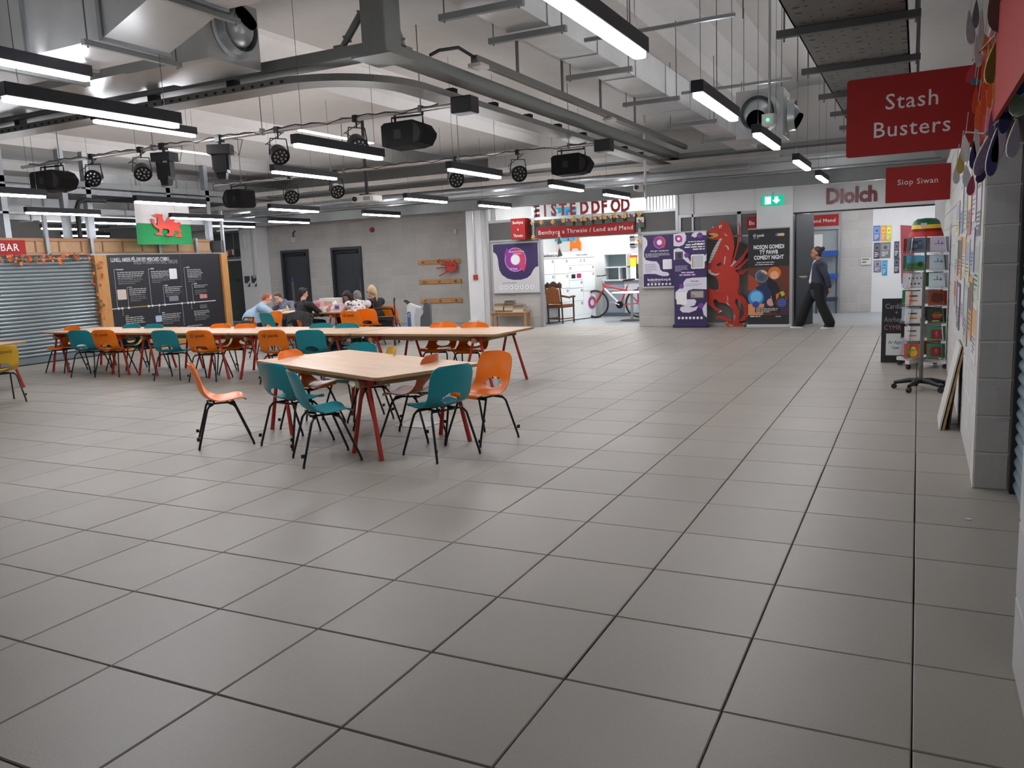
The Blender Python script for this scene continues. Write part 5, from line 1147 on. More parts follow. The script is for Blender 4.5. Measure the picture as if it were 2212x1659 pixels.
# red bicycle
BIKE = th = thing('bicycle', 'red and white mountain bike leaning at the counter in the repair shop', 'bicycle', (-7.2, 18.1, 0))
FR = M('bike_red', (190, 40, 44), .3, var=.03); BW_ = M('bike_white', (225, 225, 225), .3)
wc = [V((-7.73, 18.1, .325)), V((-6.68, 18.1, .325))]
for i, c in enumerate(wc):
    ring = [c+V((.305*math.cos(2*PI*k/28), 0, .305*math.sin(2*PI*k/28))) for k in range(28)]
    w_ = part('wheel', MB().tube(ring, .024, 8, closed=True), BLACK, th, 40)
    part('rim', MB().tube([c+(p-c)*.92 for p in ring], .011, 6, closed=True), ALU, w_)
    mb = MB()
    for k in range(16): mb.tube([c, c+V((.27*math.cos(2*PI*k/16), 0, .27*math.sin(2*PI*k/16)))], .0022, 4)
    mb.lathe([(.02, -.04), (.02, .04)], c, Y, 8); part('spokes', mb, ALU, w_, kind='stuff')
hd, st, bb = V((-7.5, 18.1, .74)), V((-6.95, 18.1, .72)), V((-7.12, 18.1, .3))
part('fork', MB().tube([wc[0]+Y*-.05, V((-7.56, 18.05, .6)), hd-Z*.05], .015, 6).tube([wc[0]+Y*.05, V((-7.56, 18.15, .6)), hd-Z*.05], .015, 6), FR, th)
part('head_tube', MB().tube([hd-V((.03, 0, .12))*-.5-Z*.1, hd+V((-.02, 0, .06))], .022, 8), FR, th)
part('down_tube', MB().tube([hd-Z*.06, bb], .022, 8), BW_, th); part('top_tube', MB().tube([hd, st-Z*.1], .018, 8), FR, th); part('seat_tube', MB().tube([bb, st], .017, 8), FR, th)
for s in (-.04, .04):
    part('chain_stay', MB().tube([bb+Y*s, wc[1]+Y*s], .01, 6), FR, th); part('seat_stay', MB().tube([st-Z*.12+Y*s, wc[1]+Y*s], .009, 6), FR, th)
part('seat_post', MB().tube([st, V((-6.91, 18.1, .84))], .014, 8), ALU, th)
part('saddle', MB().prism([(-.13, .0), (-.11, .03), (.02, .045), (.13, .05), (.14, .02), (.05, 0), (-.06, -.015)], (-6.91, 18.16, .84), X, Z, .12), BLACK, th)
part('handlebar', MB().tube([V((-7.56, 17.8, .98)), V((-7.6, 17.95, .97)), V((-7.6, 18.25, .97)), V((-7.56, 18.4, .98))], .013, 8), BLACK, th)
part('stem', MB().tube([hd+Z*.04, V((-7.54, 18.1, .86)), V((-7.6, 18.1, .97))], .016, 8), ALU, th)
part('chainset', MB().lathe([(.085, -.01), (.085, .01)], bb-Y*.06, Y, 18), BLKM, th); part('crank', MB().tube([bb-Y*.08, bb+V((-.15, -.09, .06))], .012, 6).box(bb.x-.2, bb.x-.1, 17.94, 18.02, bb.z+.05, bb.z+.07), ALU, th)
BIKE.scale = (1.16, 1.16, 1.16)
# pedestal table with round top
th = thing('pedestal_table', 'round white-topped table on a steel pedestal inside the repair shop', 'table', (-6.5, 17.2, 0))
part('table_top', MB().lathe([(.5, 0), (.52, .012), (.5, .026)], (-6.5, 17.2, .7), Z, 28), M('laminate_white', (226, 222, 216), .3), th, 40)
part('column', MB().lathe([(.035, .02), (.035, .7)], (-6.5, 17.2, 0), Z, 12), ALU, th, 40); part('foot', MB().lathe([(.3, 0), (.29, .015), (.05, .04)], (-6.5, 17.2, 0), Z, 24), M('dark_foot', (96, 98, 98), .4, .5), th, 40)
# orange dragon-flower decal and purple box on the counter front
mb = MB(); mb.prism(rrect(.3, .5, .05, 3), (-6.62, 18.55, .55), X, Z, .02); single('purple_panel', mb, flatc((130, 44, 130)), 'purple rounded panel on the counter front behind the bike', 'panel')
# ================================================================ PASSAGE DETAILS
th = thing('shop_doorway', 'glass side door of the repair shop seen through the passage', 'door', (-2.2, 19.15, 0))
part('frame', MB().box(-2.8, -2.74, 19.1, 19.2, 0, 2.12).box(-1.8, -1.75, 19.1, 19.2, 0, 2.12).box(-2.74, -1.8, 19.1, 19.2, 2.06, 2.12), ALU, th)
part('pane', MB().box(-2.74, -1.8, 19.16, 19.17, 0, 2.06), M('pale_glass', (150, 158, 160), .2, var=.1, scale=2), th)
part('notice', MB().box(-2.36, -2.16, 19.15, 19.158, 1.5, 1.95), flatc((226, 224, 220)), th)
th = thing('blue_rack', 'blue topped rack standing behind the walking woman', 'rack', (-2.0, 18.9, 0))
for q, c in (((-2.3, -1.78, 18.8, 19.05, 1.4, 1.54), (30, 74, 150)), ((-2.3, -1.78, 18.8, 19.05, .85, .98), (30, 74, 150)), ((-2.3, -1.78, 18.8, 19.05, .3, .4), (36, 46, 70))):
    part('shelf', MB().cbox(*q, .01), flatc(c), th)
for x in (-2.27, -1.81): part('post', MB().box(x-.02, x+.02, 18.9, 18.95, 0, 1.4), flatc((60, 66, 80)), th)
WP = [(1886, 487, 1902, 521, (92, 120, 176)), (1903, 487, 1914, 521, (224, 150, 60)), (1914, 487, 1926, 521, (206, 196, 60)), (1887, 524, 1901, 559, (70, 66, 82)), (1901, 523, 1924, 558, (112, 112, 116)), (1887, 562, 1904, 588, (120, 116, 140)), (1905, 562, 1917, 595, (60, 140, 180)), (1931, 521, 1943, 556, (70, 70, 86)), (1931, 556, 1943, 590, (56, 60, 76))]
for i, (a, b, c, d, k) in enumerate(WP):
    A, B = onY(a, d, 19.19), onY(c, b, 19.19); th = thing('pinned_poster', 'small %s poster pinned on the white passage wall, %s' % (['blue', 'orange', 'yellow', 'dark', 'grey', 'lilac', 'blue-green', 'dark narrow', 'dark narrow'][i], ['top left', 'top middle', 'top right', 'second row left', 'second row right', 'bottom left', 'bottom right', 'upper of the right pair', 'lower of the right pair'][i]), 'poster', ((A.x+B.x)/2, 19.19, A.z), 'small posters on the passage wall')
    p = Panel(th, (A.x, 19.188, A.z), X, Z, B.x-A.x, B.z-A.z, .003, k, 'sheet'); w_, h_ = B.x-A.x, B.z-A.z
    p.rect(w_*.12, h_*.5, w_*.88, h_*.9, tuple(min(255, x+34) for x in k)); p.lines(w_*.15, h_*.4, w_*.85, 3, h_*.11, h_*.05, (226, 226, 226)); p.circle(w_*.5, h_*.68, w_*.2, tuple(max(0, x-30) for x in k)); p.done()
th = thing('pinned_poster', 'tall dark red flag-shaped poster on the passage wall', 'poster', (-.25, 19.19, .7)); mb = MB(); A = [onY(1945, 486, 19.19), onY(1975, 488, 19.19), onY(1975, 590, 19.19), onY(1947, 614, 19.19)]
mb.add(A+[q+Y*.004 for q in A], [(0, 1, 2, 3), (7, 6, 5, 4), (0, 4, 5, 1), (1, 5, 6, 2), (2, 6, 7, 3), (3, 7, 4, 0)]); part('sheet', mb, flatc((150, 60, 70)), th)
th = thing('notice_card', 'small pale notice fixed to the passage block wall', 'notice', (-1.15, 19.17, 1.2)); p = Panel(th, (-1.27, 19.17, 1.16), X, Z, .22, .17, .004, (206, 210, 204)); p.lines(.02, .15, .2, 2, .07, .035, (90, 120, 96)); p.done()
# ================================================================ RIGHT-HAND SIDE
# mobile five-star stand with pole
th = thing('pole_stand', 'grey pole on a black five-star castor base before the card spinner', 'stand', (.04, 7.3, 0))
part('pole', MB().lathe([(.022, .09), (.022, .75), (.026, .75), (.026, .8), (.016, .8), (.016, 1.3)], (.04, 7.3, 0), Z, 12), M('pole_gun', (108, 108, 106), .4, .5), th, 40)
for k in range(5):
    a = 2*PI*k/5+.5; d = V((math.cos(a), math.sin(a), 0)); c = V((.04, 7.3, 0))
    g = part('base_arm', MB().tube([c+Z*.1, c+d*.12+Z*.1, c+d*.27+Z*.07], [.03, .028, .02], 8), BLACK, th, 50)
    part('castor', MB().lathe([(.028, -.02), (.028, .02)], c+d*.27+Z*.029, d.cross(Z), 12), BLACK, g, 40)
# rotating card spinner with seven tiers
th = thing('card_spinner', 'tall wire card spinner filled with greeting cards by the right wall', 'card spinner', (.06, 9.2, 0)); c0 = V((.06, 9.2, 0))
part('pole', MB().lathe([(.012, .05), (.012, 1.7)], c0, Z, 10), GALV, th)
for k in range(4):
    a = PI/4+PI/2*k+.25; d = V((math.cos(a), math.sin(a), 0)); s = d.cross(Z)
    g = part('base_arm', MB().prism([(0, -.03), (.34, -.03), (.34, .03), (0, .03)], c0+Z*.07, d, s, -.045), M('base_white', (214, 212, 208), .5), th); part('castor', MB().lathe([(.03, -.018), (.03, .018)], c0+d*.31+Z*.032, s, 12), BLACK, g, 40)
CARD = [[(96, 110, 130), (196, 186, 206)], [(92, 150, 110), (190, 206, 216)], [(206, 206, 210), (200, 214, 220)], [(226, 222, 216), (150, 60, 36)], [(222, 220, 216), (52, 46, 40)], [(224, 222, 218), (70, 130, 100)], [(206, 96, 60), (66, 126, 98)]]
rot = math.radians(8)
for t_ in range(7):
    zb = 1.49-.225*t_
    for f_ in range(4):
        a = rot-PI/2+PI/2*f_; nn = V((math.cos(a), math.sin(a), 0)); uu = Z.cross(nn)
        for k in range(2):
            o = c0+nn*.2+uu*(-.255+.265*k)+Z*zb; c = CARD[t_][k] if f_ == 0 else CARD[(t_*3+f_+k) % 7][(f_+k) % 2]
            tl = (Z-nn*-.12).normalized() if False else (Z+nn*-.10).normalized()
            mb = MB(); mb.tube([o+uu*.0+nn*.012, o+uu*.08+nn*.02-Z*.02, o+uu*.16+nn*.02-Z*.02, o+uu*.24+nn*.012], .003, 4); mb.tube([o+uu*.0+nn*.012+Z*.02, o+uu*.12+nn*.03+Z*.012-Z*.0, o+uu*.24+nn*.012+Z*.02], .0025, 4); g = part('wire_pocket', mb, ALU, th)
            cd_ = part('card', MB().prism([(0.01, 0), (.225, 0), (.225, .19), (.01, .19)], o, uu, tl, .006), flatc(c), th)
            if f_ == 0:
                mb = MB(); cm = []
                def cp(pts, cc):
                    m_ = flatc(cc)
                    if m_ not in cm: cm.append(m_)
                    mb.mi = cm.index(m_); mb.flat(pts, o+nn*.0075, uu, tl)
                if k == 1 and t_ >= 5: cp(rrect(.13, .12, .02, 2, .118, .085), (150, 34, 40)); cp([(.11, .05), (.13, .05), (.13, .12), (.105, .11)], (232, 232, 232))
                elif k == 1 and t_ == 4: cp(circ(.118, .1, .06, 12, .04), (190, 40, 40)); cp(rrect(.11, .025, .005, 2, .118, .1), (226, 196, 60)); cp(rrect(.08, .03, .01, 2, .118, .13), (40, 120, 70)); cp(rrect(.08, .012, .002, 2, .1, .03), (200, 210, 60))
                elif k == 1 and t_ == 3: cp(rrect(.15, .12, .03, 2, .118, .1), (84, 34, 26)); cp(rrect(.14, .015, .002, 2, .118, .05), (220, 150, 50)); cp(rrect(.14, .012, .002, 2, .118, .15), (220, 150, 50))
                elif k == 0 and 3 <= t_ <= 5: cp([(.2, 0), (.225, 0), (.225, .19), (.2, .19)], (224, 100, 40)); [cp([(.05, y_), (.15, y_), (.15, y_+.018), (.05, y_+.018)], ((224, 120, 60), (60, 66, 96))[j]) for j, y_ in enumerate((.06, .12))]
                elif k == 0 and t_ == 1: cp([(.01, .0), (.225, 0), (.225, .07), (.15, .1), (.01, .08)], (70, 120, 60)); cp([(.01, .1), (.225, .12), (.225, .19), (.01, .19)], (96, 166, 200)); cp(circ(.17, .08, .035, 10), (50, 70, 50)); cp(circ(.06, .05, .025, 10), (206, 206, 120))
                elif k == 0 and t_ == 6: cp(circ(.118, .07, .05, 12), (236, 196, 60)); cp(circ(.118, .12, .03, 10), (240, 230, 120)); cp(circ(.06, .04, .02, 8), (170, 40, 40))
                elif k == 0 and t_ == 0: cp([(.03, .03), (.2, .05), (.18, .16), (.05, .15)], (66, 78, 96)); cp(circ(.1, .09, .03, 10), (170, 180, 196)); cp(circ(.16, .12, .02, 10), (200, 206, 214))
                elif k == 0 and t_ == 2: [cp(circ(.05+.045*j, .13, .01, 8), (60, 60, 70)) for j in range(4)]; [cp(circ(.07+.045*j, .06, .012, 8), (60, 60, 70)) for j in range(3)]
                else: cp([(.06, .1), (.17, .1), (.17, .11), (.06, .11)], (120, 120, 140)); cp([(.1, .11), (.11, .11), (.11, .15), (.1, .15)], (96, 90, 120)); cp([(.14, .09), (.15, .09), (.15, .13), (.14, .13)], (96, 90, 120))
                if mb.v: part('picture', mb, cm, cd_)
# bucket hat on top
th = thing('bucket_hat', 'red, yellow and green striped bucket hat on top of the card spinner', 'hat', (.06, 9.2, 1.74))
HP = [(.205, 0), (.185, .065), (.175, .1), (.165, .15), (.15, .195), (.11, .225), (.02, .235)]
for (a, b, c, nm) in ((0, 2, (190, 34, 34), 'brim'), (2, 4, (232, 196, 50), 'yellow_band'), (4, 6, (26, 92, 62), 'crown')):
    part(nm, MB().lathe(HP[a:b+1] if nm != 'crown' else HP[3:], c0+Z*1.69, Z, 22) if nm != 'yellow_band' else MB().lathe(HP[1:4], c0+Z*1.69, Z, 22), flatc(c), th, 40)
q = c0+Z*1.83+V((-.03, -.165, 0)); part('badge', MB().prism([(-.035, .03), (-.03, -.02), (0, -.04), (.03, -.02), (.035, .03)], q, X, Z, .006), flatc((200, 190, 180)), th)
# chalkboard
th = thing('chalkboard', 'black chalkboard with chalk writing and a white notice beside the card spinner', 'chalkboard', (-.2, 9.62, 0))
p = Panel(th, (-.45, 9.6, .0), X, V((0, .06, 1)).normalized(), .5, .88, .02, (34, 33, 34))
p.text('Cardiau', .04, .74, .1, (170, 160, 170), 'LEFT', 0, .8); p.text('+', .16, .66, .08, (160, 160, 160)); p.text('Anrhegion', .03, .56, .1, (160, 150, 160), 'LEFT', 0, .75); p.text('CYMRAEG', .03, .45, .095, (176, 120, 130), 'LEFT', 0, .85)
p.rr(.06, .1, .3, .4, .005, (222, 224, 222)); p.text('Ar Agor', .18, .26, .06, (70, 150, 140), 'CENTER', .01, .9); p.text('Open', .18, .19, .05, (70, 130, 150), 'CENTER', .01, .9); p.done()
mb = MB(); mb.box(-.45, -.43, 9.62, 9.9, .0, .02); mb.tube([(-.2, 9.9, .0), (-.2, 9.66, .86)], .012, 6); part('rear_leg', mb, BLACK, th)
# leaning boards
th = thing('leaning_board', 'white board with raw wooden edge leaning against the right wall', 'board', (.25, 5.4, 0))
part('sheet', MB().prism([(0, 0), (.62, 0), (.62, .74), (0, .74)], (.19, 5.72, 0), -Y, V((.14, 0, .74)).normalized(), .014), M('board_white', (206, 204, 198), .5, var=.04), th)
part('edge_frame', MB().prism([(0, 0), (.62, 0), (.62, .74), (0, .74)], (.2, 5.72, 0), -Y, V((.14, 0, .74)).normalized(), -.018), woodmat('raw_edge', (186, 152, 96), (150, 116, 70), (6, 6, 6)), th)
th = thing('leaning_board', 'dark board standing behind the white leaning one', 'board', (.3, 5.3, 0)); part('sheet', MB().prism([(0, 0), (.5, 0), (.5, .62), (0, .62)], (.262, 5.66, 0), -Y, V((.06, 0, .62)).normalized(), .015), flatc((34, 32, 30)), th)
# posters on the right wall (seen very obliquely)
rp = random.Random(9); SL = ['white', 'pale green', 'dark grey', 'pale orange', 'pale blue', 'pale pink', 'grey', 'cream', 'dull red', 'lilac']; SC = [(206, 206, 205), (176, 196, 182), (96, 98, 104), (206, 160, 110), (150, 160, 188), (206, 194, 194), (170, 170, 170), (206, 198, 160), (170, 110, 108), (190, 182, 198)]
k = 0
for col_, (ya, yb) in enumerate(((3.45, 3.95), (4.05, 4.5), (4.6, 5.15), (5.25, 5.8), (5.95, 6.5), (6.7, 7.4))):
    z = .78+.1*(col_ % 2)
    for r_ in range(3):
        h = rp.uniform(.34, .5); c = SC[k % 10]; nm = SL[k % 10]; k += 1
        th = thing('shop_poster', '%s notice on the right shop wall, column %s, %s' % (nm, ['nearest', 'second', 'third', 'fourth', 'fifth', 'farthest'][col_], ['bottom', 'middle', 'top'][r_]), 'notice', (.33, (ya+yb)/2, z), 'notices on the right shop wall')
        p = Panel(th, (.332, yb, z), -Y, Z, yb-ya-.02, h-.02, .004, c, 'sheet'); w_ = yb-ya-.02
        p.rect(w_*.1, h*.45, w_*.9, h*.88, SC[(k*3) % 10]); p.lines(w_*.12, h*.4, w_*.88, 4, h*.08, h*.03, (90, 90, 96) if sum(c) > 380 else (220, 220, 220)); p.done(); z += h+.02
th = thing('shop_fascia', 'red fascia board along the right wall behind the crochet drops', 'fascia', (.32, 2.4, 2.24)); Panel(th, (.325, 3.95, 2.24), -Y, Z, 3.3, .6, .02, None, 'board', 0, RED).done()
# crocheted teardrop garland
th = thing('crochet_garland', 'garland of crocheted teardrops in orange, olive, purple and white at the top right edge', 'garland', (.2, 3, 2.3))
def drop(u_, v_, w_px, h_px, c, yy, lean=0, rim=None):
    p = onY(u_, v_, yy); s = (p-CAM).dot(_f)/FPX; w2, h2 = w_px*s/2, h_px*s/2; pts = []
    for i in range(16):
        a = 2*PI*i/16; r = math.sin(a); y = -math.cos(a); pts.append((w2*r*(1-.0) * (.5*(1-y)+.12)**.75*1.25, h2*y))
    mb = MB(); cs, sn = math.cos(lean), math.sin(lean); pts = [(a*cs-b*sn, a*sn+b*cs) for a, b in pts]
    mb.prism(pts, p, X, Z, .012); d = part('drop', mb, M('wool_%d_%d_%d' % c, c, .95, var=.12, scale=60, bump=.5, bscale=160), th)
    if rim: part('edging', MB().tube([p+X*a+Z*b-Y*.006 for a, b in pts], .005, 5, closed=True), flatc(rim), d)
    part('cord', MB().tube([p+V((-pts[8][0]*0, 0, h2*.98)), p+V((.01, .02, h2+.12+.1*abs(lean)))], .003, 4), flatc((190, 186, 180)), d)
for q in ((2155, 25, 46, 90, (92, 66, 60), 2.6, .3), (2182, 60, 40, 80, (150, 160, 166), 2.7, -.2), (2128, 92, 22, 42, (214, 116, 40), 2.9, .2), (2138, 125, 16, 40, (222, 170, 40), 2.9, 0), (2146, 135, 28, 90, (96, 82, 22), 2.7, -.1, (206, 190, 120)), (2130, 165, 20, 60, (206, 88, 28), 2.8, .1), (2165, 125, 10, 80, (110, 66, 52), 2.6, 0), (2139, 205, 14, 56, (214, 96, 40), 2.7, 0), (2100, 155, 18, 44, (170, 60, 70), 3.1, -.3), (2106, 175, 18, 14, (40, 120, 130), 3.0, 0),
          (2108, 215, 14, 60, (190, 70, 30), 2.9, 0), (2112, 250, 12, 60, (216, 100, 50), 2.8, 0), (2175, 230, 24, 116, (44, 34, 78), 2.5, -.1), (2205, 150, 26, 110, (56, 84, 150), 2.2, 0, (200, 196, 190)), (2200, 210, 34, 80, (176, 186, 160), 2.25, 0, (206, 200, 190)), (2160, 305, 22, 92, (170, 150, 160), 2.6, -.2, (214, 206, 200)), (2146, 330, 22, 100, (60, 50, 96), 2.6, -.1, (206, 200, 196)), (2125, 335, 24, 90, (120, 106, 128), 2.7, -.25, (206, 200, 196)), (2102, 335, 14, 60, (50, 40, 84), 2.9, 0), (2122, 375, 18, 40, (44, 36, 76), 2.7, -.4), (2085, 320, 20, 60, (216, 214, 206), 3.2, .1), (2075, 350, 16, 50, (190, 160, 80), 3.2, 0), (2095, 60, 16, 70, (150, 150, 152), 3.0, .1, (200, 196, 190)), (2108, 30, 14, 60, (96, 92, 96), 3.0, 0), (2120, 60, 12, 80, (176, 172, 170), 2.85, 0), (2112, 110, 14, 70, (170, 166, 164), 2.95, .1), (2150, 190, 10, 70, (196, 150, 60), 2.65, 0), (2124, 215, 12, 70, (206, 84, 34), 2.75, .05), (2190, 300, 22, 80, (150, 140, 150), 2.35, -.1, (206, 200, 196)), (2088, 380, 18, 50, (206, 204, 202), 3.1, .1), (2066, 375, 14, 44, (190, 186, 188), 3.4, 0), (2098, 400, 16, 44, (150, 70, 90), 3.0, -.1), (2110, 300, 12, 70, (190, 184, 180), 2.9, 0), (2140, 270, 10, 60, (96, 84, 120), 2.65, 0)): drop(*q)
mb = MB(); mb.tube([onY(2085, 285, 3.2), onY(2125, 288, 2.75), onY(2165, 255, 2.55), onY(2212, 170, 2.2)], .006, 5); part('line', mb, flatc((120, 116, 112)), th)
mb = MB(); mb.tube([onY(2100, 130, 3.05), onY(2150, 75, 2.7), onY(2212, -60, 2.2)], .006, 5); part('line', mb, flatc((120, 116, 112)), th)
# ================================================================ KIOSK DRESSING
th = thing('timeline_board', 'black display board with a white women\'s football timeline on the kiosk', 'display board', (XK, 11, .22))
p = Panel(th, (XK+.035, 9.38, .22), Y, Z, 3.23, 1.9, .03, (34, 35, 42)); 
def bx_(u_, v_): q = onX(u_, v_, XK+.035); return q.y-9.38, q.z-.22
def btxt(s, u_, v_, size, c, sx=1): a, b = bx_(u_, v_); p.text(s, a, b, size, c, 'LEFT', .018, sx)
btxt('LLINELL AMSER PÊL-DROED MERCHED CYMRU', 239, 566, .125, (206, 206, 206), .6); btxt("WALES WOMEN'S FOOTBALL TIMELINE", 288, 571, .125, (130, 130, 130), .56)
def bl(u0, v0, u1, v1, th_, c=(206, 206, 206)):
    a, b = V(bx_(u0, v0)), V(bx_(u1, v1)); d = (b-a).normalized(); s = V((-d.y, d.x))*th_/2; p.poly([tuple(a-s), tuple(b-s), tuple(b+s), tuple(a+s)], c)
bl(240, 668, 466, 649, .02); bl(262, 666, 320, 661, .024, (150, 130, 80))
for (u0, v0, v1, uu) in ((246, 582, 666, 250), (320, 581, 660, 324), (397, 578, 653, 401), (352, 617, 658, 355), (414, 613, 653, 418), (274, 621, 664, 277), (343, 659, 676, 347), (413, 654, 668, 416), (264, 665, 683, 268), (393, 655, 703, 400)): bl(u0, v0, u0+(v1-v0)*.1, v1, .012, (150, 150, 152)); bl(u0, v0 if v1 > v0 else v0, uu+3, v0-.3, .012, (150, 150, 152))
for (u_, v_, w_, rows, c) in ((252, 588, 60, 4, 1), (254, 600, 54, 4, 0), (325, 586, 40, 4, 1), (327, 597, 42, 4, 0), (403, 582, 34, 5, 1), (405, 596, 32, 4, 0), (278, 624, 40, 4, 1), (280, 637, 36, 4, 0), (355, 620, 38, 4, 1), (358, 632, 34, 3, 0), (418, 616, 34, 2, 1), (420, 627, 28, 3, 0), (349, 679, 42, 4, 1), (350, 691, 40, 3, 0), (418, 672, 36, 3, 1), (420, 683, 36, 3, 0), (270, 686, 42, 5, 1), (404, 704, 36, 2, 1)):
    a, b = bx_(u_, v_); a2, _ = bx_(u_+w_, v_); p.lines(a, b, a2, rows, .042, .02, (170, 170, 172) if c else (110, 110, 112), int(u_))
for (u0, v0, u1, v1, c) in ((254, 625, 271, 648, (206, 190, 180)), (366, 580, 380, 603, (214, 214, 220)), (365, 639, 384, 651, (120, 122, 136)), (431, 635, 446, 645, (196, 130, 124)), (431, 657, 446, 667, (90, 90, 92)), (336, 681, 348, 696, (160, 180, 206)), (250, 581, 265, 584, (170, 170, 170)), (324, 579, 331, 582, (170, 170, 170)), (401, 576, 408, 579, (170, 170, 170)), (355, 615, 361, 618, (170, 170, 170)), (418, 611, 424, 614, (170, 170, 170)), (278, 619, 284, 622, (150, 130, 80)), (349, 674, 355, 677, (170, 170, 170)), (270, 681, 277, 684, (150, 130, 80))):
    a, b = bx_(u0, v1); a2, b2 = bx_(u1, v0); p.rr(a, b, a2, b2, min(.02, (b2-b)*.3), c)
for u_ in (255, 263, 277, 320, 328, 343, 355, 392, 405, 412, 418): a, b = bx_(u_, 668-(u_-240)*.084); p.circle(a, b, .028, (214, 214, 214), 10)
for u_ in (386,): bl(u_, 549, u_+8, 640, .008, (90, 90, 94))
p.done()
# Welsh flag hung above the board
th = thing('welsh_flag', 'white and green flag with a red dragon hung above the timeline board', 'flag', (-15.4, 10.7, 2.32))
F0, W_, H_ = V((-15.42, 9.95, 2.33)), 1.52, .93
mb = MB(); N = 24
for i in range(N):
    for j in range(8):
        def fp(a, b): return F0+Y*(a*W_)+Z*(b*H_)+X*(.018*math.sin(a*9+b*1.5)+.012*math.sin(a*21))
        mb.mi = 0 if j >= 4 else 1; mb.add([fp(i/N, j/8), fp((i+1)/N, j/8), fp((i+1)/N, (j+1)/8), fp(i/N, (j+1)/8)], [(0, 1, 2, 3)])
part('cloth', mb, [M('flag_white', (196, 192, 192), .8, var=.03), M('flag_green', (24, 128, 70), .8, var=.05)], th, 180)
def fc(x, y): return ((x-420)/735*1.0, 1-(y-330)/600)   # crop (220..580 x 380..650) pixels to flag units
DG = [[(605, 575), (622, 560), (640, 575), (655, 572), (650, 610), (665, 640), (690, 655), (692, 600), (705, 560), (700, 540), (665, 535), (615, 512), (665, 515), (675, 497), (720, 492), (740, 500), (762, 487), (770, 510), (765, 545), (775, 590), (795, 620), (825, 565), (850, 520), (900, 500), (895, 540), (935, 560), (905, 600), (950, 610), (985, 598), (1008, 620), (1005, 650), (970, 665), (985, 690), (1000, 720), (985, 770), (1015, 810), (985, 820), (915, 818), (920, 795), (960, 780), (965, 740), (905, 720), (910, 745), (880, 790), (882, 810), (790, 806), (788, 785), (830, 770), (840, 735), (825, 710), (760, 700), (740, 720), (725, 770), (750, 800), (650, 792), (648, 770), (700, 755), (705, 715), (660, 690), (630, 650), (620, 600)]]
mb = MB()
for poly in DG:
    pts = [fc(*q) for q in poly]; P_ = [F0+Y*(a*W_)+Z*(b*H_)+X*.036 for a, b in pts]; kk = len(P_); mb.add(P_+[q-X*.004 for q in P_], [tuple(range(kk)), tuple(range(kk, 2*kk))[::-1]]+[(i, (i+1) % kk, kk+(i+1) % kk, kk+i) for i in range(kk)])
part('dragon_emblem', mb, flatc((206, 56, 40)), th)
part('hanging_cord', MB().tube([F0+Z*H_, F0+Z*(H_+.5)], .004, 4), WIRE, th); part('hanging_cord', MB().tube([F0+Y*W_+Z*H_, F0+Y*W_+Z*(H_+.5)], .004, 4), WIRE, th)
# autumn leaf garland round the shutter
th = thing('leaf_garland', 'garland of orange autumn leaves and vine around the shutter opening', 'garland', (XK+.1, 9.0, 1))
pv = [V((XK+.1, 6.9+.22*i, 2.06+.03*math.sin(i*1.7))) for i in range(10)]+[V((XK+.12, 9.02+.02*math.sin(i), 2.05-.14*i)) for i in range(1, 15)]
part('vine', MB().tube(pv, .012, 5), flatc((96, 88, 56)), th)
rg = random.Random(4); LV = [flatc(c) for c in ((206, 92, 30), (222, 116, 44), (176, 70, 30), (84, 84, 48), (110, 92, 50))]
for i in range(110):
    b = pv[rg.randrange(len(pv)-1)] if i > 30 else pv[i % 10]; b = b+V((rg.uniform(.0, .06), rg.uniform(-.12, .14), rg.uniform(-.09, .09))); a = rg.uniform(0, 6.3); r = rg.uniform(.03, .055)
    pts = [(r*(1 if k % 2 == 0 else .5)*math.cos(a+k*PI/5), r*(1 if k % 2 == 0 else .5)*math.sin(a+k*PI/5)) for k in range(10)]
    part('leaf', MB().prism(pts, b, V((rg.uniform(-.4, .4), 1, 0)).normalized(), Z, .003), LV[rg.randrange(5) if i % 3 else rg.randrange(3)], th)
# two small dark posters on the left white column
for i, x in enumerate((-18.66, -18.38)):
    th = thing('small_poster', 'small dark photo poster on the left white column, %s one' % ('left', 'right')[i], 'poster', (x+.12, 16.34, 1.2)); p = Panel(th, (x, 16.345, 1.17), X, Z, .24, .36, .004, (214, 212, 216), 'sheet')
    p.poly([(.01, .14), (.1, .12), (.23, .22), (.23, .35), (.01, .35)], (62, 56, 74)); p.poly([(.1, .02), (.23, .02), (.23, .16)], (80, 74, 92)); p.done()
mb = MB(); mb.tube([(-18.22, 16.33, 2.98), (-18.22, 16.33, 1.55)], .016, 6); mb.box(-18.26, -18.18, 16.3, 16.35, 1.45, 1.55); single('conduit', mb, flatc((176, 174, 174)), 'thin grey conduit with socket on the left white column', 'conduit')
mb = MB(); mb.cbox(-18.5, -18.42, 16.24, 16.34, 2.35, 2.8, .02); single('wall_lamp', mb, flatc((210, 210, 210)), 'slim white fitting high on the left white column', 'fitting')
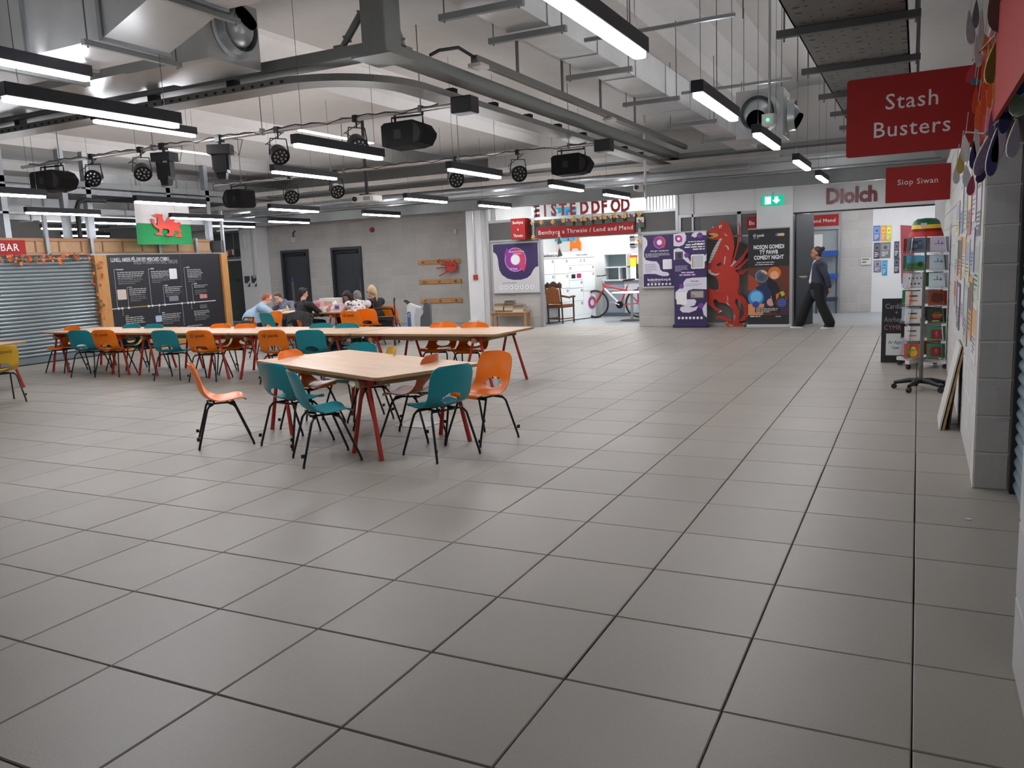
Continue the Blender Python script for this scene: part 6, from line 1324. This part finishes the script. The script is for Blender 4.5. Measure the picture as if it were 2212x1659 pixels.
# peg rails and red stool on the block wall
for i, z in enumerate((1.69, 1.15, .62)):
    th = thing('peg_rail', 'pine peg rail on the block wall, %s of three' % ('top', 'middle', 'bottom')[i], 'peg rail', (-11.9, 16.77, z))
    part('board', MB().cbox(-12.56, -11.2, 16.76, 16.795, z-.06, z+.06, .005), PINE, th)
    for x in (-12.38, -11.88, -11.38): part('peg', MB().lathe([(.035, 0), (.03, .03), (.022, .1), (.03, .12)], (x, 16.76, z), V((0, -1, .15)), 12), PINE, th, 40)
th = thing('red_stool', 'red stool hung sideways on the top peg rail', 'stool', (-11.45, 16.6, 1.5)); RS = M('stool_red', (196, 50, 40), .4)
part('seat', MB().lathe([(.155, 0), (.165, .01), (.155, .025)], (-11.42, 16.66, 1.55), V((.35, -.9, .1)), 24), RS, th, 40)
for a in (.3, 1.7, 3.2, 4.7):
    c = V((-11.42, 16.66, 1.55)); d = V((-.35, .0, -.0)); part('leg', MB().tube([c+V((.1*math.cos(a), -.03, .1*math.sin(a))), c+V((.08*math.cos(a)-.36, -.06, .22*math.sin(a)-.02))], .016, 7), RS, th)
part('ring', MB().tube([V((-11.42-.13+.0, 16.61, 1.55))+V((.03*math.cos(t_*PI/6), 0, .13*math.sin(t_*PI/6))) for t_ in range(12)], .009, 5, closed=True), RS, th)
# ================================================================ PEOPLE
def fuse(name, mb, mat, parent, voxel=.011, it=4):
    """weld overlapping limbs into one continuous skin"""
    me = mesh('tmp', mb, mat); o = bpy.data.objects.new('tmp', me); col.objects.link(o)
    r = o.modifiers.new('r', 'REMESH'); r.mode = 'VOXEL'; r.voxel_size = voxel
    s = o.modifiers.new('s', 'SMOOTH'); s.iterations = it; s.factor = .5
    dg = bpy.context.evaluated_depsgraph_get(); dg.update()
    m2 = bpy.data.meshes.new_from_object(o.evaluated_get(dg)); bpy.data.objects.remove(o); bpy.data.meshes.remove(me)
    m2.name = name; m2.materials.clear(); m2.materials.append(mat); off = wloc(parent)
    m2.transform(Matrix.Translation(-off)); m2.polygons.foreach_set('use_smooth', [True]*len(m2.polygons))
    return link(name, m2, parent)
def head(mb, c, f, up, s=1.0):
    """skull, jaw, nose, ears, lips and brow; returns eye positions. c is the skull centre"""
    f, up = V(f).normalized(), V(up).normalized(); sd = up.cross(f).normalized(); up = f.cross(sd)
    R_ = Matrix((f, sd, up)).transposed(); P = lambda a, b, d: c+(f*a+sd*b+up*d)*s
    mb.ell(P(-.008, 0, .02), .094*s, .074*s, .096*s, 16, 12, R_); mb.ell(P(.02, 0, -.045), .07*s, .057*s, .075*s, 14, 10, R_); mb.ell(P(.055, 0, -.095), .026*s, .028*s, .02*s, 10, 8, R_)
    mb.caps(P(.083, 0, .012), P(.1, 0, -.028), .009*s, .014*s, 8); mb.ell(P(.084, 0, -.062), .012*s, .024*s, .008*s, 8, 6, R_); mb.caps(P(.08, -.035, .03), P(.08, .035, .03), .012*s, .012*s, 8)
    for k in (1, -1): mb.ell(P(-.005, k*.076, -.012), .018*s, .01*s, .03*s, 8, 8, R_)
    return [P(.082, k*.03, .006) for k in (1, -1)], P
def hand(mb, wr, d, pn, s=1.0, curl=.5, side=1):
    """palm, four unequal bent fingers and a thumb from the palm's side"""
    wr, d, pn = V(wr), V(d).normalized(), V(pn).normalized(); sd = d.cross(pn).normalized(); pn = sd.cross(d)
    R_ = Matrix((d, sd, pn)).transposed(); c = wr+d*.05*s
    mb.ell(c, .052*s, .042*s, .018*s, 12, 8, R_)
    for i, L in enumerate((.068, .078, .072, .056)):
        b = wr+d*.088*s+sd*(.03-.02*i)*s; m1 = b+(d*math.cos(curl*.6)+pn*math.sin(curl*.6))*L*.55*s; e = m1+(d*math.cos(curl*1.6)+pn*math.sin(curl*1.6))*L*.45*s
        mb.caps(b-d*.02*s, m1, .0095*s, .009*s, 8); mb.caps(m1, e, .009*s, .008*s, 8)
    b = wr+d*.03*s+sd*.035*s*side; m1 = b+(d*.6+sd*.7*side+pn*.25).normalized()*.035*s; mb.caps(b, m1, .013*s, .011*s, 8); mb.caps(m1, m1+(d*.9+sd*.2*side+pn*.3).normalized()*.03*s, .011*s, .009*s, 8)
SK = {'fair': M('skin_fair', (214, 160, 138), .5, var=.04, scale=20), 'tan': M('skin_tan', (176, 122, 96), .5, var=.04, scale=20), 'pale': M('skin_pale', (222, 176, 156), .5, var=.04, scale=20)}
EYE = flatc((30, 24, 22))
def cloth(c): return M('cloth_%d_%d_%d' % c, c, .85, var=.10, scale=14, bump=.15, bscale=90)
def hairm(c): return M('hair_%d_%d_%d' % c, c, .55, var=.25, scale=30, stretch=(1, 1, .2))
def eyes(E, t):
    mb = MB()
    for e in E: mb.ell(e, .009, .009, .008, 8, 6)
    part('eyes', mb, EYE, t)
def seated(label, hip, face, lean, bulk, shirt, trousers, hair, skin, headp, look, handl, handr, sleeve='long', hairstyle='short', elb=(.0, .0), gr='people around the craft table'):
    hip = V((hip[0], hip[1], .5)); a = math.radians(face); f = V((math.cos(a), math.sin(a), 0)); s = Z.cross(f)
    t = thing('person', label, 'person', (hip.x, hip.y, 0), gr); b = bulk
    hc = V(headp); lk = V(look).normalized()
    ch = hip+Z*.36*(1-lean*.35)+f*.42*lean; up_ = (ch-hip).normalized()
    sh = [ch+s*.175*b**.5+Z*.05, ch-s*.175*b**.5+Z*.05]; nk = ch+Z*.1+f*.03*lean
    skin_ = MB(); E, P = head(skin_, hc, lk, Z*.95+lk*-.1 if lk.z > -.3 else Z+lk*.0, .98)
    skin_.caps(nk-up_*.03, hc-Z*.06-lk*.02, .058, .05)
    sm = MB(); sm.ell(hip+Z*.08, .16*b, .19*b, .17*b, 16, 12); sm.caps(hip+Z*.1, ch-Z*.06, .15*b, .145*b**.6, 16); sm.caps(sh[0]-Z*.02, sh[1]-Z*.02, .082*b**.4, .082*b**.4, 12); sm.caps(ch-Z*.05, nk, .12*b**.5, .062, 12)
    skin_.caps(hip, ch, .12*b**.6, .11, 12); skin_.caps(sh[0], sh[1], .06, .06, 10)
    tr = MB(); shoes = []
    for k in (1, -1):
        kn = hip+f*.43+s*k*.13-Z*.02; an = kn+f*.02-Z*.4; hp = hip+s*k*.09
        tr.caps(hp, kn, .095*b**.6, .072, 12); tr.caps(kn, an, .07, .055, 12); skin_.caps(hp, kn, .07, .055, 8); skin_.caps(kn, an, .05, .04, 8); shoes.append(an)
    tr.ell(hip, .17*b, .18*b, .12, 14, 10)
    for k, (sd_, hd) in enumerate(((sh[0], handl), (sh[1], handr))):
        hd = V(hd); mid = sd_.lerp(hd, .5); L = (hd-sd_).length; q = max(.0, .28**2-(L/2)**2)**.5; el = mid-Z*q*.75+(s if k == 0 else -s)*q*.55+f*elb[0]
        dv = (hd-el).normalized(); wr = hd-dv*.09
        r0 = .056*b**.5; skin_.caps(sd_, el, .046*b**.5, .04*b**.4, 10); skin_.caps(el, wr, .04*b**.4, .027, 10); hand(skin_, wr, dv, -Z, .95, .6, 1 if k else -1)
        if sleeve == 'long': sm.caps(sd_, el, r0+.008, .052*b**.4, 12); sm.caps(el, wr-dv*.01, .052*b**.4, .038, 12)
        elif sleeve == 'short': sm.caps(sd_, sd_.lerp(el, .75), r0+.016, .062*b**.4, 12)
        else: sm.ell(sd_, .066, .066, .07, 10, 8)
    fuse('body', skin_, SK[skin], t, .011, 3); fuse('top', sm, shirt if not isinstance(shirt, tuple) else cloth(shirt), t, .012, 5); fuse('trousers', tr, cloth(trousers), t, .013, 4)
    for an in shoes:
        mb = MB(); c = V((an.x, an.y, .045))+f*.06; mb.ell(c, .13 if abs(f.x) > .7 else .06, .13 if abs(f.x) <= .7 else .06, .045, 12, 8); part('shoe', mb, flatc((40, 40, 44)), t, 60)
    h = MB(); R_ = Matrix((lk, Z.cross(lk).normalized() if abs(lk.z) < .95 else s, lk.cross(Z.cross(lk)).normalized())).transposed()
    if hairstyle in ('short', 'bob', 'grey', 'pony'):
        h.ell(P(-.024, 0, .04), .094, .083, .092, 16, 12, R_); h.ell(P(-.05, 0, -.01), .062, .079, .075, 14, 10, R_)
        for k in (1, -1): h.ell(P(-.02, k*.066, .025), .045, .02, .05, 10, 8, R_)
    if hairstyle in ('short', 'grey'): h.ell(P(.04, 0, .1), .05, .06, .025, 10, 8, R_); h.ell(P(-.06, 0, -.045), .05, .066, .06, 12, 8, R_)
    if hairstyle == 'bob':
        for k in (1, -1): h.caps(P(-.01, k*.07, .03), P(.0, k*.078, -.09), .036, .03)
        h.caps(P(.06, -.04, .085), P(.06, .04, .085), .032, .032); h.ell(P(-.06, 0, -.06), .05, .075, .07, 12, 8, R_)
    if hairstyle == 'pony': h.caps(P(-.09, 0, .05), P(-.12, .02, -.05), .035, .03); h.caps(P(-.12, .02, -.05), P(-.11, .03, -.25), .03, .012); h.ell(P(-.03, 0, .12), .05, .045, .03, 10, 8, R_)
    if hairstyle == 'tied': h.ell(P(-.03, 0, .03), .09, .082, .094, 16, 12, R_); h.ell(P(-.075, 0, -.02), .05, .06, .06, 12, 8, R_)
    fuse('hair', h, hairm(hair), t, .011, 3); eyes(E, t); return t, P
TX, TY = -11.9, 11.45
o = bpy.data.objects['trestle_table.006']; o.location = (TX, TY, 0); o['label'] = 'plywood table covered in craft things where the group sits'; o.rotation_euler = (0, 0, math.radians(2))
def hp(u_, v_, yy): return onY(u_, v_, yy)
# the people round the table
h1 = hp(578, 645, 10.95)
seated('large person in a light blue T-shirt leaning on the left end of the craft table', (h1.x-.2, 10.72), 42, .36, 1.55, (164, 190, 212), (30, 30, 36), (170, 92, 50), 'pale', h1, (.6, .5, -.45), (h1.x+.12, 11.28, .76), (h1.x+.28, 11.06, .76), 'short', 'tied')
h2 = hp(600, 643, 12.15)
tp, P2 = seated('man in a grey checked shirt resting his head on his hand behind the table', (h2.x+.15, 12.38), 275, .4, 1.1, M('grey_check', (112, 112, 126), .85, var=.35, scale=40, bump=.1), (50, 50, 60), (92, 74, 60), 'pale', h2, (.25, -1, -.35), (h2.x+.5, 11.85, .76), (h2.x+.0, 12.05, .88), 'long', 'short')
tg = MB(); tg.tube([V((h2.x+.08, 12.12, .9)), V((h2.x+.16, 12.08, .78))], .006, 5); part('lanyard', tg, flatc((40, 60, 120)), tp)
h3 = hp(655, 634, 10.98)
seated('person with short dark hair in a black jumper with back to the camera', (h3.x+.05, 10.84), 78, .16, 1.35, (30, 30, 33), (26, 28, 40), (34, 28, 28), 'fair', h3, (.55, .8, -.2), (h3.x-.25, 11.25, .76), (h3.x+.38, 11.2, .76), 'long', 'short')
h4 = hp(750, 640, 12.1)
seated('person with a dark bob writing with head bent at the far side of the table', (h4.x+.08, 12.32), 250, .45, .95, (34, 34, 40), (30, 30, 34), (28, 22, 24), 'tan', h4, (-.35, -.8, -.6), (h4.x-.28, 11.85, .76), (h4.x-.36, 11.82, .8), 'short', 'bob')
h5 = hp(772, 641, 11.12)
FLO = M('floral_blouse', (206, 202, 200), .8, var=.0)
nt = FLO.node_tree; vo = nt.nodes.new('ShaderNodeTexNoise'); vo.inputs['Scale'].default_value = 17; vo.inputs['Detail'].default_value = 2; g_ = nt.nodes.new('ShaderNodeTexCoord'); nt.links.new(g_.outputs['Object'], vo.inputs['Vector']); rp_ = nt.nodes.new('ShaderNodeValToRGB'); rp_.color_ramp.interpolation = 'CONSTANT'; rp_.color_ramp.elements[0].color = rgb(60, 60, 66); rp_.color_ramp.elements[1].position = .41; rp_.color_ramp.elements[1].color = rgb(214, 208, 208)
nt.links.new(vo.outputs['Fac'], rp_.inputs[0]); nt.links.new(rp_.outputs[0], nt.nodes['Principled BSDF'].inputs['Base Color'])
seated('grey-haired person in a white and black floral sleeveless blouse at the table', (h5.x+.1, 10.98), 125, .22, 1.2, FLO, (60, 60, 70), (112, 106, 104), 'pale', h5, (-.75, .5, -.35), (h5.x-.5, 11.25, .76), (h5.x-.2, 11.55, .76), 'none', 'grey')
h6 = hp(802, 630, 11.6)
tp, P6 = seated('blonde ponytailed person with glasses in black at the right end of the table', (h6.x+.1, 11.62), 172, .1, 1.15, (28, 28, 30), (34, 34, 40), (196, 170, 130), 'fair', h6, (-.95, -.1, -.12), (h6.x-.4, 11.6, .76), (h6.x-.38, 12.0, .76), 'long', 'pony')
mb = MB(); c = P6(.085, .0, .006); mb.tube([P6(.0, .078, .008), P6(.09, .06, .008), P6(.098, .0, .008), P6(.09, -.06, .008), P6(.0, -.078, .008)], .004, 5); part('glasses', mb, BLACK, tp)
# ---- woman walking across the passage mouth
t = thing('person', 'woman with a hair bun walking left in a navy blazer and black trousers', 'person', (-1.85, 14.88, 0))
hc = V((-1.86, 14.86, 1.515)); F = -X; sk = MB(); E, P = head(sk, hc, V((-1, -.1, -.06)), Z, 1.02)
sk.caps((-1.8, 14.86, 1.33), hc-Z*.06, .058, .05); hipc = V((-1.82, 14.87, .86)); chst = V((-1.79, 14.87, 1.2))
sk.caps(hipc, chst, .12, .115, 14); sl_, sr_ = V((-1.82, 15.04, 1.3)), V((-1.77, 14.69, 1.3)); sk.caps(sl_, sr_, .06, .06)
# legs: left leg forward (towards -X), right leg behind
legs = [(V((-1.86, 14.96, .84)), V((-2.03, 14.97, .5)), V((-2.17, 14.97, .1)), -.16), (V((-1.8, 14.78, .84)), V((-1.74, 14.77, .49)), V((-1.58, 14.77, .1)), -.12)]
tr = MB(); tr.ell(hipc+Z*.0, .165, .18, .16, 16, 12)
for (a, b, c, d) in legs: sk.caps(a, b, .08, .058, 10); sk.caps(b, c, .055, .04, 10); tr.caps(a, b, .115, .1, 14); tr.caps(b, c+Z*.02, .1, .105, 14)
# arms: far (left) arm bent forward palm up, near (right) arm hanging back
jk = MB(); sleeves = [(sl_, V((-1.86, 15.06, 1.04)), V((-2.02, 15.0, 1.02))), (sr_, V((-1.64, 14.66, 1.05)), V((-1.585, 14.68, .83)))]
for i, (a, b, c) in enumerate(sleeves):
    sk.caps(a, b, .046, .038, 10); sk.caps(b, c, .036, .026, 10); jk.caps(a, b, .072, .06, 12); jk.caps(b, c-(c-b)*.12, .06, .05, 12)
hand(sk, (-2.03, 15.0, 1.02), (-1, -.05, -.02), Z, 1.0, .35, -1); hand(sk, (-1.585, 14.68, .82), (.05, 0, -1), (-1, 0, .1), 1.0, .7, 1)
jk.caps((-1.79, 14.87, 1.24), (-1.8, 14.87, .95), .15, .165, 16); jk.caps((-1.8, 14.87, .95), (-1.79, 14.87, .74), .165, .18, 16); jk.caps(sl_, sr_, .085, .085, 12); jk.ell((-1.78, 14.87, 1.36), .075, .08, .05, 12, 8)
fuse('body', sk, SK['tan'], t, .009, 3); fuse('trousers', tr, cloth((22, 22, 24)), t, .012, 4); fuse('blazer', jk, cloth((56, 60, 76)), t, .011, 4)
wt = MB(); wt.caps((-1.875, 14.86, 1.3), (-1.915, 14.87, .95), .055, .085, 14); wt.ell((-1.86, 14.86, 1.34), .05, .05, .04, 10, 8); fuse('white_top', wt, cloth((214, 216, 216)), t, .01, 3)
hr = MB(); R_ = Matrix((V((-1, 0, 0)), V((0, -1, 0)), Z)).transposed(); hr.ell(P(-.028, 0, .04), .094, .081, .09, 16, 12, R_); hr.ell(P(-.06, 0, -.01), .05, .07, .07, 12, 8, R_); hr.ell(P(-.125, 0, .07), .045, .045, .045, 12, 8); fuse('hair', hr, hairm((66, 46, 38)), t, .009, 3); eyes(E, t)
for (c, rz) in ((V((-2.24, 14.97, .0)), 0), (V((-1.62, 14.77, .0)), 0)):
    mb = MB(); mb.prism([(p[0], p[1]) for p in rrect(.26, .09, .04, 4)], c, X, Y, .028); sh_ = part('shoe', mb, flatc((226, 226, 224)), t); sh_['label'] = 'white shoe sole'
    mb = MB(); mb.ell(c+V((.03, 0, .05)), .105, .045, .05, 14, 8); part('shoe_upper', mb, BLACK, sh_, 60)
mb = MB(); mb.prism(rrect(.15, .075, .01, 3), (-2.12, 15.0, 1.045), X, Y, .01); single('phone', mb, flatc((206, 206, 210)), 'pale phone held flat in the walking woman\'s left hand', 'phone')
# ---- chairs round the craft table
def fch(c, u_, v_, f_, l, lg=0): q = pz(u_, v_, .79); return chair(c, (q.x, q.y), f_, l, lg)
cb = fch('orange', 535, 685, 60, 'orange plastic chair with a black bag over its back at the craft table')
fch('teal', 568, 676, 80, 'teal plastic chair behind the person in light blue')
c3 = fch('orange', 648, 676, 82, 'orange plastic chair draped with a grey coat under the person in black', 1)
fch('orange', 752, 672, 100, 'orange printed plastic chair, left of the three beside the craft table', 1)
fch('orange', 788, 667, 108, 'orange plastic chair, middle of the three beside the craft table')
fch('orange', 833, 661, 110, 'orange plastic chair, right of the three by the walking frame')
fch('orange', 600, 672, 262, 'orange plastic chair under the man in the checked shirt')
q = pz(535, 690, .79); th = thing('black_bag', 'black bag slung over the orange chair on the left of the craft table', 'bag', (q.x, q.y, .4)); mb = MB(); mb.ell((q.x+.02, q.y-.06, .58), .24, .1, .2, 16, 12); part('body', mb, M('bag_black', (20, 20, 22), .8, bump=.2), th, 60); mb = MB(); mb.tube([(q.x-.12, q.y-.05, .72), (q.x-.1, q.y+.03, .82), (q.x+.12, q.y+.03, .82), (q.x+.14, q.y-.05, .72)], .014, 6); part('strap', mb, BLACK, th)
q = pz(648, 676, .79); th = thing('grey_coat', 'dark grey coat hanging over the orange chair of the person in black', 'coat', (q.x, q.y, .3))
mb = MB(); N = 14
for i in range(N):
    for j in range(8):
        def cp(a, b):
            x = (a-.42)*.62; drop_ = b*(.16+.42*max(0, a-.55)*2.2+.2*max(0, .2-a)*2); return V((q.x+x+.02*math.sin(b*4+a*9), q.y-.05-.06*b-.02*math.sin(a*16), .825-drop_-.06*(2*a-.9)**2))
        mb.add([cp(i/N, j/8), cp((i+1)/N, j/8), cp((i+1)/N, (j+1)/8), cp(i/N, (j+1)/8)], [(0, 1, 2, 3)])
g_ = part('cloth', mb, cloth((64, 64, 66)), th, 180); md = g_.modifiers.new('thick', 'SOLIDIFY'); md.thickness = .02
# ---- craft things on the table
rc = random.Random(21); ZT = .7155
def item(name, label, cat, x, y, build, c):
    th = thing(name, label, cat, (x, y, ZT), 'craft things on the table'); build(th, x, y, c)
def b_box(w, d, h, lid=None):
    def f(th, x, y, c):
        part('body', MB().cbox(x-w/2, x+w/2, y-d/2, y+d/2, ZT, ZT+h, .004), flatc(c), th)
        part('label', MB().box(x-w*.35, x+w*.35, y-d/2-.001, y-d/2, ZT+h*.25, ZT+h*.75), flatc(lid or (232, 224, 226)), th)
    return f
def b_bottle(r, h):
    def f(th, x, y, c):
        part('body', MB().lathe([(r, 0), (r, h*.65), (r*.5, h*.8), (r*.35, h*.82)], (x, y, ZT), Z, 12), flatc(c), th, 40); part('cap', MB().lathe([(r*.4, h*.82), (r*.4, h)], (x, y, ZT), Z, 10), flatc((210, 210, 214)), th)
    return f
def at_(u_, v_): q = pz(u_, v_, ZT); return q.x, q.y
for (nm, lab, cat, u_, v_, bd, c) in (('plastic_crate', 'white translucent plastic crate at the back of the craft table', 'crate', 716, 662, b_box(.42, .3, .26, (190, 170, 140)), (218, 214, 208)), ('glue_bottle', 'tall white glue bottle on the craft table', 'bottle', 724, 664, b_bottle(.05, .26), (228, 228, 226)),
    ('craft_box', 'pink and white box at the left of the craft pile', 'box', 690, 668, b_box(.2, .12, .22, (196, 110, 120)), (214, 176, 180)), ('craft_box', 'flat pale blue box in the craft pile', 'box', 726, 668, b_box(.2, .14, .07, (220, 220, 226)), (120, 150, 190)), ('craft_box', 'purple edged clear box at the right of the craft pile', 'box', 733, 672, b_box(.16, .14, .16, (110, 70, 120)), (206, 196, 214)), ('craft_box', 'pink box in front of the craft pile', 'box', 702, 674, b_box(.14, .1, .1, (222, 200, 204)), (206, 120, 136)), ('craft_box', 'white paper box at the front of the craft pile', 'box', 696, 677, b_box(.18, .12, .1), (228, 226, 224)),
    ('jam_jar', 'small pink jar in the middle of the craft pile', 'jar', 712, 670, b_bottle(.04, .14), (226, 70, 140)), ('jam_jar', 'small brown jar at the front of the craft pile', 'jar', 709, 676, b_bottle(.035, .1), (176, 130, 110)), ('jam_jar', 'small white tub beside the pink jar', 'jar', 718, 673, b_bottle(.045, .11), (226, 220, 220)), ('paper_pad', 'white pad of paper before the person in light blue', 'paper', 617, 677, b_box(.3, .22, .02), (232, 230, 228)), ('craft_box', 'blue folded card in front of the checked shirt man', 'card', 613, 664, b_box(.2, .1, .05, (80, 170, 220)), (70, 160, 210)), ('drink_glass', 'glass of amber drink on the left of the table', 'glass', 621, 672, b_bottle(.035, .14), (206, 176, 96)), ('craft_box', 'red and white pencil box on the left of the table', 'box', 612, 672, b_box(.22, .08, .05, (180, 60, 70)), (226, 220, 220)), ('craft_box', 'violet pouch at the right edge of the table', 'pouch', 741, 669, b_box(.16, .1, .06, (90, 50, 120)), (100, 56, 130)), ('craft_box', 'small cream tin behind the craft pile', 'tin', 704, 666, b_box(.12, .1, .1), (222, 206, 190))):
    y_ = TY+.42-(v_-662)/15*.8; x_ = onY(u_, v_, y_).x; x_ = min(max(x_, TX-1.05), TX+1.05); item(nm, lab, cat, x_, y_, bd, c)
# ---- walking frame and floor machine right of the group
th = thing('rollator', 'black and dark red wheeled walking frame with padded seat', 'walking frame', (-9.9, 11.3, 0)); RM = M('rollator_red', (120, 40, 44), .35, .3)
rx = V((-9.95, 11.3, 0)); rf = V((.5, -.87, 0)).normalized(); rs = Z.cross(rf)
for (a, b, r) in ((.27, .22, .1), (.27, -.22, .1), (-.27, .26, .1), (-.27, -.26, .1)):
    c = rx+rf*a+rs*b+Z*r; ring = [c+(rf*math.cos(2*PI*k/18)+Z*math.sin(2*PI*k/18))*(r-.018) for k in range(18)]; w_ = part('wheel', MB().tube(ring, .018, 6, closed=True), BLACK, th); part('hub', MB().lathe([(.05, -.012), (.05, .012)], c, rs, 12), flatc((120, 120, 122)), w_)
for b in (.22, -.22):
    part('front_leg', MB().tube([rx+rf*.27+rs*b+Z*.12, rx+rf*.12+rs*b+Z*.55, rx+rf*-.1+rs*b+Z*.62], .016, 7), RM, th); part('rear_leg', MB().tube([rx+rf*-.27+rs*b*1.15+Z*.1, rx+rf*-.16+rs*b+Z*.55, rx+rf*-.14+rs*b+Z*.9], .016, 7), RM, th); part('handle', MB().tube([rx+rf*-.14+rs*b+Z*.9, rx+rf*-.2+rs*b+Z*.94, rx+rf*-.33+rs*b+Z*.93], .02, 8), BLACK, th)
part('seat', MB().prism(rrect(.34, .44, .04, 3), rx+Z*.52, rf, rs, .07), BLACK, th); part('back_strap', MB().tube([rx+rf*.1+rs*.22+Z*.62, rx+rf*.26+rs*.2+Z*.76, rx+rf*.3+Z*.78, rx+rf*.26-rs*.2+Z*.76, rx+rf*.1-rs*.22+Z*.62], .022, 8), BLACK, th); part('bag', MB().prism(rrect(.26, .36, .03, 3), rx+rf*.02+Z*.28, rf, rs, .22), M('bag_black', (20, 20, 22), .8, bump=.2), th)
th = thing('floor_machine', 'white, grey and blue floor cleaning machine beside the walking frame', 'floor cleaner', (0, 0, 0))
part('body', MB().prism([(-.3, .06), (.3, .06), (.32, .5), (.3, .72), (.2, .84), (-.02, .9), (-.2, .96), (-.26, .9), (-.28, .6)], (0, .24, 0), X, Z, .48), M('machine_white', (214, 216, 216), .4), th)
part('tank', MB().prism([(.12, .1), (.48, .1), (.48, .9), (.42, .97), (.3, .97), (.26, .7), (.16, .6)], (0, .25, 0), X, Z, .5), M('machine_grey', (82, 84, 88), .5), th)
part('label_panel', MB().prism(rrect(.12, .62, .05, 3), (-.21, -.241, .44), X, Z, .004), flatc((70, 104, 160)), th); text('C', .12, (-.21, -.25, .62), X, Z, SIGNW, th, 'lettering', 'CENTER', .001, .02); text('robo', .1, (-.175, -.25, .28), Z, -X, SIGNW, th, 'lettering', 'CENTER', .001, .02) if False else None
part('handle', MB().tube([(-.2, -.2, .94), (-.34, -.2, 1.03), (-.34, .2, 1.03), (-.2, .2, .94)], .02, 8), BLACK, th); part('trim', MB().prism([(-.02, .3), (.12, .3), (.14, .6), (.25, .72), (.22, .82), (.02, .84), (-.04, .6)], (0, -.2405, 0), X, Z, .003), flatc((180, 184, 188)), th)
for x in (-.18, .2): part('wheel', MB().lathe([(.06, -.02), (.06, .02)], (x, -.22, .06), Y, 14), BLACK, th)
th.location = (-9.8, 12.3, 0); th.rotation_euler = (0, 0, math.radians(25)); th.scale = (.66, .66, .84)
# wooden plank stack seen over the shutter and a scrap on the floor
mb = MB(); mb.box(.35, .37, 2.62, 2.64, 0, .0) if False else mb.prism(rrect(.03, .02, .005, 2), (.28, 2.55, .001), X, Y, .004); single('paper_scrap', mb, flatc((220, 218, 210)), 'tiny white paper scrap on the floor by the pier', 'paper')
